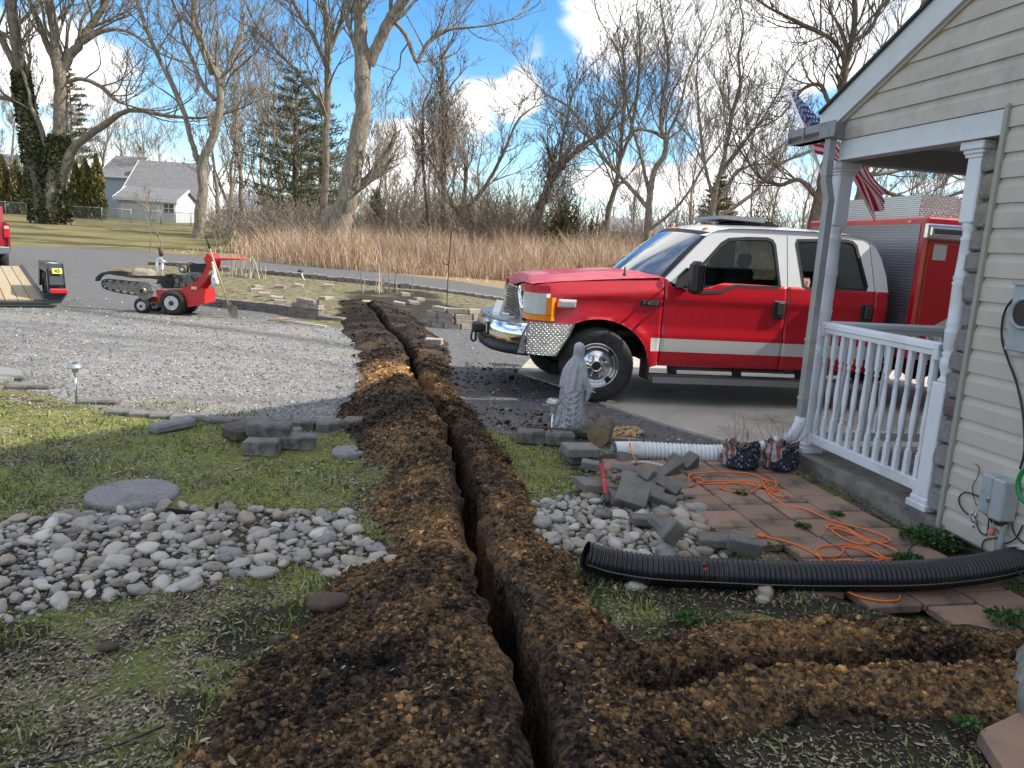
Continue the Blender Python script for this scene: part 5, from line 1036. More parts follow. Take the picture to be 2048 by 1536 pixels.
t4, o4 = pxtree(43, [([(636, 478, 10), (650, 380, 9), (652, 300, 8), (655, 200, 8), (655, 120, 7), (652, 50, 6), (648, -10, 5), (645, -80, 4)], .35, 14), ([(655, 140, 5), (630, 80, 4), (600, 30, 4), (575, -20, 3)], .2), ([(656, 110, 5), (680, 50, 4), (690, 0, 3)], .2), ([(652, 230, 5), (600, 150, 3), (560, 110, 2)], .2)], 'straight slender bare tree just left of the thick leaning trunk', BARK, 14, cl=3.4)
t5, o5 = pxtree(44, [([(885, 482, 6), (887, 400, 6), (888, 330, 6), (891, 270, 7), (886, 200, 7), (884, 150, 4)], .5, 12), ([(858, 460, 3), (850, 380, 3), (845, 300, 3), (846, 215, 2)], .4)], 'dark upright tree draped with hanging vines', BARK3, 15, cl=2.2)
t6, o6 = pxtree(46, [([(922, 475, 10), (926, 420, 8), (931, 370, 5), (932, 330, 4)], .6, 5), ([(925, 425, 6), (965, 380, 4), (1000, 320, 3), (1030, 250, 2)], .2), ([(922, 440, 6), (900, 400, 4), (880, 360, 3)], .3)], 'short broken tree with a jagged pale top', BARK2, 16, cl=3)
t7, o7 = pxtree(45, [([(1052, 478, 6), (1072, 430, 8), (1090, 385, 9), (1112, 345, 9), (1135, 318, 6), (1165, 290, 4), (1205, 268, 3)], .3, 14), ([(1068, 470, 5), (1090, 400, 4), (1115, 340, 3), (1125, 280, 3), (1140, 210, 2)], .4)], 'dark leaning tree smothered in brown vines', BARK3, 17, cl=2.6, n=12)
t8, o8 = pxtree(60, [([(1208, 475, 8), (1218, 420, 7), (1232, 370, 6), (1240, 310, 5), (1246, 240, 4), (1250, 160, 3)], .3, 12), ([(1238, 330, 4), (1262, 260, 3), (1275, 180, 3), (1280, 110, 2)], .2)], 'dark leaning bare tree behind the green shrubs', BARK3, 18, cl=5)
t9, o9 = pxtree(34, [([(1296, 505, 8), (1297, 422, 7), (1302, 375, 6), (1309, 342, 5.5), (1329, 309, 5.5), (1332, 279, 5), (1323, 258, 4), (1323, 216, 3.2), (1337, 133, 3), (1331, 70, 2), (1322, 17, 1.5)], .42, 16), ([(1297, 418, 4.5), (1276, 393, 4), (1239, 352, 3.5), (1206, 315, 3), (1173, 266, 2.4), (1140, 216, 2), (1092, 188, 1.3)], .25, 14),
    ([(1299, 390, 4), (1290, 350, 3.5), (1282, 312, 3), (1266, 259, 2.6), (1252, 199, 2), (1244, 133, 1.5), (1225, 80, 1.2)], .3, 14), ([(1328, 275, 4), (1300, 262, 3), (1270, 262, 2), (1230, 300, 1.6)], .3, 8), ([(1333, 275, 3), (1360, 215, 2.4), (1375, 150, 2), (1400, 90, 1.3)], .2, 10), ([(1299, 460, 3), (1339, 428, 3), (1372, 392, 2.5), (1410, 330, 2), (1440, 290, 1.5)], .3, 8)], 'tall spreading bare tree with a kinked trunk rising behind the truck hood', BARK, 19, cl=3.0, nch=(5, 4, 3))
t10, o10 = pxtree(44, [([(1421, 450, 8), (1428, 398, 7), (1436, 362, 5.5), (1452, 299, 4.5), (1465, 226, 4), (1480, 170, 3), (1477, 110, 2.5), (1487, 60, 1.8)], .35, 15), ([(1425, 415, 5), (1455, 375, 4), (1472, 345, 3.5), (1500, 331, 2.5), (1540, 328, 1.6)], .3, 8), ([(1430, 440, 4), (1505, 388, 3.5), (1555, 332, 3), (1625, 300, 2)], .3, 10), ([(1428, 400, 4.5), (1410, 330, 3), (1400, 250, 2.5), (1395, 180, 2)], .2, 12), ([(1440, 350, 4), (1485, 290, 3), (1530, 230, 2.2), (1560, 180, 1.6)], .2, 12)], 'fan-shaped bare tree right behind the truck roof lights', BARK2, 20, cl=3.8, nch=(5, 4, 2))
t12, o12 = pxtree(42, [([(1622, 462, 26), (1640, 400, 15), (1655, 320, 13), (1676, 240, 10), (1686, 186, 9), (1692, 120, 8), (1704, 81, 7), (1710, 25, 6), (1706, -50, 5)], .4, 16), ([(1690, 128, 6), (1680, 99, 5), (1662, 78, 5), (1635, 63, 4), (1602, 48, 4), (1574, 33, 3)], .2, 10), ([(1672, 250, 6), (1655, 200, 5), (1640, 170, 4), (1610, 175, 3), (1580, 210, 2)], .2, 9), ([(1640, 400, 8), (1600, 360, 5), (1560, 370, 4), (1520, 355, 3)], .2, 9),
    ([(1703, 85, 5), (1740, 60, 4), (1760, 20, 3), (1790, -20, 3)], .2, 10)], 'dark gnarled tree behind the flag with a broken bare limb', BARK3, 21, cl=3.6, nch=(5, 4, 3))
t13, o13 = pxtree(48, [([(1708, 470, 12), (1718, 400, 10), (1726, 360, 9), (1745, 290, 8), (1770, 220, 7), (1800, 140, 6), (1830, 60, 6), (1850, 0, 6)], .2, 18), ([(1728, 350, 6), (1780, 345, 4), (1850, 330, 3), (1900, 350, 2)], .2, 12), ([(1726, 365, 5), (1790, 390, 4), (1860, 400, 3), (1940, 380, 2)], .2, 12)], 'brown trunked tree between the porch posts behind the flag', BARK, 22, cl=4.2, nch=(5, 4, 2))
# trees further back, copied from a few kinds
protos = []
for k in range(5):
    t = Tree(100 + k); h = 13 + k; Rr = random.Random(k)
    P = [np.array([0, 0, -.3])]; 
    for i in range(5): P.append(P[-1] + np.array([Rr.gauss(0, .35), Rr.gauss(0, .35), h * .17]))
    t.limb(P, [.26, .22, .18, .14, .10, .06], nch=(5, 4, 3), child_L=h * .40, start=.26, n=11, rmin=.020, up=.16, spread=.8); protos.append(t)
pm = [None] * 5
far = [(150, 82, .8), (215, 95, .9), (262, 110, .75), (292, 105, .8), (330, 96, .7), (440, 66, .85), (468, 58, .75), (500, 70, .95), (530, 62, .75), (560, 75, 1.0), (610, 72, .9), (760, 62, .65), (790, 75, .7), (830, 60, .6), (860, 80, .6), (960, 66, .42), (1040, 80, .42), (1120, 90, .5), (1265, 85, .75), (1385, 62, .62), (1455, 80, .7), (1500, 66, .6), (1560, 58, .55), (1600, 75, .7), (1690, 60, .7), (1760, 68, .75), (1820, 58, .6), (1880, 66, .65), (1930, 80, .8), (1990, 70, .8), (20, 80, .9), (-60, 75, .9), (2100, 66, .9), (60, 100, 1.0), (535, 52, .55), (700, 58, .7)]
anch = [(0, 'ivy tree'), (230, 'left side of the grey roofed house'), (300, 'grey roof'), (400, 'two stemmed tree'), (480, 'big dark pine'), (640, 'thick leaning trunk'), (740, 'vine draped tree'), (900, 'broken tree'), (1000, 'vine smothered tree'), (1200, 'truck hood'), (1390, 'truck roof lights'), (1480, 'truck light bar'), (1620, 'flag and its pole'), (1780, 'porch opening'), (1950, 'beige siding')]
aid = [max(k for k, (q, _) in enumerate(anch) if q <= max(px, 0)) for px, _, _ in far]
for i, (px, Y, sc) in enumerate(far):
    k = i % 5; P = aty(px, 440, Y); z = float(zt(P[0], Y))
    if pm[k] is None: o = protos[k].build('bare_tree', [BARK2, TWIG, BARK2, TWIG, TWIG][k]); pm[k] = o
    else: o = inst(pm[k], 'bare_tree')
    o.location = (P[0], Y, z); o.rotation_euler = (0, 0, i * 2.4); o.scale = (sc, sc, sc * (1 + .1 * math.sin(i)))
    grp = sorted([f_[0] for f_, a_ in zip(far, aid) if a_ == aid[i]]); n_ = len(grp); kth = grp.index(px); pos_ = 'lone thin bare tree' if n_ == 1 else ('left' if kth == 0 else 'right' if kth == n_ - 1 else 'middle' if n_ == 3 else ['', 'second', 'third', 'fourth', 'fifth'][kth] + ' from left') + ' of %s thin bare trees' % ['', '', 'two', 'three', 'four', 'five', 'six'][n_]
    props(o, pos_ + ' far behind the ' + anch[aid[i]][1], 'tree', 'bare trees in the woods beyond the lane')
# hanging vines on two of the trees
def vines(name, root, org, px0, px1, py0, py1, Y, n, L_, r_, seed):
    R = random.Random(seed); t = Tree(seed)
    for i in range(n):
        x = R.gauss((px0 + px1) / 2, (px1 - px0) / 4); y = R.uniform(py0, py1); p = aty(x, y, Y + R.gauss(0, .5)) - org; t.grow(p, (R.gauss(0, .4), R.gauss(0, .4), -1), R.uniform(.4, 1) * L_, r_, 2, -.15, .35, (0, 0, 2), r_ * .7, 1.2)
    return t.build(name, TWIG, root)
vines('vines', t5, o5, 850, 925, 160, 300, 44, 260, 3.4, .016, 5); vines('vines', t7, o7, 1070, 1160, 290, 400, 45, 300, 1.5, .018, 6)
# thicket of brown brush behind the tan grass
t = Tree(77); R = random.Random(77)
for i in range(1250):
    px = R.uniform(430, 1290); Y = R.uniform(42, 56); P = aty(px, 440, Y); h = R.uniform(1.4, 3.6) * (1.1 if 740 < px < 1000 else .72)
    t.grow((P[0], Y, float(zt(P[0], Y)) - .1), (R.gauss(0, .28), R.gauss(0, .2), 1), h, .022, 2, .02, .22, (0, 0, 6), .013, .8)
for i in range(260):
    px = R.gauss(1010, 45); P = aty(px, 440, 44); t.grow((P[0], 44 + R.gauss(0, 1), float(zt(0, 44))), (R.gauss(0, .8), R.gauss(0, .3), .6), R.uniform(2, 4), .03, 2, -.04, .2, (0, 0, 5), .014, .8)
o = t.build('brush', TWIG); props(o, 'tangled brown leafless brush growing behind the tan grass', 'brush', kind='stuff')
t = Tree(78)
for i in range(420):
    px = R.uniform(1290, 2060); Y = R.uniform(44, 60); P = aty(px, 440, Y); t.grow((P[0], Y, float(zt(P[0], Y)) - .1), (R.gauss(0, .3), R.gauss(0, .2), 1), R.uniform(1.5, 4.2), .03, 2, .02, .24, (0, 0, 5), .015, .8)
o = t.build('brush', TWIG); props(o, 'leafless brush growing behind the truck', 'brush', kind='stuff')
# distant woods: a hazy line of many thin crowns
t = Tree(79)
for i in range(1500):
    Y = R.uniform(120, 190); x = R.uniform(-140, 170); t.grow((x, Y, 2.0), (R.gauss(0, .12), R.gauss(0, .1), 1), R.uniform(4, 8), .10, 2, .05, .15, (0, 0, 5), .05, .6)
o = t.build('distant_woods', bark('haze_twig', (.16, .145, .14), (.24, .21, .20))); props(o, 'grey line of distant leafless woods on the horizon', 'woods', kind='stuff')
# tan grass
TAN = island_mat('tan_grass', (0, (.30, .17, .10)), (.35, (.47, .31, .195)), (.7, (.60, .45, .31)), (1, (.76, .65, .48)), rough=.9)
def grassbelt(n, poly, h0, h1, wd, lean, name, label, mat, seed):
    rg = np.random.default_rng(seed); P = np.array(poly); lo = P.min(0); hi = P.max(0); x = rg.uniform(lo[0], hi[0], n); y = lo[1] + (hi[1] - lo[1]) * rg.random(n) ** 1.6; sd = sdpoly(x, y, poly); k = sd > 0; x, y, sd = x[k], y[k], sd[k]
    cl = fbm(x, y, .45, 3); h = (h0 + (h1 - h0) * rg.random(len(x))) * (.30 + 1.35 * cl) * np.clip(.35 + sd / 2.2, 0, 1); V, F = blades(x, y, h, wd * (1 + y * .012), lean); o = npmesh(name, V, F, mat); props(o, label, 'grass', kind='stuff'); return o
GB = [tuple(atg(x, y)[:2]) for x, y in ((395, 512), (450, 505), (560, 528), (650, 536), (800, 548), (930, 556), (1060, 566))] + [(5, 31), (12, 34), (20, 38), (30, 60), (0, 56), (-15, 52), (-14, 45)]
grassbelt(120000, GB, .7, 1.95, .0075, .9, 'tan_grass', 'tall tan and russet dead grass beyond the lane', TAN, 5)
x = rng.uniform(-30, 14, 9000); y = rng.uniform(24, 48, 9000); sdg = sdpoly(x, y, GB); d2 = sdpoly(x, y, DRV); k = (sdg < 0) & (sdg > -2.0) & (d2 < -.1) & (y > 26); V, F = blades(x[k], y[k], rng.uniform(.05, .25, k.sum()), .012 + 0 * x[k], 1.0)
o = npmesh('dry_grass', V, F, TAN); props(o, 'short dry grass on the verge of the lane', 'grass', kind='stuff')
# green things: pine, cedars, shrubs
GRNM = island_mat('pine_needles', (0, (.05, .055, .03)), (.5, (.12, .125, .07)), (1, (.22, .21, .13)), rough=.8); CEDM = island_mat('cedar_foliage', (0, (.05, .055, .02)), (.5, (.13, .125, .04)), (.85, (.22, .19, .07)), (1, (.30, .22, .10)), rough=.85)
OLV = island_mat('olive_foliage', (0, (.05, .045, .018)), (.5, (.12, .10, .035)), (1, (.22, .18, .08)), rough=.85); IVYM = island_mat('ivy_leaves', (0, (.03, .036, .016)), (.6, (.075, .085, .035)), (1, (.15, .15, .07)), rough=.6)
def leafcloud(P, size, rg, dirs=None, asp=.45):
    n = len(P); a_ = rg.normal(0, 1, (n, 3)) if dirs is None else dirs + rg.normal(0, .35, (n, 3)); a_ /= np.linalg.norm(a_, axis=1)[:, None]; b_ = np.cross(a_, rg.normal(0, 1, (n, 3))); b_ /= np.linalg.norm(b_, axis=1)[:, None] + 1e-9
    s = (size * rg.uniform(.6, 1.3, n))[:, None]; V = np.stack([P - a_ * s, P + b_ * s * asp, P + a_ * s, P - b_ * s * asp], 1).reshape(-1, 3); F = np.arange(4)[None] + (np.arange(n) * 4)[:, None]; return V, F
def conifer(px, Y, ytop, ybase, halfw, n, mat, label, cat, name, kind='cedar', seed=1, size=.14, group=None, lean=0):
    rg = np.random.default_rng(seed); b_ = aty(px, ybase, Y); z0 = float(zt(b_[0], Y)); top = aty(px, ytop, Y)[2]; H = top - z0; w_ = halfw * Y / FPX; root = E(name, (b_[0], Y, z0), label, cat, group)
    m = M(); m.tube([(0, 0, -.2), (0, 0, H * .5), (0, 0, H * .96)], [max(.06, w_ * .09), w_ * .06, .02], 7); m.build('trunk', BARK3, root)
    if kind == 'cedar':
        u = rg.random(n) ** .8; prof = np.interp(u, [0, .12, .3, .6, .85, 1], [.75, 1, .95, .68, .35, .04]); a_ = rg.uniform(0, 6.283, n); rr = w_ * prof * (.55 + .5 * rg.random(n)) * (1 + .22 * np.sin(a_ * 3 + u * 9) + .15 * np.sin(a_ * 7 + u * 23)); P = np.stack([rr * np.cos(a_), rr * np.sin(a_), u * H], 1)
        dirs = np.stack([np.cos(a_) * .4, np.sin(a_) * .4, np.full(n, 1.)], 1); V, F = leafcloud(P, size, rg, dirs)
    else:
        P = []; dirs = []; nb_ = 70; t = Tree(seed)
        for i in range(nb_):
            u = .12 + .86 * (i + rg.random()) / nb_; a_ = i * 2.4; L_ = w_ * np.interp(u, [0, .25, .5, .8, 1], [.8, 1.05, .9, .55, .12]) * rg.uniform(.65, 1.15); d = np.array([math.cos(a_), math.sin(a_), rg.uniform(.0, .28)]); st_ = np.array([0, 0, u * H]); t.tube([st_, st_ + d * L_ * .5, st_ + d * L_ + np.array([0, 0, .1 * L_])], [.05, .03, .015], 4)
            k = int(n / nb_ * L_ / (w_ * .75)); f = .25 + .8 * rg.random(k); q = st_ + d * L_ * f[:, None] + rg.normal(0, 1, (k, 3)) * np.array([.16, .16, .07]) * L_ ** .5 * (.4 + f[:, None]); P.append(q); dirs.append(np.repeat((d * .6 + np.array([0, 0, .45]))[None], k, 0))
        P = np.concatenate(P); dirs = np.concatenate(dirs); V, F = leafcloud(P, size, rg, dirs, .16); t.build('branches', BARK3, root)['kind'] = 'stuff'
    o = npmesh('foliage', V, F, mat, root); return root
conifer(590, 54, 128, 470, 100, 11000, GRNM, 'big dark green pine behind the bare trees left of centre', 'pine tree', 'pine_tree', 'pine', 31, .20)
conifer(640, 60, 180, 470, 75, 7000, GRNM, 'second dark pine half hidden behind the thick leaning trunk', 'pine tree', 'pine_tree', 'pine', 32, .20)
conifer(150, 92, 130, 440, 45, 9000, OLV, 'thin yellowish pine behind the ivy covered tree', 'pine tree', 'pine_tree', 'pine', 33, .26)
conifer(752, 50, 375, 475, 26, 5000, GRNM, 'small dark evergreen just right of the thick leaning trunk', 'evergreen', 'evergreen_tree', 'pine', 34, .12)
conifer(1430, 70, 345, 470, 42, 7000, OLV, 'olive evergreen behind the truck roof lights', 'evergreen', 'evergreen_tree', 'pine', 35, .2)
for i, (px, yt, hw_, lab) in enumerate([(196, 309, 16, 'tallest of the clipped green cedars, nearest the grey roofed house'), (174, 318, 16, 'green cedar second from the grey roofed house'), (155, 326, 16, 'green cedar right beside the big ivy tree trunk'), (10, 312, 15, 'narrow green cedar at the far left edge above the red pickup'), (36, 322, 16, 'brownish cedar left of the ivy tree'), (-18, 318, 17, 'green cedar past the left edge of the hedge row'), (58, 335, 14, 'short cedar half hidden by the ivy tree')]):
    conifer(px, 76, yt, 434, hw_, 3600, CEDM, lab, 'cedar', 'cedar_tree', 'cedar', 40 + i, .17, 'cedars along the back fence')
def shrub(px, Y, ytop, halfw, n, mat, label, name='shrub', cat='shrub', seed=1, size=.09, twigs=True):
    rg = np.random.default_rng(seed); b_ = aty(px, 460, Y); z0 = float(zt(b_[0], Y)); H = aty(px, ytop, Y)[2] - z0; w_ = halfw * Y / FPX; root = E(name, (b_[0], Y, z0), label, cat)
    a_ = rg.uniform(0, 6.283, n); u = rg.random(n); el = np.arccos(1 - u * 1.0); rr = (.6 + .45 * rg.random(n)) * (1 + .2 * np.sin(a_ * 3 + 2) * np.sin(el * 4) + .12 * np.sin(a_ * 8)); P = np.stack([w_ * rr * np.sin(el) * np.cos(a_), w_ * rr * np.sin(el) * np.sin(a_), H * rr * np.cos(el)], 1); V, F = leafcloud(P, size, rg); npmesh('foliage', V, F, mat, root)
    t = Tree(seed); [t.grow((0, 0, 0), (t.r.gauss(0, .7), t.r.gauss(0, .7), 1), H * .8, .04, 2, .05, .2, (0, 0, 3), .015) for _ in range(8)]; t.build('stems', BARK3, root)['kind'] = 'stuff'; return root
shrub(1128, 42, 398, 36, 5000, OLV, 'tall olive vine covered shrub beyond the grass', seed=51); shrub(1186, 43, 452, 22, 3500, GRNM, 'low dark green shrub right of the olive one', seed=52); shrub(1096, 41, 450, 22, 2200, OLV, 'small olive shrub left of the tall vine covered one', seed=53)
shrub(1520, 52, 415, 40, 4000, OLV, 'olive shrub behind the truck light bar', seed=54); shrub(100, 80, 395, 50, 3500, CEDM, 'dark hedge behind the ivy tree', seed=55)
# ivy on the big tree
for trk, path in ((0, [(95, 440, 27), (78, 360, 19), (62, 280, 17), (48, 200, 15), (42, 150, 13)]), (1, [(112, 437, 26), (106, 360, 20), (117, 280, 16)])):
    rg = np.random.default_rng(60 + trk); C_ = np.array(catmull([aty(a_, b_, 58) for a_, b_, c in path], 10)); Rr = np.interp(np.linspace(0, 1, len(C_)), np.linspace(0, 1, len(path)), [c * 58 / FPX for _, _, c in path]); n = 4200; i = rg.integers(0, len(C_), n); a_ = rg.uniform(0, 6.283, n); f = fbm(a_ * .8, i * .12, 1.5, 2); k = f > .36; i, a_ = i[k], a_[k]
    rr = Rr[i] * rg.uniform(1.0, 1.25, len(i)); P = C_[i] + np.stack([rr * np.cos(a_), rr * np.sin(a_), rg.normal(0, .2, len(i))], 1) - o1; V, F = leafcloud(P, .14, rg, None, .8); npmesh('ivy', V, F, IVYM, t1)
# ------------------------------------------------------------------ neighbouring houses and fence
SIDW = pbr('white_siding', (.62, .63, .64), (.56, .57, .58), 2, .6); SIDB = pbr('blue_grey_siding', (.36, .40, .45), None, 2, .6); SHNG = pbr('grey_shingle', (.15, .15, .155), (.21, .205, .205), 3, .9); WIN = pbr('dark_window', (.03, .035, .045), None, 3, .15); TRIMW = pbr('white_fascia', (.78, .79, .80), None, 3, .5)
def fz(px, py, Y): return float(aty(px, py, Y)[2])
def fx(px, Y): return float(aty(px, 440, Y)[0])
def gable_house(x0, x1, y0, y1, zb, ze, zr, name, label, wallm, roofm=SHNG, ridge='x', wins=(), doors=(), over=.3, rx0=None, rx1=None):
    root = E(name, ((x0 + x1) / 2, y0, zb), label, 'house'); cx_, W_, D_ = (x0 + x1) / 2, x1 - x0, y1 - y0; H = ze - zb; Rr = zr - zb
    m = M(); m.box((0, D_ / 2, H / 2 - .5), (W_, D_, H + 1)); 
    if ridge == 'x': m.prism([(0, H), (D_, H), (D_ / 2, Rr - .05)], -W_ / 2, W_ / 2, lambda u, v, d: (d, u, v))
    else: m.prism([(-W_ / 2, H), (W_ / 2, H), (0, Rr - .05)], 0, D_, lambda u, v, d: (u, d, v))
    m.build('wall', wallm, root)
    if ridge == 'x':
        for sg in (-1, 1):
            m = M(); y_e = D_ / 2 + sg * (D_ / 2 + over); sl = (Rr - H) / (D_ / 2); ze_ = H - over * sl; m.prism([(D_ / 2, Rr), (y_e, ze_), (y_e, ze_ + .16), (D_ / 2, Rr + .16)], -W_ / 2 - over, W_ / 2 + over, lambda u, v, d: (d, u, v)); m.build('roof', roofm, root)
        for sg in (-1, 1):
            m = M(); m.prism([(-over, H - over * sl - .12), (D_ / 2, Rr - .08), (D_ / 2, Rr + .17), (-over, H - over * sl + .17)], sg * (W_ / 2 + over), sg * (W_ / 2 + over + .08), lambda u, v, d: (d, u, v)); m.build('rake', TRIMW, root)
        m = M(); m.box((0, -over - .06, H - over * sl), (W_ + 2 * over, .12, .26)); m.build('fascia', TRIMW, root)
    else:
        for sg in (-1, 1):
            m = M(); x_e = sg * (W_ / 2 + over); sl = (Rr - H) / (W_ / 2); ze_ = H - over * sl; m.prism([(0, Rr), (x_e, ze_), (x_e, ze_ + .16), (0, Rr + .16)], -over, D_ + over, lambda u, v, d: (u, d, v)); m.build('roof', roofm, root)
    for (wx, wz, ww, wh) in wins:
        f = M(); f.box((wx, -.04, wz), (ww + .2, .08, wh + .2)); f = f.build('window', TRIMW, root); g_ = M(); g_.box((wx, -.09, wz), (ww, .04, wh)); g_.build('pane', WIN, f); g_ = M(); g_.box((wx, -.12, wz), (.05, .03, wh)); g_.box((wx, -.12, wz), (ww, .03, .05)); g_.build('muntin', TRIMW, f)
    for (dx, dw, dh) in doors:
        f = M(); f.box((dx, -.05, dh / 2), (dw + .3, .1, dh + .15)); f = f.build('garage_door', TRIMW, root); g_ = M(); [g_.box((dx, -.11, dh * (k + .5) / 4), (dw, .04, dh / 4 - .05)) for k in range(4)]; g_.build('door_panel', SIDW, f)
    return root
Y = 88
gable_house(fx(248, Y), fx(392, Y), Y, Y + 9, 1.9, fz(300, 390, Y), fz(330, 326, Y + 4.5), 'house', 'white house with a broad grey roof beyond the back fence', SIDW, wins=[(3.4, 1.8, 1.6, 1.1)])
gable_house(fx(205, 92), fx(262, 92), 92, 100, 1.9, fz(230, 350, 92), fz(235, 314, 96), 'house', 'taller blue grey house wing left of the broad grey roof', SIDB, wins=[])
gable_house(fx(236, 80), fx(352, 80), 80, 85, 1.8, fz(300, 398, 80), fz(300, 378, 82.5), 'garage', 'low white garage in front of the grey roofed house', SIDW, doors=[(-.6, 3.6, 1.7)], wins=[(2.3, 1.5, 1.0, .9)])
gable_house(fx(425, 96), fx(560, 96), 96, 104, 2.0, fz(500, 418, 96), fz(500, 392, 100), 'house', 'long low white house behind the slender trees', SIDW, wins=[(-3, 1.2, 1, 1), (-1, 1.2, 1, 1), (1.4, 1.2, 1, 1), (3.4, 1.2, 1, 1)])
gable_house(fx(560, 92), fx(600, 92), 92, 100, 2.0, fz(580, 425, 92), fz(580, 400, 92), 'house', 'small white gabled house left of the thick leaning trunk', SIDW, ridge='y')
gable_house(fx(1218, 110), fx(1330, 110), 110, 118, 2.2, fz(1270, 462, 110), fz(1270, 440, 114), 'house', 'pale house far behind the trees left of the truck windscreen', pbr('pale_siding', (.40, .40, .41), None, 2, .6), wins=[(-1.5, 1.2, .9, 1.2), (1.6, 1.2, .9, 1.2)])
gable_house(fx(830, 105), fx(905, 105), 105, 112, 2.2, fz(860, 450, 105), fz(860, 428, 108), 'house', 'grey shed roofed house glimpsed through the brush at centre', pbr('pale_siding', (.4, .4, .41)), wins=[(0, 1.2, 1, 1)])
gable_house(fx(-60, 90), fx(12, 90), 90, 98, 2.0, fz(0, 340, 90), fz(0, 310, 94), 'house', 'white house corner behind the cedars at the far left edge', SIDW)
GALV = pbr('galvanised_steel', (.30, .32, .32), None, 5, .5, metal=.5)
fm_, nt_, p_ = newmat('chain_link'); b_ = NB(nt_); nt_.nodes.remove(p_); b_.set(nt_.nodes['Material Output'].inputs[0], b_.n('ShaderNodeMixShader', {0: .28, 1: b_.n('ShaderNodeBsdfTransparent').outputs[0], 2: b_.n('ShaderNodeBsdfDiffuse', {0: (.16, .19, .18, 1)}).outputs[0]}).outputs[0])
fc = E('chain_link_fence', (fx(140, 70), 70, 1.6), 'grey chain link fence along the back of the lawn', 'fence'); FO = np.array([fx(140, 70), 70, 1.6])
path = [(-80, 72), (12, 71), (75, 70.5), (140, 70), (204, 70), (262, 71), (322, 72), (382, 73), (440, 74), (500, 75)]; pp = [np.array([fx(px, Yq), Yq, float(zt(0, Yq)) - .05]) - FO for px, Yq in path]; m = M()
for k, q in enumerate(pp): m = M(); m.lathe([(.045, 0), (.045, 1.28), (0, 1.31)], tuple(q), 8); m.build('post', GALV, fc)
for a_, b_2 in zip(pp[:-1], pp[1:]):
    m = M(); m.tube([a_ + (0, 0, 1.22), b_2 + (0, 0, 1.22)], .03, 6); m.build('top_rail', GALV, fc); m = M(); m.add([a_, b_2, b_2 + (0, 0, 1.22), a_ + (0, 0, 1.22)], [(0, 1, 2, 3)]); m.build('mesh_panel', fm_, fc)
# ------------------------------------------------------------------ patio, edging, bricks, stones
PAVM = pbr('patio_paver', (.31, .195, .135), (.225, .155, .115), 2.6, .85, bump=.35, bscale=50, dist=.004, rand=.16, dirt=(.085, .075, .06), dirtscale=3.4)
BLKM = pbr('grey_concrete_block', (.20, .195, .175), (.115, .11, .10), 9, .95, bump=.8, bscale=60, dist=.008, rand=.15, dirt=(.05, .048, .04), dirtscale=5); BRKM = pbr('grey_paving_brick', (.185, .178, .16), (.13, .126, .115), 14, .9, bump=.5, bscale=110, dist=.004, rand=.14)
TANB = pbr('tan_wall_brick', (.37, .31, .26), (.25, .21, .18), 12, .9, bump=.7, bscale=50, dist=.01, rand=.15); GRYB = pbr('weathered_wall_block', (.24, .205, .18), (.145, .13, .12), 10, .9, bump=.7, bscale=50, dist=.01, rand=.15); LCON = pbr('speckled_concrete', (.27, .265, .265), (.17, .168, .165), 60, .95, bump=.6, bscale=90, dist=.004, dirt=(.13, .125, .11), dirtscale=4)
def roughbox(sz, seed, bev=.01, amp=.006, f=14):
    m = M(); m.box((0, 0, 0), sz, bev=bev); m.v = [tuple(np.array(q) + np.array(mnoise.noise_vector(Vector(q) * f + Vector((seed * 3.1, 0, 0)))) * amp) for q in m.v]; return m
patio = E('patio', hw(-.8, .2, .0), 'patio of square terracotta coloured pavers beside the porch', 'patio', rz=HRZ); PO = hw(-.8, .2, 0)
protoP = [roughbox((.297, .290, .05), k, .009, .005, 9).build('paver', PAVM) for k in range(5)]; used = set(); rp = random.Random(8); np_ = 0
for ci in range(-3, 7):
    bq = -1.115 + .159 + ci * .318; off = rp.uniform(0, .3)
    for ri in range(-8, 7):
        sq = .45 + off + ri * .307; P = hw(bq, sq, 0); sd = float(sdpoly(np.array([P[0]]), np.array([P[1]]), PATIO)[0])
        if sd < .03 or bq > -.02 + (.25 if sq < -.1 else 0): continue
        k = rp.randrange(5); o = protoP[k] if k not in used else inst(protoP[k], 'paver'); used.add(k); o.parent = patio; np_ += 1
        o.location = (bq + .8, sq - .2, .022 + rp.uniform(-.004, .004)); o.rotation_euler = (rp.gauss(0, .008), rp.gauss(0, .008), rp.gauss(0, .012) + math.pi * rp.randrange(2))
def slabthing(name, poly_px, z, th, mat, label, cat, world=False, amp=.006):
    P = [at(x, y, z)[:2] for x, y in poly_px] if not world else poly_px; c = np.mean(P, 0); m = M(); m.prism([(p[0] - c[0], p[1] - c[1]) for p in P], -th, 0, lambda u, v, d: (u, v, d)); m.v = [tuple(np.array(q) + np.array(mnoise.noise_vector(Vector(q) * 7)) * amp) for q in m.v]
    o = m.build(name, mat, None, label, cat); o.location = (c[0], c[1], z); return o
slabthing('paver', [(1958, 1462), (2100, 1395), (2200, 1560), (2080, 1620), (2012, 1545)], .06, .05, PAVM, 'loose terracotta paver in the bottom right corner', 'paver')
slabthing('stone_slab', [(0, 733), (40, 738), (45, 752), (-30, 762), (-60, 740)], .04, .05, LCON, 'flat pale stone slab at the left edge by the gravel', 'stone slab')
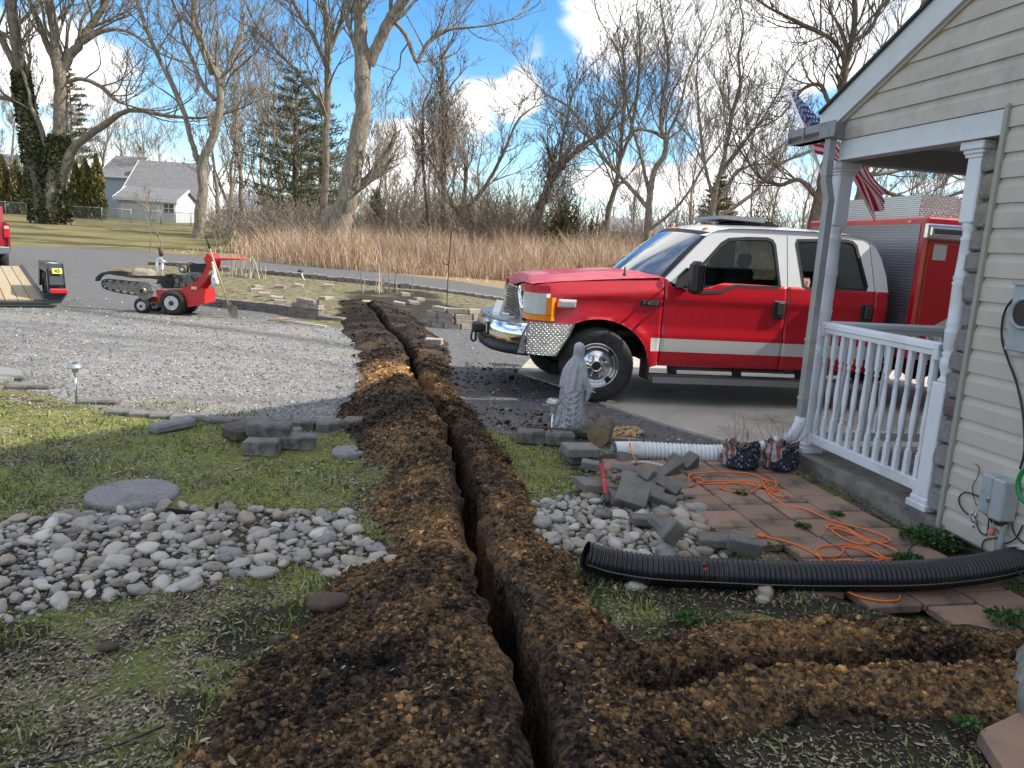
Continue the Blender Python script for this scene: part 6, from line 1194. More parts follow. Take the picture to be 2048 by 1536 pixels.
def disc(px, py, rpx, name, label, squ=1.0):
    c = at(px, py, .03); r = rpx * np.linalg.norm(c - CO) / FPX; m = M(); pts = []; n = 40
    prof = [(0, .03), (r * .93, .03), (r * .985, .022), (r, .01), (r * .99, -.03)]; m.lathe([(max(a_, .001), h) for a_, h in prof], (0, 0, 0), n); m.v = [tuple(np.array(q) * (1, squ, 1) + np.array(mnoise.noise_vector(Vector(q) * 5)) * (.012, .012, .004)) for q in m.v]; m.sm = [False] * len(m.sm)
    o = m.build(name, LCON, None, label, 'stepping stone'); o.location = (c[0], c[1], hz(c[0], c[1]) + .008); return o
disc(266, 986, 76, 'stepping_stone', 'large round concrete stepping stone in the moss at left'); disc(698, 905, 34, 'stepping_stone', 'small grey disc stone half buried by the spoil heap', 1.1)
# edging blocks left of the trench
edges = [768, 729, 681, 626, 577, 537, 482, 440, 405]; eY = [866, 865, 862, 861, 857, 853, 851, 848, 843]; ords = ['last edging block at the foot of the spoil heap', 'second edging block from the spoil heap', 'third edging block from the spoil heap', 'fourth edging block from the spoil heap, behind the dumped blocks', 'fifth edging block from the spoil heap, behind the dumped blocks', 'sixth edging block from the spoil heap', 'seventh edging block from the spoil heap', 'eighth edging block from the spoil heap, sunk in the moss']
rb_ = random.Random(4); pe = None
for k in range(8):
    a_, b_ = at(edges[k + 1], eY[k + 1], .02), at(edges[k], eY[k], .02); d = b_ - a_; L_ = np.linalg.norm(d) - .006; c = (a_ + b_) / 2; m = roughbox((L_, .15, .17 - .006 * k), k + 5, .022, .010, 16)
    o = m.build('edging_block', BLKM, None, 'grey concrete block, ' + ords[k], 'edging block', 'grey edging blocks between moss and gravel'); zg = min(hz(c[0], c[1] + .08), .02); o.location = (c[0], c[1] + .08, zg + .035 - .006 * k); o.rotation_euler = (rb_.gauss(0, .03), rb_.gauss(0, .02), math.atan2(d[1], d[0]) + rb_.gauss(0, .03))
for k, (px, py, w_) in enumerate([(378, 838, 34), (338, 832, 36), (296, 828, 34), (250, 824, 36), (200, 803, 40), (60, 772, 50), (14, 755, 46)]):
    c = at(px, py, .02); m = roughbox((w_ * 2 * 7.3 / FPX * .93, .13, .12), k + 30, .018, .014, 14); o = m.build('edging_stone', BLKM, None, ['low mossy edging stone, first left of the block row', 'low mossy edging stone under the loose grey slab end', 'low mossy edging stone, third left of the block row', 'low mossy edging stone, fourth left of the block row', 'pale edging stone just right of the left garden light', 'low edging stone at the left, before the flat slab', 'low edging stone at the far left edge'][k], 'edging stone', 'low edging stones'); o.location = (c[0], c[1], hz(c[0], c[1]) - .015); o.rotation_euler = (0, 0, .12 + rb_.gauss(0, .06))
def block(px, py, sz, rot, label, z=0.0, mat=BLKM, name='block', cat='block', bev=.014, amp=.008, group=None, seed=None, rest=None):
    zc = z + sz[2] / 2; c = at(px, py, zc + .0)
    if rest is None: zc = hz(c[0], c[1]) + zc; c = at(px, py, zc)
    m = roughbox(sz, seed if seed is not None else px * .37, bev, amp, 15); o = m.build(name, mat, None, label, cat, group); o.location = tuple(c); o.rotation_euler = rot; return o
block(489, 862, (.30, .30, .12), (0, 0, .7), 'dark brown stained block at the left of the dumped blocks', .0, pbr('stained_block', (.075, .06, .05), (.13, .11, .09), 9, .95, bump=.8, bscale=40), bev=.03, amp=.02)
block(539, 857, (.33, .20, .10), (.05, .06, .12), 'grey block lying on top of the other dumped blocks', .10, bev=.012, amp=.012); block(524, 893, (.26, .18, .115), (0, 0, .05), 'front grey block under the dumped pile', 0, bev=.012, amp=.012); block(597, 882, (.27, .18, .11), (0, .05, .22), 'right hand grey block of the dumped pile', 0, bev=.012, amp=.014); block(575, 870, (.22, .2, .10), (0, 0, .1), 'rear grey block wedged behind the dumped pile', 0)
block(345, 850, (.13, .37, .075), (.04, .05, -.62), 'single pale grey brick lying alone on the moss', .01, pbr('pale_block', (.25, .25, .26), (.19, .19, .195), 20, .9, bump=.4), bev=.018, amp=.004)
# blocks and bricks on the right
block(1063, 873, (.25, .16, .12), (0, 0, .03), 'squarish grey block at the left end of the row by the statue', 0, bev=.02); block(1120, 877, (.26, .17, .125), (0, 0, -.08), 'darker grey block behind the solar light stake', 0, bev=.025)
block(1165, 913, (.27, .20, .075), (0, 0, .32), 'lower block of the stacked pair beside the log', 0, BRKM, bev=.006, amp=.003); block(1160, 900, (.27, .20, .075), (.03, .02, .30), 'upper light grey block of the stacked pair beside the log', .078, pbr('pale_grey_block', (.22, .215, .19), (.17, .165, .15), 20, .9, bump=.3), bev=.008, amp=.003)
GBR = 'grey bricks tipped out on the patio corner'
bricks = [(1182, 930, 0, (.15, .10, .06), (.1, .1, -.1), 'small brick piece right below the stacked pair'), (1190, 970, 0, (.26, .20, .055), (.02, .1, .35), 'flat brick lying under the red handled tool'), (1232, 912, .0, (.22, .10, .07), (0, 0, .05), 'brick lying against the near side of the white ribbed pipe'), (1254, 920, .01, (.18, .10, .075), (.9, .2, .3), 'curved looking brick tipped up beside the orange cord'),
          (1327, 912, 0, (.13, .11, .13), (.1, .1, .2), 'brick standing on end against the white ribbed pipe'), (1357, 925, 0, (.13, .12, .10), (.2, .5, .6), 'brick at the back right of the heap by the ribbed pipe'), (1376, 928, .02, (.17, .10, .12), (.3, -.5, .7), 'brick tilted against the right end of the heap'), (1246, 943, 0, (.18, .10, .07), (.05, .1, -.15), 'left brick of the middle row of the heap'), (1285, 947, .01, (.22, .10, .07), (.2, .05, -.12), 'long brick in the middle row of the heap'),
          (1273, 963, .02, (.22, .11, .08), (.4, .1, -.2), 'brick leaning in the centre of the heap'), (1301, 950, .05, (.20, .10, .08), (.3, .4, .9), 'dark brick standing edgeways at the heap top'), (1339, 938, .05, (.24, .10, .06), (.2, -.4, .6), 'dark brick leaning up to the right on the heap'), (1283, 974, .0, (.19, .11, .07), (.5, .1, -.1), 'pale edged brick just behind the largest front brick'), (1330, 970, .01, (.22, .09, .07), (.5, .35, -.55), 'long dark brick sloping down to the right of the heap'),
          (1361, 950, .0, (.17, .13, .07), (-.2, .1, .1), 'light topped brick at the right of the heap'), (1366, 977, 0, (.17, .13, .06), (.35, .1, .1), 'square brick at the right foot of the heap'), (1266, 990, .02, (.21, .16, .07), (.75, .15, -.35), 'largest grey brick tipped towards the river stones'), (1305, 985, .01, (.14, .10, .08), (.4, .2, -.4), 'chipped brick end beside the largest tipped brick'), (1322, 998, 0, (.20, .09, .06), (.3, .2, -.35), 'narrow brick in front of the heap at right'), (1236, 996, 0, (.17, .12, .05), (.5, .3, .6), 'thin broken brick left of the largest tipped brick'),
          (1292, 1040, .02, (.19, .10, .05), (.05, .05, .05), 'flat brick lying on the right bed of river stones'), (1344, 1062, .02, (.11, .08, .13), (.2, .6, .4), 'small brick standing up among the right river stones'), (1325, 1050, .01, (.14, .12, .05), (.4, .2, .8), 'broken brick leaning behind the standing small brick'), (1434, 1080, .01, (.22, .13, .05), (.05, -.05, -.1), 'flat brick at the right edge of the river stones'), (1490, 1090, .015, (.19, .07, .085), (.25, .1, -.25), 'grooved brick on the patio just above the black pipe'), (1484, 1082, .02, (.14, .05, .09), (-.3, .1, -.6), 'thin broken brick behind the grooved one')]
for k, (px, py, z_, sz, rot, lab) in enumerate(bricks): block(px, py, sz, rot, lab, z_ + .012 + abs(math.sin(rot[0])) * sz[1] * .25 + abs(math.sin(rot[1])) * sz[0] * .3, BRKM, 'brick', 'brick', .006, .004, GBR, k)
rg_ = np.random.default_rng(14); fx_ = []; 
for px_c, py_c, n_c, sp_c in ((1290, 965, 34, 60), (1370, 1000, 14, 30), (1240, 950, 12, 30), (1180, 955, 8, 25), (1460, 1090, 6, 20)):
    fx_ += [at(px_c + rg_.normal(0, sp_c * .7), py_c + rg_.normal(0, sp_c * .28), .05)[:2] for _ in range(n_c)]
fx_ = np.array(fx_); sz_ = rg_.uniform(.010, .032, len(fx_)); V, F = lumps(ICO, ICF, np.stack([fx_[:, 0], fx_[:, 1], Hf(fx_[:, 0], fx_[:, 1]) + .03 + sz_ * .3], 1), sz_, (.4, .9), .35); o = npmesh('brick_fragments', V, F, BRKM); props(o, 'small broken fragments of grey brick round the tipped bricks', 'rubble', kind='stuff')
# river stones
def stonemat(name):
    m, nt, p = newmat(name); b = NB(nt); r = b.n('ShaderNodeObjectInfo').outputs['Random']; v = b.obj()
    c = b.ramp(r, (0, (.17, .17, .175)), (.2, (.32, .30, .27)), (.38, (.50, .475, .41)), (.55, (.24, .22, .19)), (.7, (.38, .31, .22)), (.82, (.16, .13, .11)), (.9, (.62, .60, .54)), (1, (.34, .23, .16)))
    n_ = b.noise(9, v, 6, .7, .6); c = b.mix(b.ss(n_, .45, .7), c, b.mix(.55, c, (.5, .49, .46))); c = b.mix(b.ss(b.noise(22, v, 5, .75), .50, .70), c, b.mix(.72, c, (.085, .08, .06)))
    b.set(p.inputs['Base Color'], c); p.inputs['Roughness'].default_value = .62; p.inputs['Specular IOR Level'].default_value = .35; b.set(p.inputs['Normal'], b.bump(b.noise(18, v, 5, .7), .35, .01)); return m
STM = stonemat('river_stone')
import bmesh as _bm
def pebble(k):
    bm = _bm.new(); _bm.ops.create_icosphere(bm, subdivisions=3, radius=1); rr = random.Random(k * 7); sx, sy, sz = 1.0, rr.uniform(.62, .88), rr.uniform(.40, .62); e = rr.uniform(.8, 1.0)
    for v in bm.verts:
        q = v.co.copy(); n_ = mnoise.noise(q * .9 + Vector((k * 5, 0, 0))) * .38 + mnoise.noise(q * 2.2 + Vector((k * 5, 9, 0))) * .16; q = Vector([math.copysign(abs(c) ** e, c) for c in q]); v.co = Vector((q.x * sx, q.y * sy, q.z * sz)) * (1 + n_)
    for f in bm.faces: f.smooth = True
    me = D.meshes.new('river_stone'); bm.to_mesh(me); bm.free(); me.materials.append(STM); return me
PEB = [pebble(k) for k in range(14)]
def stonebed(poly, n, rmin, rmax, label, group, seed, nbig):
    rg = random.Random(seed); P = np.array(poly); lo, hi = P.min(0), P.max(0); placed = []
    for tr_ in range(26000):
        if len(placed) >= n: break
        x, y = rg.uniform(lo[0], hi[0]), rg.uniform(lo[1], hi[1]); r = (rmin + (rmax - rmin) * rg.random() ** 1.3) * (1 if tr_ < 2600 else .62); sd = float(sdpoly(np.array([x]), np.array([y]), poly)[0])
        if sd + .22 * (float(fbm(np.array([x]), np.array([y]), 3.0, 2)[0]) - .5) < -.02: continue
        pr_ = at(0, 0, 0); k = .70
        if any((x - a_) ** 2 + (y - b_) ** 2 < ((r + c_) * k) ** 2 for a_, b_, c_, _v in placed): continue
        v = np.array([x, y, 0]) - CO; px = 1024 + FPX * (v @ CR) / (v @ CF)
        if px < -420 or px > 2080: continue
        d, _, _ = sdline(np.array([x]), np.array([y]), TR)
        if d[0] < .3: continue
        placed.append((x, y, r, px > -40))
    placed.sort(key=lambda q: (not q[3], -q[2] / math.hypot(q[0], q[1]))); SV = []; SF = []; sn = 0
    for si, (x, y, r, _v) in enumerate(placed):
        if si >= nbig:
            me_ = PEB[rg.randrange(14)]; R3 = RM(rg.gauss(0, .3), rg.gauss(0, .25), rg.uniform(0, 6.28)); V_, F_ = LOWP; V_ = (V_ * np.array([r, r * .8, r * .55])) @ R3.T + np.array([x, y, hz(x, y) + r * .15]); SV.append(V_); SF.append(F_ + sn); sn += len(V_); continue
        o = D.objects.new('river_stone', PEB[rg.randrange(14)]); COL.objects.link(o); o.location = (x, y, hz(x, y) + r * .10 + rg.uniform(-.008, .016)); s = r * rg.uniform(.95, 1.12); o.scale = (s, s * rg.uniform(.85, 1.05), s * rg.uniform(.9, 1.1)); o.rotation_euler = (rg.gauss(0, .3), rg.gauss(0, .25), rg.uniform(0, 6.28)); props(o, label, 'river stone', group)
    if SV: q_ = npmesh('small_stones', np.concatenate(SV), np.concatenate(SF), STM2, smooth=True); props(q_, 'smaller stones filling the gaps ' + ('left of the trench' if seed == 1 else 'behind the black pipe'), 'stones', kind='stuff')
    return placed
LOWP = None
bm = _bm.new(); _bm.ops.create_icosphere(bm, subdivisions=2, radius=1); bm.verts.ensure_lookup_table(); LOWP = (np.array([v.co[:] for v in bm.verts]), np.array([[v.index for v in f.verts] for f in bm.faces])); bm.free(); STM2 = island_mat('small_stone', (0, (.16, .15, .14)), (.4, (.30, .29, .27)), (.8, (.40, .385, .35)), (1, (.24, .19, .15)), rough=.7)
sl = stonebed(STL, 860, .019, .070, 'rounded grey river stone in the stone bed left of the trench', 'river stones left of the trench', 1, 195)
sr_ = stonebed(STR, 330, .022, .072, 'rounded pale river stone in the stone bed behind the black pipe', 'river stones right of the trench', 2, 100)
for px, py, s, lab in ((1528, 1178, .075, 'pale greenish river stone lying alone in front of the black pipe'), (1527, 1195, .042, 'small white stone beside the lone pale stone before the black pipe'), (650, 1208, .10, 'brown stone at the edge of the spoil left of the trench'), (712, 1128, .075, 'round grey stone nearest the orange spoil'), (748, 1095, .045, 'cream stone perched beside the spoil left of the trench'), (785, 1115, .045, 'grey stone half in the spoil left of the trench'), (216, 1290, .045, 'round brown clod on the grass at lower left'), (556, 1275, .038, 'dark clod on the grass left of the spoil'), (1270, 1165, .06, 'flat grey stone in the leaves in front of the black pipe'), (524, 1140, .085, 'flat blue grey stone at the lower edge of the left stones')):
    c = atH(px, py, .02); o = D.objects.new('stone', PEB[int(px) % 14]); COL.objects.link(o); o.location = (c[0], c[1], hz(c[0], c[1]) + s * (.22 if 'flat' not in lab else .0)); o.scale = (s, s, s); o.rotation_euler = (.1, .1, px); props(o, lab, 'stone')
    if 'brown' in lab or 'clod' in lab:
        o.data = o.data.copy(); o.data.materials.clear(); o.data.materials.append(pbr('brown_stone', (.13, .085, .055), (.06, .045, .035), 12, .9, bump=.8, bscale=25))
rk = D.objects.new('boulder', PEB[3].copy()); COL.objects.link(rk); rk.data.materials.clear(); rk.data.materials.append(pbr('lichen_rock', (.27, .27, .24), (.18, .18, .15), 6, .9, bump=.8, bscale=20, dirt=(.12, .14, .07), dirtscale=4)); props(rk, 'pale lichen covered boulder cut by the right edge', 'boulder'); c = at(2056, 1375, .1); rk.location = (c[0] + .06, c[1], .06); rk.scale = (.22, .18, .34); rk.rotation_euler = (0, 0, 1.2)
# ------------------------------------------------------------------ pipes and cords
def ribbed(pts, r, pitch, amp, name, mat, label, cat, n=20, stripe=None, smooth0=0.0):
    C_ = np.array(catmull(pts, 24)); sg = np.linalg.norm(C_[1:] - C_[:-1], axis=1); S = np.r_[0, np.cumsum(sg)]; st_ = np.arange(0, S[-1], pitch / 8); Q = np.stack([np.interp(st_, S, C_[:, k]) for k in range(3)], 1)
    ph = (st_ % pitch) / pitch; R_ = r - amp + amp * np.clip(np.sin(ph * 2 * math.pi) * 2.2 + .6, 0, 1) * (st_ > smooth0) + amp * (st_ <= smooth0); m = M(); m.tube(Q, R_, n, cap=False); 
    m.tube(Q[::-1][-6:], np.full(6, r - amp - .006), n, cap=False); return m.build(name, mat, None, label, cat)
BPIPE = pbr('black_polyethylene', (.010, .011, .014), None, 5, .32, dirt=(.03, .028, .026), dirtscale=8)
bp = [at(1170, 1112, .13), at(1215, 1125, .10), at(1300, 1139, .088), at(1420, 1146, .088), at(1560, 1152, .10), at(1700, 1153, .115), at(1830, 1151, .13), at(1950, 1139, .14), at(2040, 1121, .15), at(2140, 1098, .15)]
blackp = ribbed(bp, .080, .026, .008, 'corrugated_pipe', BPIPE, 'long black corrugated drain pipe lying across the patio', 'pipe', 22)
m = M(); C_ = np.array(catmull(bp, 24)); side = []
T_ = np.gradient(C_, axis=0); T_ /= np.linalg.norm(T_, axis=1)[:, None]; toC = CO - C_; toC -= T_ * np.sum(toC * T_, 1)[:, None]; Nn = np.cross(T_, [0, 0, 1.0]); Nn *= np.sign(np.sum(Nn * toC, 1))[:, None]
m.tube(C_ + Nn * .080 + np.array([0, 0, -.015]), .0035, 6); m.build('seam', pbr('pipe_seam', (.09, .10, .08), None, 5, .5), blackp)
m = M(); [m.box(at(px, py, .155), (.022, .014, .022), RM(.4, .3, .3), bev=.005) for px, py in ((1408, 1128), (1412, 1139))]; m.build('red_mark', pbr('red_mark', (.30, .05, .04), None, 5, .8), blackp)['kind'] = 'stuff'
wp_ = [at(1228, 902, .085), at(1290, 902, .085), at(1370, 906, .085), at(1430, 908, .09), at(1470, 906, .10), at(1505, 900, .12)]
ribbed(wp_, .080, .034, .009, 'ribbed_pipe', PIPEW, 'white ribbed drain pipe lying beside the grey bricks', 'pipe', 24, smooth0=.24)
ORG = pbr('orange_cord', (.80, .17, .03), None, 5, .45)
cord = [(1258, 878), (1262, 900), (1270, 920), (1285, 935), (1300, 945)]
m = M(); m.tube([at(x, y, .075 if k > 2 else .17 - .02 * abs(k - 1)) for k, (x, y) in enumerate(cord)], .0055, 7); m.build('extension_cord', ORG, None, 'orange cord running over the white ribbed pipe to the bricks', 'extension cord')
c2 = [(1378, 960), (1380, 950), (1400, 946), (1450, 944), (1500, 947), (1530, 960), (1536, 972), (1525, 968), (1545, 962), (1555, 975), (1548, 982), (1530, 975), (1524, 955), (1535, 950), (1550, 960), (1550, 975), (1525, 974), (1500, 967), (1480, 963), (1430, 962), (1395, 966), (1380, 972), (1378, 962), (1395, 955), (1408, 962), (1400, 967), (1440, 967), (1490, 962), (1520, 968), (1510, 980), (1495, 985), (1450, 979), (1442, 972), (1460, 966), (1500, 969), (1530, 975), (1560, 982), (1573, 992), (1555, 992), (1535, 980), (1530, 970), (1540, 990), (1570, 1010), (1610, 1018), (1650, 1035), (1680, 1046), (1720, 1056), (1760, 1068), (1780, 1080), (1765, 1085), (1735, 1078), (1700, 1060), (1665, 1050), (1655, 1056), (1680, 1058), (1715, 1072), (1740, 1086), (1720, 1088), (1690, 1078), (1665, 1062), (1668, 1056),
      (1690, 1056), (1725, 1078), (1755, 1085), (1790, 1100), (1800, 1110), (1790, 1118), (1770, 1116), (1745, 1102), (1710, 1092), (1680, 1090), (1645, 1093), (1632, 1102), (1640, 1111), (1670, 1113), (1685, 1105), (1690, 1094), (1720, 1098), (1750, 1112), (1765, 1118), (1740, 1124), (1700, 1120), (1672, 1122), (1664, 1132)]
c3 = [(1525, 1073), (1560, 1080), (1600, 1093), (1640, 1115), (1642, 1130)]; c4 = [(1695, 1184), (1725, 1195), (1765, 1202), (1795, 1200), (1800, 1190)]; c5 = [(1772, 1122), (1776, 1132)]
m = M(); m.tube(catmull([at(x, y, .058 + .006 * math.sin(k * 1.9)) for k, (x, y) in enumerate(c2)], 6), .0055, 7); m.tube(catmull([at(x, y, .056) for x, y in c3], 6), .0055, 7); m.tube(catmull([at(x, y, .056) for x, y in c4], 6), .0055, 7); m.tube([at(x, y, .058) for x, y in c5], .0055, 7)
cordo = m.build('extension_cord', ORG, None, 'long orange extension cord coiled across the patio', 'extension cord')
m = M(); q = at(1523, 1072, .062); m.box(q, (.045, .024, .022), RM(0, 0, -.3), bev=.006); m.build('plug', ORG, cordo); m = M(); [m.box(q + np.array([-.032, yy, 0]), (.02, .002, .006)) for yy in (-.005, .006)]; m.build('prong', STEEL, cordo)['kind'] = 'stuff'
m = M(); m.tube(catmull([at(-40, 1545, .012), at(60, 1528, .012), at(150, 1515, .014), at(240, 1488, .016), at(330, 1450, .02)], 8), .0045, 6); m.build('black_cable', BLACKR, None, 'thin black cable lying in the grass at the bottom left', 'cable')
m = M(); m.tube(catmull([at(1812, 1116, .06), at(1822, 1095, .12), at(1850, 1082, .14), at(1900, 1090, .13), at(1960, 1105, .12), at(2010, 1125, .16), at(2060, 1165, .15)], 8), .0045, 6); m.build('black_cable', BLACKR, None, 'thin black cable arching over the weeds beside the foundation', 'cable')
m = M(); m.tube([atH(x, y, .015) for x, y in ((390, 1026), (412, 1022), (430, 1026))], [.012, .02, .018], 8); m.box(atH(360, 1026, .02), (.16, .012, .05), RM(0, .1, .08)); m.box(atH(432, 1018, .03), (.02, .014, .10), RM(.3, .2, .3)); m.build('edging_strip', DARKP, None, 'torn black plastic edging strip at the top of the stones', 'edging strip')
# red handled tool
m = M(); p0, p1, p2 = at(1203, 930, .19), at(1212, 990, .13), at(1216, 1008, .10); tool = E('hand_tool', p0, 'red handled tool with black grip leaning on the bricks', 'tool'); m.tube([p0 - p0, p1 - p0], .017, 12); m.build('shaft', pbr('red_plastic', (.45, .02, .035), None, 5, .35), tool); m = M(); m.tube([p1 - p0, p2 - p0], [.018, .021], 12); m.build('grip', DARKP, tool); m = M(); q = (p0 + p1) / 2 - p0; m.tube([q - (p1 - p0) * .01, q + (p1 - p0) * .01], .0185, 12); m.build('collar', DARKP, tool); m = M(); m.tube([(0, 0, 0), (p0 - p1) * .1], .015, 10); m.build('end_cap', DARKP, tool)
# logs, rock, leaves near the statue
WOODE = pbr('cut_wood', (.28, .20, .12), (.20, .14, .085), 30, .9); BARKL = pbr('log_bark', (.16, .135, .10), (.09, .075, .06), 14, .95, bump=.8)
for px, py, r, L_, lab, dr in ((1196, 872, .10, .42, 'sawn log with its round pale end facing the trench', (.25, 1.0)), (1180, 848, .07, .35, 'smaller log lying behind the sawn log', (.2, 1.0))):
    c = at(px, py, r); d = np.array([dr[0], dr[1], 0]); d /= np.linalg.norm(d); root = E('log', c, lab, 'log'); m = M(); m.tube([np.zeros(3), d * L_ * .5, d * L_], [r, r * .98, r * .94], 18, cap=False); m.v = [tuple(np.array(q) + np.array(mnoise.noise_vector(Vector(q) * 12)) * .008) for q in m.v]; m.build('bark', BARKL, root)
    m = M(); m.tube([d * .001, d * .006], [r * .985, r * .985], 18); m.build('cut_end', WOODE, root)
m = M(); m.box(at(1083, 862, .05), (.30, .08, .08), RM(0, 0, .05), bev=.01); m.build('timber', pbr('dark_timber', (.055, .035, .025), None, 8, .9), None, 'short dark timber behind the two blocks by the statue', 'timber'); m = M(); m.box(at(1241, 880, .03), (.28, .07, .05), RM(0, 0, .02), bev=.006); m.build('plank', pbr('pale_board', (.30, .25, .18), (.22, .19, .14), 12, .9), None, 'short pale plank between the log and the ribbed pipe', 'plank')
m = M(); m.tube(catmull([at(1262, 925, .06), at(1290, 925, .05), at(1325, 932, .05), at(1336, 938, .05)], 5), [.012] + [.014] * 14 + [.008], 8); m.build('stick', pbr('peeled_stick', (.50, .47, .40), None, 6, .7), None, 'pale peeled stick lying behind the bricks', 'stick')
rkm = roughbox((.44, .36, .17), 12, .06, .07, 6); rko = rkm.build('statue_rock', pbr('mossy_stone', (.16, .15, .13), (.10, .10, .085), 8, .95, bump=.8), None, 'rough stone under the robed statue', 'rock'); c = at(1142, 862, .06); rko.location = (c[0] + .02, c[1] + .10, .06)
def scatter_leaves(poly, n, s0, s1, name, label, mat, z=.0, seed=1, lift=.01):
    rg = np.random.default_rng(seed); P = np.array(poly); lo, hi = P.min(0), P.max(0); x = rg.uniform(lo[0], hi[0], n); y = rg.uniform(lo[1], hi[1], n); k = sdpoly(x, y, poly) > 0; x, y = x[k], y[k]; V, F = leaves(x, y, rg.uniform(s0, s1, len(x)), lift + z); o = npmesh(name, V, F, mat); props(o, label, 'leaves', kind='stuff')
scatter_leaves(pxg((1212, 866), (1230, 856), (1270, 856), (1288, 866), (1270, 876), (1225, 874)), 700, .012, .022, 'golden_leaves', 'golden brown leaves heaped beside the log', island_mat('golden_leaf', (0, (.45, .13, .02)), (.5, (.62, .42, .16)), (1, (.78, .66, .42))), seed=3)
scatter_leaves(pxg((1165, 888), (1230, 900), (1235, 925), (1400, 935), (1400, 915), (1150, 880)), 900, .012, .024, 'brown_leaves', 'red brown leaves blown between the bricks and pipe', island_mat('brown_leaf', (0, (.05, .03, .025)), (.6, (.15, .075, .055)), (1, (.30, .20, .14))), seed=4)
scatter_leaves([tuple(hw(-.13, 1.45, 0)[:2]), tuple(hw(-.02, 1.45, 0)[:2]), tuple(hw(-.02, -.15, 0)[:2]), tuple(hw(-.12, -.1, 0)[:2])], 1300, .010, .02, 'brown_leaves', 'dead leaves gathered along the foot of the porch slab', island_mat('brown_leaf2', (0, (.04, .03, .022)), (.7, (.14, .09, .06)), (1, (.32, .26, .18))), z=.03, seed=5)
# debris in the paver joints
x = []; y = []
rj = np.random.default_rng(9)
for ci in range(-2, 5):
    s_j = rj.uniform(-1.2, 1.5, 220); b_j = -1.115 + ci * .318 + rj.normal(0, .010, 220); k = rj.random(220) < .35 + .65 * fbm(s_j, b_j * 0 + ci, 2.5, 2) ** 1; P = HC[:2] + HB[:2] * b_j[k][:, None] + HA[:2] * s_j[k][:, None]; x += list(P[:, 0]); y += list(P[:, 1])
x = np.array(x); y = np.array(y); k = (sdpoly(x, y, PATIO) > .02); V, F = leaves(x[k], y[k], rj.uniform(.005, .012, k.sum()), .052); o = npmesh('joint_litter', V, F, LEAFM); props(o, 'crumbs of dead leaf in the joints between the pavers', 'leaf litter', kind='stuff')
# weeds
WEED = island_mat('weed_leaves', (0, (.02, .055, .015)), (.6, (.05, .12, .03)), (1, (.11, .19, .05)), rough=.5)
def weed(px, py, r, h, n, label, seed, z=0.05, size=.022):
    rg = np.random.default_rng(seed); c = at(px, py, z); root = E('weed', c, label, 'weed'); a_ = rg.uniform(0, 6.28, n); q = r * np.sqrt(rg.random(n)); P = np.stack([q * np.cos(a_), q * np.sin(a_), h * rg.random(n) * (1 - (q / r) ** 2 * .7) + .005], 1); dirs = np.stack([np.cos(a_), np.sin(a_), np.full(n, .35)], 1); V, F = leafcloud(P, size, rg, dirs, .75); npmesh('leaves', V, F, WEED, root)
    t = Tree(seed); [t.tube([(0, 0, 0), P[i] * .6, P[i]], [.002, .0015, .001], 3) for i in range(0, n, 5)]; t.build('stems', WEED, root)['kind'] = 'stuff'
for k, a_ in enumerate([(1850, 1080, .15, .09, 480, 'leafy green weed clump at the near corner of the porch slab'), (1880, 1090, .12, .09, 350, 'leafy weed against the siding foundation'), (1820, 1125, .10, .05, 260, 'low weed just behind the black pipe near the foundation'), (1940, 1297, .06, .06, 120, 'weed growing at the near edge of the pavers'), (2025, 1245, .12, .06, 200, 'weeds at the right edge of the patio'), (1685, 1368, .05, .04, 90, 'tiny weed in the shallow side trench'), (2035, 1390, .10, .05, 160, 'weed beside the boulder at lower right'), (1935, 1492 - 40, .05, .03, 60, 'small sprout in front of the boulder'), (1375, 1240, .06, .03, 120, 'pale weed at the edge of the orange spoil'), (1480, 987, .05, .012, 60, 'tiny weed in the joint below the orange cord'), (1605, 1053, .05, .012, 60, 'tiny weed between two pavers'), (1672, 1030, .05, .015, 60, 'tiny weed near the foot of the slab'), (1170, 1215, .08, .03, 90, 'grass sprout in front of the black pipe end')]): weed(*a_, seed=70 + k, size=(.024 if a_[2] > .15 else .013))
m = M(); [m.tube([at(x0, y0, .06), at((x0 + x1) / 2, (y0 + y1) / 2 - 2, .066), at(x1, y1, .06)], [.006, .005, .003], 5) for x0, y0, x1, y1 in ((1530, 1093, 1583, 1090), (1535, 1083, 1556, 1099), (1560, 1106, 1588, 1118))]; m.build('twigs', BARK3, None, 'short dark twigs lying on the pavers', 'twigs', kind='stuff')
# ------------------------------------------------------------------ solar lights
def solar(px, py, ytop, label, seed):
    c = atH(px, py, 0); root = E('solar_light', c, label, 'garden light'); dep = (c - CO) @ CF; top = aty(px - (py - ytop) * .08, ytop, c[1])[2] - c[2]; h = top
    m = M(); m.tube([(0, 0, -.03), (0, 0, h - .11)], .011, 12); m.build('stake', ALU, root); m = M(); m.lathe([(.013, h - .12), (.018, h - .105), (.040, h - .035), (.044, h - .03)], (0, 0, 0), 20, cap=False); m.build('diffuser', pbr('clear_plastic', (.45, .45, .43), (.32, .32, .30), 30, .3), root)
    m = M(); m.lathe([(.068, h - .045), (.070, h - .04), (.052, h - .012), (.036, h - .004), (.001, h)], (0, 0, 0), 24); m.lathe([(.001, h - .04), (.068, h - .045)], (0, 0, 0), 24, cap=False); m.build('cap', pbr('brushed_steel', (.48, .49, .50), (.38, .39, .40), 30, .42, metal=.8), root); m = M(); m.box((0, 0, h), (.04, .04, .004)); m.build('solar_panel', pbr('solar_cell', (.03, .035, .05), None, 5, .2), root)
solar(153, 808, 726, 'solar garden light on a steel stake at left on the moss', 1); solar(1101, 892, 795, 'tilted solar garden light in front of the robed statue', 2)
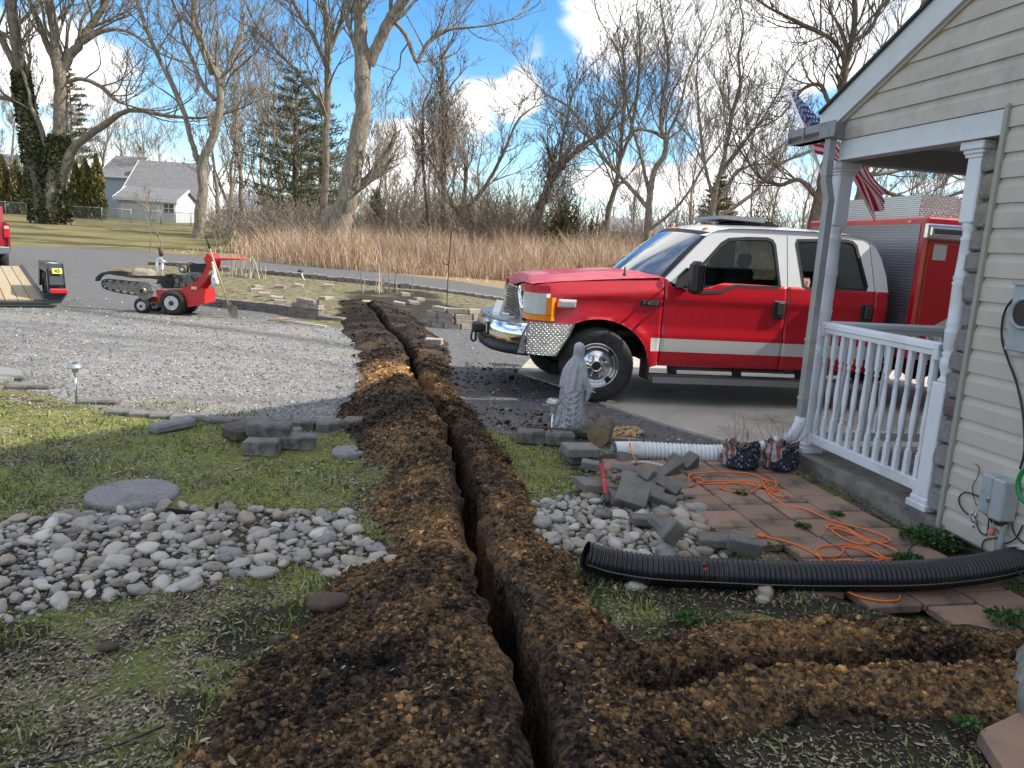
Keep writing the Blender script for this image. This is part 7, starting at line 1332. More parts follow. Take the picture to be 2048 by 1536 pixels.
# ------------------------------------------------------------------ robed statue, seen from behind
SC_ = at(1140, 852, .15); ST = E('statue', SC_, 'grey robed figure statue with veiled head and one hand held out', 'statue', rz=rad(-8)); GST = pbr('grey_cast_stone', (.42, .435, .46), (.33, .34, .36), 9, .85, bump=.25, bscale=70, dist=.003, dirt=(.17, .175, .18), dirtscale=7)
H_ = .755; zz_ = np.array([0, .04, .12, .25, .38, .50, .60, .68, .74, .785, .82, .86, .90, .94, .97, .995, 1.0]); ax_ = np.array([.128, .122, .112, .108, .106, .102, .098, .092, .080, .060, .045, .041, .044, .044, .036, .016, .001]); by_ = np.array([.105, .10, .092, .088, .085, .082, .078, .072, .06, .05, .042, .042, .048, .048, .040, .018, .001]); cx_s = np.array([-.015, -.012, -.008, -.005, 0, 0, .004, .010, .018, .022, .026, .030, .032, .032, .030, .028, .028])
NZ, NT = 90, 72; V = []
for i in range(NZ + 1):
    u = i / NZ; a_ = np.interp(u, zz_, ax_); b_ = np.interp(u, zz_, by_); cxs = np.interp(u, zz_, cx_s)
    for j in range(NT):
        t = 2 * math.pi * j / NT; low = max(0, 1 - u / .78); f = 1 + low * (.11 * math.sin(9 * t + 3.5 * u) + .06 * math.sin(14 * t - 6 * u + 1) + .05 * math.sin(5 * t + 10 * u)) + (.018 * math.sin(11 * t) if .5 < u < .84 else 0)
        sw = .13 * low * math.exp(-((math.sin((t + 1.9) / 2)) ** 2) * 5) * math.sin(u * 46 + 2.5 * abs(math.sin((t + 1.9) / 2)) * 6)
        V.append((cxs + a_ * (f + sw) * math.cos(t), b_ * (f + sw) * math.sin(t), u * H_))
F = [(i * NT + j, i * NT + (j + 1) % NT, (i + 1) * NT + (j + 1) % NT, (i + 1) * NT + j) for i in range(NZ) for j in range(NT)] + [tuple(range(NT))]
m = M(); m.add(V, F, 0, True)
def sf(u, t, o_=0.0): return (float(np.interp(u, zz_, cx_s)) + (float(np.interp(u, zz_, ax_)) + o_) * math.cos(t), (float(np.interp(u, zz_, by_)) + o_) * math.sin(t), u * H_)
for k in range(6):
    m.tube([sf(.50 - .065 * k - .13 * math.sin(math.pi * q / 12) , -2.75 + 2.15 * q / 12 + .05 * k, .001) for q in range(13)], [.003 + .0085 * math.sin(math.pi * q / 12) for q in range(13)], 8)
for k in range(15):
    t0 = -3.05 + 2.95 * k / 14; m.tube([sf(u_, t0 + .10 * math.sin(u_ * 7 + k * 1.7), .002) for u_ in np.linspace((.30 if k % 2 else .44) - .04 * math.sin(k), .005, 12)], [.002] + [.0075 + .003 * math.sin(k * 2.3)] * 11, 8)
m.build('body', GST, ST)
V = []   # veil: head to the small of the back, ragged hem
for i in range(40):
    v = i / 39
    for j in range(61):
        t = math.pi * (.93 + 1.02 * j / 60) + .12; hem = .40 + .055 * abs(math.sin(j / 60 * math.pi * 2.5)) + .05 * (1 - math.sin(math.pi * j / 60)); u = 1.0 - v * (1.0 - hem); a_ = np.interp(u, zz_, ax_) + .004 + .010 * v; b_ = np.interp(u, zz_, by_) + .004 + .012 * v; f = 1 + .09 * v * math.sin(j / 60 * 34 + v * 2) + .05 * v * math.sin(j / 60 * 17)
        if u > .97: f *= 1.03
        V.append((np.interp(u, zz_, cx_s) + a_ * f * math.cos(t), b_ * f * math.sin(t), u * H_ + (.004 if u > .9 else 0)))
m = M(); m.add(V, [(i * 61 + j, i * 61 + j + 1, (i + 1) * 61 + j + 1, (i + 1) * 61 + j) for i in range(39) for j in range(60)], 0, True)
V2 = [(x * .955 + .001, y * .955, z) for x, y, z in V]; n0 = len(V); m.add(V2, [(i * 61 + j, (i + 1) * 61 + j, (i + 1) * 61 + j + 1, i * 61 + j + 1) for i in range(39) for j in range(60)], 0, True); m.build('veil', GST, ST)
for sg in (-1, 1):   # sleeves and hands held low and outwards
    m = M(); sx_ = 1 if sg < 0 else .9; P = [(.06, -.035, .60 * H_ + .12), (.095, -.045, .50 * H_ + .08), (.115, -.03, .47 * H_ + .03), (.150, -.02, .43 * H_ + .02)] if sg < 0 else [(.03, .06, .60 * H_ + .12), (.07, .085, .5 * H_ + .08), (.10, .09, .47 * H_ + .03), (.14, .08, .43 * H_ + .03)]
    P = catmull(P, 5); R_ = np.interp(np.linspace(0, 1, len(P)), [0, .4, .8, 1], [.036, .034, .030, .022]); m.tube(P, R_, 16); e_ = np.array(P[-1])
    dr = [e_ + np.array(q) for q in ((-.005, 0, -.01), (-.015, 0, -.07), (-.03, 0, -.13))]; m.tube([np.array(P[-6]), *dr], [.03, .028, .022, .004], 12); m.build('sleeve', GST, ST)
    m = M(); hd = e_; m.tube([hd - (.012, 0, -.002), hd + (.012, 0, -.006), hd + (.026, 0, -.010)], [.010, .013, .011], 10)
    for q, (dy, l_) in enumerate(((-.010, .026), (-.004, .031), (.003, .030), (.009, .024))): m.tube([hd + (.020, dy, -.009), hd + (.020 + l_ * .6, dy * 1.2, -.013), hd + (.020 + l_, dy * 1.3, -.020)], [.0042, .0038, .0025], 6)
    m.tube([hd + (.005, -.010 * sg * -1, -.004), hd + (.018, -.018 * sg * -1, -.002), hd + (.027, -.020 * sg * -1, -.004)], [.005, .0045, .003], 6); m.build('hand', GST, ST)
m = M(); m.lathe([(.001, -.006), (.006, 0), (.001, .012)], (.030 + .046, .012, .885 * H_), 8); m.tube([(.076, .004, .905 * H_), (.078, .010, .908 * H_)], .003, 6); m.build('face', GST, ST)
# ------------------------------------------------------------------ two collapsed cloth planters with stars and stripes
def planter_mat():
    m, nt, p = newmat('flag_print_cloth'); b = NB(nt); v = b.obj(); s = b.n('ShaderNodeSeparateXYZ', {0: v}); w_ = b.noise(9, v, 3, .5); an = b.math('ARCTAN2', s.outputs[1], s.outputs[0])
    stp = b.math('GREATER_THAN', b.math('SINE', b.math('ADD', b.math('MULTIPLY', an, 13), b.math('MULTIPLY', w_, 9))), .0); red = b.mix(stp, (.24, .075, .065), (.40, .37, .37))
    blob_ = b.ss(b.math('ADD', b.vor(30, v), b.math('MULTIPLY', b.noise(40, v, 3, .6), .35)), .36, .46); blu = b.mix(blob_, (.36, .37, .40), (.014, .02, .04)); msk_ = b.ss(b.math('ADD', b.math('MULTIPLY', s.outputs[0], 5), b.math('SUBTRACT', b.math('MULTIPLY', w_, 1.4), b.math('MULTIPLY', s.outputs[2], 3.2))), .08, .16)
    c = b.mix(msk_, red, blu); c = b.mix(b.ss(b.noise(30, v, 5, .7), .5, .75), c, (.12, .10, .09)); b.set(p.inputs['Base Color'], c); p.inputs['Roughness'].default_value = .8; b.set(p.inputs['Normal'], b.bump(b.noise(18, v, 4, .6), .6, .02)); return m
PLM = planter_mat()
for px, py, r0_, h_, lab, sd_, rz_ in ((1484, 940, .125, .19, 'crumpled stars and stripes cloth planter at the end of the ribbed pipe', 1, -.5), (1565, 945, .115, .22, 'crumpled stars and stripes cloth planter beside the porch slab', 2, -.2)):
    c = at(px, py, .05); root = E('cloth_planter', (c[0], c[1] + .08, .05), lab, 'planter', rz=rz_); V = []; n1_, n2_ = 26, 60
    for i in range(n1_):
        v = i / (n1_ - 1); r = r0_ * np.interp(v, [0, .12, .5, .85, 1], [.55, .95, 1.0, .95, 1.02]); 
        for j in range(n2_):
            t = 2 * math.pi * j / n2_; q = Vector((math.cos(t) * 1.4, math.sin(t) * 1.4, v * 1.8 + sd_ * 7)); f = 1 + .20 * mnoise.noise(q * 1.6) + .09 * mnoise.noise(q * 5) + .035 * math.sin(t * 17 + v * 4); V.append((r * f * math.cos(t) * 1.15, r * f * math.sin(t), h_ * v * (1 + .28 * mnoise.noise(Vector((math.cos(t) * 2, math.sin(t) * 2, sd_))) * v)))
    m = M(); m.add(V, [(i * n2_ + j, i * n2_ + (j + 1) % n2_, (i + 1) * n2_ + (j + 1) % n2_, (i + 1) * n2_ + j) for i in range(n1_ - 1) for j in range(n2_)], 0, True); m.build('cloth', PLM, root, rec=False)
    m = M(); m.lathe([(.001, h_ * .86), (r0_ * .95, h_ * .80)], (0, 0, 0), 24, cap=False); m.v = [tuple(np.array(q) + np.array(mnoise.noise_vector(Vector(q) * 30)) * .02) for q in m.v]; m.build('soil', pbr('potting_soil', (.05, .035, .028), (.12, .08, .06), 40, .95, bump=.8), root)
    t = Tree(sd_ + 5); [t.grow((t.r.gauss(0, .05), t.r.gauss(0, .04), h_ * .8), (t.r.gauss(0, .35), t.r.gauss(0, .3), 1), t.r.uniform(.10, .26), .0028, 2, .05, .12, (0, 0, 2), .0012) for _ in range(18)]; t.build('dead_stems', TWIG, root)['kind'] = 'stuff'
# ------------------------------------------------------------------ round bed: low walls, edging, small things
def wallrow(pts, z0, n, h, name, mat, parent, org, dep=.16, gap=.006, drop=0, seed=1, skip=()):
    C_ = np.array([(*p[:2], 0) for p in pts]); C_ = np.array(catmull(C_, 12)); sg = np.linalg.norm(C_[1:] - C_[:-1], axis=1); S = np.r_[0, np.cumsum(sg)]; L_ = S[-1] / n; rr = random.Random(seed); pr_ = None
    for k in range(n):
        if k in skip: continue
        a_, b_ = [np.array([np.interp(q * L_, S, C_[:, j]) for j in range(3)]) for q in (k, k + 1)]; d = b_ - a_; c = (a_ + b_) / 2
        if pr_ is None: pr_ = roughbox((L_ - gap, dep, h - .004), seed, .010, .010, 12).build(name, mat, parent); o = pr_
        else: o = inst(pr_, name, parent=parent)
        o.location = tuple(c + np.array([0, dep / 2, z0 + h / 2 + rr.gauss(0, .002)]) - org); o.rotation_euler = (rr.gauss(0, .01), rr.gauss(0, .012), math.atan2(d[1], d[0]) + (math.pi if rr.random() < .5 else 0) + rr.gauss(0, .015))
WL = pxg((408, 611), (454, 617), (528, 624), (586, 632), (640, 640), (688, 645)); g0_ = float(np.mean([hz(*p) for p in WL])); wo = np.array([*WL[2], 0.0]); wall1 = E('block_wall', wo, 'low weathered block wall round the left side of the bed', 'garden wall')
wallrow(WL, -.02, 13, .105, 'block', GRYB, wall1, wo, seed=1); W2 = [np.array(p) + (0, .02) for p in WL[:-1]]; wallrow(W2, .085, 11, .105, 'block', GRYB, wall1, wo, seed=2); wallrow([WL[3], WL[4]], .19, 3, .10, 'block', TANB, wall1, wo, seed=3); wallrow([np.array(WL[3]) + (.1, .02), np.array(WL[4]) + (-.1, .02)], .29, 2, .09, 'block', TANB, wall1, wo, seed=4); wallrow([np.array(WL[3]) + (.75, -.02), np.array(WL[4]) + (.0, .02)], .38, 1, .08, 'block', TANB, wall1, wo, seed=9)
WR = pxg((852, 650), (880, 656), (915, 659), (955, 659), (990, 657)); wo2 = np.array([*WR[1], 0.0]); wall2 = E('block_wall', wo2, 'low pale block wall of four courses beside the truck bumper', 'garden wall')
for k, (s0, n) in enumerate(((0, 6), (.25, 5), (.2, 5), (.5, 4))):
    q = [np.array(WR[0]) * (1 - s0) + np.array(WR[1]) * s0 + (0, .01 * k)] + [np.array(p) + (0, .012 * k) for p in WR[1:]]; wallrow(q, -.01 + k * .105, n, .105, 'block', TANB, wall2, wo2, seed=11 + k)
ED = pxg((300, 532), (380, 541), (450, 548), (560, 557), (700, 571), (780, 580), (850, 586), (920, 594), (1010, 606), (1080, 620)); eo = np.array([*ED[4], 0.0]); edg = E('edging_wall', eo, 'long low block edging between the bed and the paved lane', 'garden edging')
def zrow(pts, n, h, mat, seed):
    C_ = np.array(catmull([(*p, 0) for p in pts], 12)); sg = np.linalg.norm(C_[1:] - C_[:-1], axis=1); S = np.r_[0, np.cumsum(sg)]; L_ = S[-1] / n; rr = random.Random(seed); pr_ = roughbox((L_ * .93, .22, h), seed, .02, .02, 8).build('block', mat, edg); first = True
    for k in range(n):
        c = np.array([np.interp((k + .5) * L_, S, C_[:, j]) for j in range(3)]); d = np.array([np.interp((k + 1) * L_, S, C_[:, j]) - np.interp(k * L_, S, C_[:, j]) for j in range(3)]); o = pr_ if first else inst(pr_, 'block', parent=edg); first = False
        o.location = tuple(np.array([c[0], c[1], hz(c[0], c[1] + .4) + h * .28 + rr.gauss(0, .008)]) - eo); o.rotation_euler = (rr.gauss(0, .03), rr.gauss(0, .03), math.atan2(d[1], d[0]) + rr.gauss(0, .03))
zrow(ED, 46, .17, GRYB, 21)
for k, (px, py, rz_, lab) in enumerate([(512, 580, .4, 'pale brick at the left of the loose row inside the bed'), (528, 588, .3, 'second pale brick of the loose row inside the bed'), (553, 596, .3, 'third pale brick of the loose row inside the bed'), (515, 573, .9, 'chunky tan stone behind the loose row in the bed'), (597, 571, .1, 'flat tan brick below the bent path light'), (560, 573, .0, 'lone tan brick in the middle of the bed'), (657, 571, .2, 'flat tan brick at the back of the bed'), (810, 588, .6, 'pale brick angled at the back of the right bed'), (798, 607, .1, 'dark edged brick right of the trench end'), (827, 605, .5, 'white chunky brick right of the trench end'), (868, 682, -.1, 'small pale brick alone on the soil near the trench'), (560, 603, .4, 'pale brick leaning on the block wall'), (838, 598, .8, 'pale flat stone behind the white chunky brick')]):
    c = atH(px, py, .05); o = roughbox((.28, .17, .10), 60 + k, .012, .012, 12).build('brick', TANB, None, lab, 'brick', 'tan bricks scattered in the bed'); o.location = (c[0], c[1], hz(c[0], c[1]) + .04); o.rotation_euler = (.05, .04 * k % .2, rz_)
c = atH(604, 562); bl = E('path_light', c, 'small bent path light with black cap by the lane edging', 'garden light'); m = M(); m.tube([(.08, 0, 0), (.0, 0, .17), (-.03, 0, .30)], .022, 8); m.build('stem', WPOLE, bl); m = M(); m.lathe([(.09, 0), (.08, .04), (.03, .08), (.001, .085)], (-.06, 0, .27), 14); m.build('cap', BLK, bl)
c = atH(893, 625); sh = E('shepherd_hook', c, 'thin black shepherd hook stake standing in the right bed', 'garden stake'); hh = aty(893, 470, c[1])[2] - c[2]; m = M(); m.tube(catmull([(0, 0, 0), (0, 0, hh * .5), (.02, 0, hh), (.06, 0, hh + .12), (.14, 0, hh + .14), (.17, 0, hh + .05)], 6), .011, 6); m.tube([(0, 0, hh * .62), (-.10, 0, hh * .63), (-.14, 0, hh * .66)], .010, 6); m.build('rod', BLK, sh)
c = atH(1250, 540); m = M(); m.tube([(c[0], c[1], c[2] - .1), (c[0] + .15, c[1], c[2] + 2.0)], .012, 6); m.build('stake', BLK, None, 'thin dark stake standing behind the truck hood', 'stake')
c = atH(288, 555); o = roughbox((.62, .4, .32), 71, .1, .09, 4).build('boulder', pbr('tan_boulder', (.33, .27, .22), (.26, .21, .17), 6, .9, bump=.5), None, 'pinkish tan boulder behind the trencher boom', 'boulder'); o.location = (c[0], c[1], c[2] + .1)
c = atH(322, 572); sp = E('stand_pipe', c, 'stand pipe with white plastic bends and a rusty top behind the trencher', 'stand pipe'); f_ = lambda px, py: aty(px, py, c[1]) - c
m = M(); m.tube([f_(323, 512), f_(320, 494)], .055, 10); m.build('rusty_cap', pbr('rust', (.09, .05, .04), None, 9, .8), sp); m = M(); m.tube([f_(324, 568), f_(324, 540), f_(323, 515), f_(321.5, 496)], .024, 8); m.build('riser', pbr('yellowed_pipe', (.5, .45, .32), None, 5, .5), sp); m = M(); m.tube(catmull([f_(317, 545), f_(314, 530), f_(316, 520), f_(322, 516)], 5), .04, 10); m.tube(catmull([f_(324, 540), f_(325, 526), f_(329, 522)], 5), .036, 10); m.build('bend', WPOLE, sp)
DRYW = island_mat('dry_weed', (0, (.25, .2, .14)), (1, (.52, .46, .36)))
for px, py, n, lab, nm in ((470, 552, 40, 'pale dry weed stalks at the back of the bed', 1), (505, 556, 40, 'second clump of dry weed stalks in the bed', 2), (770, 585, 30, 'dry stalks right of the trench end', 3), (300, 500, 0, '', 4)):
    if not n: continue
    c = atH(px, py); root = E('dry_weed', c, lab, 'weed'); rg = np.random.default_rng(nm); V, F = blades(rg.normal(0, .25, n), rg.normal(0, .2, n), rg.uniform(.3, 1.0, n), np.full(n, .014), .5, z=np.zeros(n)); npmesh('stalks', V, F, DRYW, root)
t = Tree(5); P = atg(325, 447); P = aty(325, 500, 36); t.grow((P[0], P[1], float(zt(0, 36))), (.03, 0, 1), 2.4, .04, 1, .05, .12, (0, 5, 5), .012); o = t.build('sapling', TWIG); props(o, 'thin brown sapling beside the lane behind the trencher', 'sapling'); P = aty(300, 500, 34); t = Tree(6); t.grow((P[0], P[1], float(zt(0, 34))), (.1, 0, 1), 2.0, .03, 1, .05, .12, (0, 5, 4), .010); o = t.build('sapling', BARK2); props(o, 'pale twiggy sapling left of the brown one', 'sapling')
# ------------------------------------------------------------------ trencher
KO = at(345, 630, 0); KO[2] = hz(KO[0], KO[1]); TRN = E('trencher', KO, 'red walk behind trencher with chain boom parked on the gravel', 'trencher')
def kq(px, py, y=0.0): P = aty(px, py, KO[1] + y) - KO; return (float(P[0]), float(P[2]))
zq = lambda X, Y, y=0.0: kq(150 + X / 5.851, 460 + Y / 5.851, y)
MRED = pbr('machine_red', (.55, .012, .016), None, 5, .35, coat=.5, dirt=(.35, .02, .02), dirtscale=4); MGRY = pbr('worn_steel', (.26, .25, .22), (.16, .15, .13), 12, .5, metal=.5, bump=.2); MDRK = pbr('greasy_black', (.02, .02, .019), (.05, .045, .038), 12, .6); MWHT = pbr('wheel_white', (.62, .62, .60), (.45, .44, .41), 9, .5)
def kpoly(pts, y0, y1, name, mat, yy=0.0, holes=()): m = M(); m.prism([zq(x_, y_, yy) for x_, y_ in pts], y0, y1, lambda u, v, d: (u, d, v)); return m.build(name, mat, TRN)
def kwheel(X, Y, r, rr, y, wd, name):
    c = zq(X, Y); g = D.objects.new(name, None); COL.objects.link(g); g.parent = TRN; g.location = (c[0], y, r); m = M(); m.lathe([(rr, 0), (r * .82, -.015), (r * .95, .005), (r, .03), (r, wd - .03), (r * .95, wd), (rr, wd)], (0, 0, 0), 30, 'y', cap=False)
    for k in range(22):
        t = 2 * math.pi * k / 22
        for s_ in (0, 1): t2 = t + s_ * .14; m.box((r * math.cos(t2), wd * (.27 + .46 * s_), r * math.sin(t2)), (.035, wd * .46, .022), RM(0, -t2, 0) @ RM((.4 if s_ else -.4), 0, 0))
    m.build('tyre', TYR, g); m = M(); m.lathe([(rr, -.012), (rr * .94, -.012), (rr * .88, .02), (rr * .5, .03), (rr * .42, .0), (rr * .2, -.01), (0, -.01)], (0, 0, 0), 24, 'y'); m.build('rim', MWHT, g)
    m = M(); m.lathe([(rr * .36, -.02), (rr * .3, -.035), (0, -.035)], (0, 0, 0), 6, 'y'); m.build('hub', MDRK, g)
kwheel(1140, 860, .232, .145, -.04, .19, 'wheel'); kwheel(1140, 860, .232, .145, .52, .19, 'wheel'); kwheel(770, 860, .135, .09, .02, .11, 'small_wheel'); kwheel(790, 860, .135, .09, .46, .11, 'small_wheel')
kpoly([(925, 705), (1500, 695), (1510, 860), (1300, 910), (1280, 800), (1000, 790), (990, 850), (960, 850)], .06, .56, 'body', MRED); kpoly([(1240, 695), (1420, 590), (1490, 500), (1525, 410), (1495, 345), (1585, 350), (1575, 430), (1535, 520), (1490, 610), (1420, 705)], .05, .10, 'side_frame', MRED); kpoly([(1240, 695), (1420, 590), (1490, 500), (1525, 410), (1495, 345), (1585, 350), (1575, 430), (1535, 520), (1490, 610), (1420, 705)], .50, .55, 'side_frame', MRED)
kpoly([(1480, 345), (1530, 272), (1600, 332), (1740, 335), (1735, 356), (1590, 362)], .08, .52, 'console', MRED); kpoly([(1400, 800), (1450, 705), (1500, 700), (1510, 860), (1420, 890)], .03, .07, 'side_plate', MRED); kpoly([(950, 850), (1000, 845), (1000, 905), (955, 910)], .05, .5, 'stabiliser', MDRK); kpoly([(720, 820), (950, 790), (950, 850), (740, 860)], .2, .34, 'rear_beam', pbr('dark_red', (.25, .01, .014), None, 5, .5))
m = M(); a1, a2 = zq(1600, 342), zq(1905, 346)
for y_ in (.12, .48): m.tube([(a1[0], y_, a1[1]), (a2[0], y_, a2[1] + .01)], .018, 8)
m.tube([(a2[0] - .02, .12, a2[1]), (a2[0] - .02, .48, a2[1])], .016, 8); m.build('handlebar', MRED, TRN)
kpoly([(1300, 400), (1480, 395), (1500, 470), (1440, 500), (1310, 490)], .14, .44, 'fuel_tank', BLK); kpoly([(1270, 380), (1340, 392), (1338, 404), (1262, 388)], .2, .3, 'throttle', BLK); kpoly([(1300, 490), (1440, 500), (1470, 560), (1400, 640), (1280, 650), (1250, 560)], .12, .46, 'engine', pbr('cast_engine', (.10, .10, .095), (.26, .26, .24), 25, .5, metal=.4, bump=.6, bscale=50))
c = zq(1225, 462); m = M(); m.lathe([(.07, .10), (.078, .12), (.078, .24), (.07, .26)], (c[0], 0, c[1]), 18, 'y'); m.build('air_filter', pbr('filter_grey', (.12, .115, .10), None, 9, .6), TRN); m = M(); m.lathe([(.032, .092), (.03, .10), (.001, .088)], (c[0], 0, c[1]), 14, 'y'); m.build('filter_knob', WPOLE, TRN)
for k in range(5): m = M(); x_ = 1265 + k * 26; m.prism([zq(x_, 520 + k * 4), zq(x_ + 8, 520 + k * 4), zq(x_ + 8, 620), zq(x_, 620)], .105, .12, lambda u, v, d: (u, d, v)); m.build('cooling_fin', MGRY, TRN)
kpoly([(960, 640), (1020, 520), (1090, 520), (1110, 600), (1100, 690), (1000, 690)], .14, .2, 'guard', BLK); kpoly([(1010, 535), (1180, 525), (1240, 560), (1240, 690), (1030, 690)], .18, .40, 'pump', pbr('pump_grey', (.34, .33, .30), (.14, .135, .12), 18, .55, metal=.4, bump=.6, bscale=40))
m = M(); 
for pts, y_ in (([(1050, 560), (1090, 520), (1160, 530), (1190, 590), (1170, 660)], .13), ([(1100, 640), (1140, 560), (1210, 555), (1230, 620)], .10), ([(1020, 600), (1060, 650), (1120, 680), (1200, 670)], .12), ([(1330, 540), (1380, 600), (1420, 560)], .10)): m.tube(catmull([(zq(a_, b_)[0], y_, zq(a_, b_)[1]) for a_, b_ in pts], 5), .011, 7)
m.build('hydraulic_hose', BLK, TRN)['kind'] = 'stuff'
kpoly([(865, 655), (945, 660), (985, 690), (930, 700)], .10, .3, 'cover_plate', pbr('pale_steel', (.6, .57, .52), None, 5, .4, metal=.4)); kpoly([(560, 540), (975, 542), (1000, 580), (960, 640), (880, 640), (900, 585), (560, 556)], .24, .32, 'arm', MDRK)
m = M(); c = zq(805, 710); 
for k in range(40):
    t0, t1_ = 2 * math.pi * k / 40, 2 * math.pi * (k + 1) / 40; m.add([(c[0] + .055 * math.cos(t0), -.02 + .0015 * k, c[1] + .055 * math.sin(t0)), (c[0] + .172 * math.cos(t0), -.02 + .0015 * k, c[1] + .172 * math.sin(t0)), (c[0] + .172 * math.cos(t1_), -.02 + .0015 * (k + 1), c[1] + .172 * math.sin(t1_)), (c[0] + .055 * math.cos(t1_), -.02 + .0015 * (k + 1), c[1] + .055 * math.sin(t1_))], [(0, 1, 2, 3)])
m.build('auger_disc', MGRY, TRN, rec=False); m = M(); m.lathe([(.045, .03), (.058, .03), (.058, .20), (0, .20)], (c[0], -.10, c[1]), 20, 'y', cap=False); m.lathe([(.045, 0), (.0, .01)], (c[0], -.02, c[1]), 16, 'y'); m.build('auger_hub', pbr('hub_steel', (.30, .27, .20), None, 9, .4, metal=.6), TRN)
kpoly([(250, 625), (330, 600), (740, 640), (760, 760), (300, 690)], .24, .30, 'boom', MGRY); kpoly([(165, 600), (180, 550), (240, 505), (330, 485), (465, 480), (565, 500), (565, 555), (440, 540), (320, 520), (250, 530), (205, 560), (185, 605)], .20, .34, 'crumber', MDRK)
lp = [(235, 640), (240, 600), (300, 585), (420, 595), (560, 610), (720, 625), (790, 650), (800, 710), (760, 770), (690, 775), (560, 760), (430, 740), (300, 705), (245, 675)]; LP = catmull([(zq(a_, b_)[0], .27, zq(a_, b_)[1]) for a_, b_ in lp], 8, True); L_ = np.array(LP); ch_ = None; k = 0
sgs = np.linalg.norm(np.roll(L_, -1, 0) - L_, axis=1); S = np.r_[0, np.cumsum(sgs)]; LL = np.vstack([L_, L_[:1]])
for k in range(44):
    s = S[-1] * k / 44; q = np.array([np.interp(s, S, LL[:, j]) for j in range(3)]); q2 = np.array([np.interp((s + .02) % S[-1], S, LL[:, j]) for j in range(3)]); d = q2 - q; an = math.atan2(d[2], d[0])
    if ch_ is None: m = M(); m.box((0, 0, 0), (.052, .05, .022), bev=.005); m.build('chain_link', MDRK, TRN); ch_ = D.objects['chain_link']; o = ch_; m = M(); m.prism([(-.02, .0), (.02, .0), (.03, .05), (.012, .045)], -.07, .07, lambda u, v, d_: (u, d_, v)); tooth = m.build('tooth', MGRY, TRN); ot = tooth
    else: o = inst(ch_, 'chain_link', parent=TRN); ot = inst(tooth, 'tooth', parent=TRN) if k % 3 == 0 else None
    o.location = tuple(q); o.rotation_euler = (0, -an, 0)
    if ot is not None: ot.location = tuple(q); ot.rotation_euler = (0, -an + math.pi, 0)
m = M(); m.box((zq(1380, 680)[0], .045, zq(1380, 680)[1]), (.10, .004, .05)); m.build('maker_plate', pbr('plate_white', (.6, .6, .6), None, 5, .4), TRN)
V = []; ctr = zq(1625, 560)
m = M(); P = [(zq(1600, 375)[0], .04, zq(1600, 375)[1]), (zq(1618, 450)[0], .03, zq(1618, 450)[1]), (zq(1622, 540)[0], .03, zq(1622, 540)[1]), (zq(1635, 610)[0], .03, zq(1635, 610)[1]), (zq(1640, 645)[0], .03, zq(1640, 645)[1])]; m.tube(catmull(P, 6), np.interp(np.linspace(0, 1, 25), [0, .35, .6, .85, 1], [.015, .03, .07, .06, .01]), 14); m.v = [tuple(np.array(q) + np.array(mnoise.noise_vector(Vector(q) * 14)) * .02) for q in m.v]; m.build('plastic_bag', pbr('white_bag', (.72, .73, .74), None, 5, .4), None, 'white plastic bag hanging from the trencher handle', 'bag').location = tuple(KO)
# shovel and mattock
s0 = aty(412, 474, KO[1] - .12); s1 = at(466, 637, hz(-5.4, 14.7)); sd_ = s1 - s0; shv = E('shovel', s1, 'yellow handled shovel leaning on the trencher handlebar', 'shovel'); m = M(); m.tube([s0 - s1 + sd_ * .12, s1 - s1 - sd_ * .18], .017, 8); m.build('shaft', pbr('yellow_handle', (.50, .38, .14), (.42, .33, .16), 9, .5), shv); m = M(); m.tube([s0 - s1, s0 - s1 + sd_ * .14], .020, 8); m.build('grip', BLK, shv)
m = M(); g0_ = -sd_ * .20; 
for k in range(7):
    pass
m.prism([(-.10, .27), (-.11, .10), (-.06, .0), (.0, -.04), (.06, .0), (.11, .10), (.10, .27), (.03, .29), (.0, .36), (-.03, .29)], -.006, .006, lambda u, v, d: (u * .9 + v * -.25 + .03, d + abs(u) * .35 - v * .12, v * .92)); m.build('blade', pbr('dirty_steel', (.34, .30, .23), (.20, .17, .12), 14, .6, metal=.3, bump=.4), shv); m = M(); m.tube([-sd_ * .22, -sd_ * .12], [.02, .022], 8); m.build('socket', MGRY, shv)
p0, p1 = atH(560, 641, .04), atH(652, 653, .04); mt = E('mattock', p0, 'mattock with a pale wooden handle lying on the gravel', 'mattock'); m = M(); m.tube([np.zeros(3), p1 - p0], [.022, .018], 8); m.build('handle', pbr('pale_ash', (.50, .40, .26), None, 9, .6), mt); m = M(); m.tube([(-.20, -.12, .0), (-.02, 0, .03), (.10, .22, .02)], [.012, .03, .02], 6); m.build('head', pbr('rusty_steel', (.28, .18, .09), None, 9, .7), mt)
# ------------------------------------------------------------------ trailer and pickup at the left edge
dv = np.array([-.60, .80, 0]); dv /= np.linalg.norm(dv); rt = np.array([dv[1], -dv[0], 0]); an = math.atan2(rt[1], rt[0]); T0 = at(92, 608, .05); T0[2] = 0
trl = E('trailer', T0, 'black tilt trailer with a wooden deck at the left edge', 'trailer', rz=an); WD = 1.9; LN = 5.2; rise = lambda y: .06 + .38 * y / LN
PLK = pbr('deck_plank', (.42, .33, .21), (.33, .265, .175), 3, .85, bump=.3, rand=.12, stretch=(8, 1, 1)); pk = None
for k in range(9):
    if pk is None: m = M(); m.box((0, LN / 2 - .12, 0), (.198, LN - .3, .035), RM(math.atan(.38 / LN), 0, 0), bev=.004); pk = m.build('deck_plank', PLK, trl); o = pk
    else: o = inst(pk, 'deck_plank', parent=trl)
    o.location = (-.12 - .21 * k, .22, rise(LN / 2) + .03)
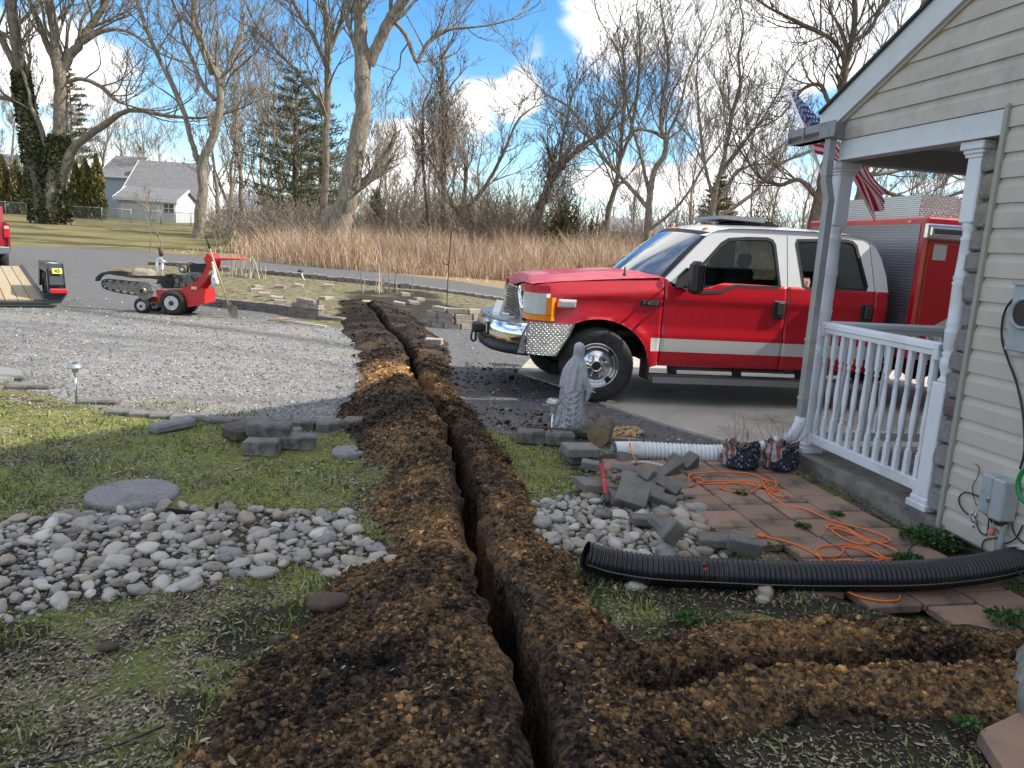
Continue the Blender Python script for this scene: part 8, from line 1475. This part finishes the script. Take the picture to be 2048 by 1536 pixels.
for nm, c, sz in (('side_rail', (.0, LN / 2, rise(LN / 2) + .02), (.07, LN, .11)), ('side_rail', (-WD - .07, LN / 2, rise(LN / 2) + .02), (.07, LN, .11)), ('rear_sill', (-WD / 2, .0, .06), (WD + .1, .14, .07)), ('ramp_lip', (-WD / 2, -.14, .03), (WD + .3, .2, .02)), ('cross_member', (-WD / 2, 2.4, .2), (WD, .1, .1))): m = M(); m.box(c, sz, RM(math.atan(.38 / LN) if 'rail' in nm else 0, 0, 0), bev=.01); m.build(nm, pbr('trailer_black', (.02, .022, .024), None, 5, .4), trl)
m = M(); m.prism([(.15, .28), (.15, .42), (.35, .80), (1.7, .80), (1.95, .42), (1.95, .28), (1.75, .28), (1.6, .64), (.42, .64), (.32, .28)], .06, .36, lambda u, v, d: (d, u, v)); m.prism([(.15, .28), (.15, .42), (.35, .80), (.55, .80), (.55, .28)], .33, .35, lambda u, v, d: (d, u, v)); m.build('fender', pbr('fender_black', (.022, .03, .036), None, 5, .4), trl); m = M(); m.box((.20, .15, .60), (.24, .04, .44), RM(-.45, 0, 0), bev=.01); m.build('fender_end', pbr('fender_black', (.022, .03, .036)), trl)
for y_ in (.75, 1.4):
    w_ = D.objects.new('wheel', None); COL.objects.link(w_); w_.parent = trl; w_.location = (.10, y_, .30); m = M(); m.lathe([(.18, 0), (.27, -.0), (.30, .03), (.30, .15), (.27, .18), (.18, .18)], (0, 0, 0), 24, 'x', cap=False); m.build('tyre', TYR, w_); m = M(); m.lathe([(.0, .12), (.18, .15)], (0, 0, 0), 20, 'x', cap=False); m.build('rim', MWHT, w_)
m = M(); m.box((.22, .02, .30), (.30, .14, .10), bev=.02); m.build('tail_light', pbr('red_lens', (.55, .01, .02), None, 5, .2, coat=1), trl); m = M(); m.prism([(-.05, .24), (.37, .24), (.25, .06), (.0, .06)], .05, .2, lambda u, v, d: (u, d, v)); m.build('bracket', pbr('fender_black', (.022, .03, .036)), trl)
lb_ = M(); lb_.box((.22, .105, .68), (.17, .004, .11), RM(-.40, 0, 0)); lbo = lb_.build('yellow_label', pbr('label_yellow', (.75, .62, .10), None, 5, .5), trl); text('label_number', '45', .10, BLK, trl, (.22, .098, .68), (rad(90) - .40, 0, 0), .001, .002)
m = M(); m.prism([(.10, .7), (.20, .55), (.32, .7), (.22, .9)], .802, .806, lambda u, v, d: (u, v, d)); m.build('white_sticker', WPOLE, trl)
PK = at(24, 546, 0); PKR = E('pickup_truck', PK, 'red pickup truck cut by the left edge above the trailer', 'pickup truck', rz=an)
pt = lambda pts, x0, x1, nm, mat, par=PKR: (lambda m: (m.prism(pts, x0, x1, lambda u, v, d: (d, u, v)), m.build(nm, mat, par))[1])(M())
PRD = pbr('pickup_red', (.30, .01, .02), None, 5, .3, coat=1)
pt([(0, .70), (0, 1.42), (.05, 1.46), (2.1, 1.46), (2.1, .62), (1.55, .62), (1.45, .98), (1.1, 1.1), (.75, .98), (.65, .62), (.1, .62)], -.06, .0, 'bed_side', PRD); pt([(0, .70), (0, 1.42), (.05, 1.46), (2.1, 1.46), (2.1, .62), (1.55, .62), (1.45, .98), (1.1, 1.1), (.75, .98), (.65, .62), (.1, .62)], -2.0, -1.94, 'bed_side', PRD)
m = M(); m.box((-1.0, .03, 1.08), (1.70, .06, .70), bev=.02); m.build('tailgate', PRD, PKR); m = M(); m.box((-1.0, .0, 1.12), (.28, .03, .10), bev=.01); m.build('gate_handle', BLK, PKR)
m = M(); m.box((-1.0, 1.1, .78), (1.85, 2.1, .05)); m.build('bed_floor', BLK, PKR); pt([(2.12, .60), (2.12, 1.46), (2.35, 1.95), (3.6, 1.98), (4.2, 1.5), (5.5, 1.35), (5.6, .60)], -1.98, -.02, 'cab', PRD)
for x_ in (-.085, -1.915): tl = M(); tl.box((x_, -.005, 1.20), (.14, .07, .36), bev=.02); tl.build('tail_light', pbr('red_lens', (.55, .01, .02)), PKR); tl = M(); tl.box((x_, -.012, 1.32), (.12, .07, .09), bev=.015); tl.build('reverse_light', LENS, PKR)
m = M(); m.box((-1.0, -.10, .66), (1.95, .22, .22), bev=.03); m.build('rear_bumper', pbr('bumper_steel', (.40, .42, .44), None, 5, .2, metal=.8), PKR); m = M(); m.box((-1.0, .8, .55), (1.0, 2.0, .2)); m.build('underframe', UND, PKR)
for x_, y_ in ((-.02, 1.1), (-1.75, 1.1), (-.02, 4.7), (-1.75, 4.7)):
    w_ = D.objects.new('wheel', None); COL.objects.link(w_); w_.parent = PKR; w_.location = (x_ - .24, y_, .40); m = M(); m.lathe([(.24, 0), (.36, 0), (.40, .03), (.40, .22), (.36, .25), (.24, .25)], (0, 0, 0), 28, 'x', cap=False); m.build('tyre', TYR, w_); m = M(); m.lathe([(0, .18), (.24, .20)], (0, 0, 0), 20, 'x', cap=False); m.build('rim', ALU, w_)
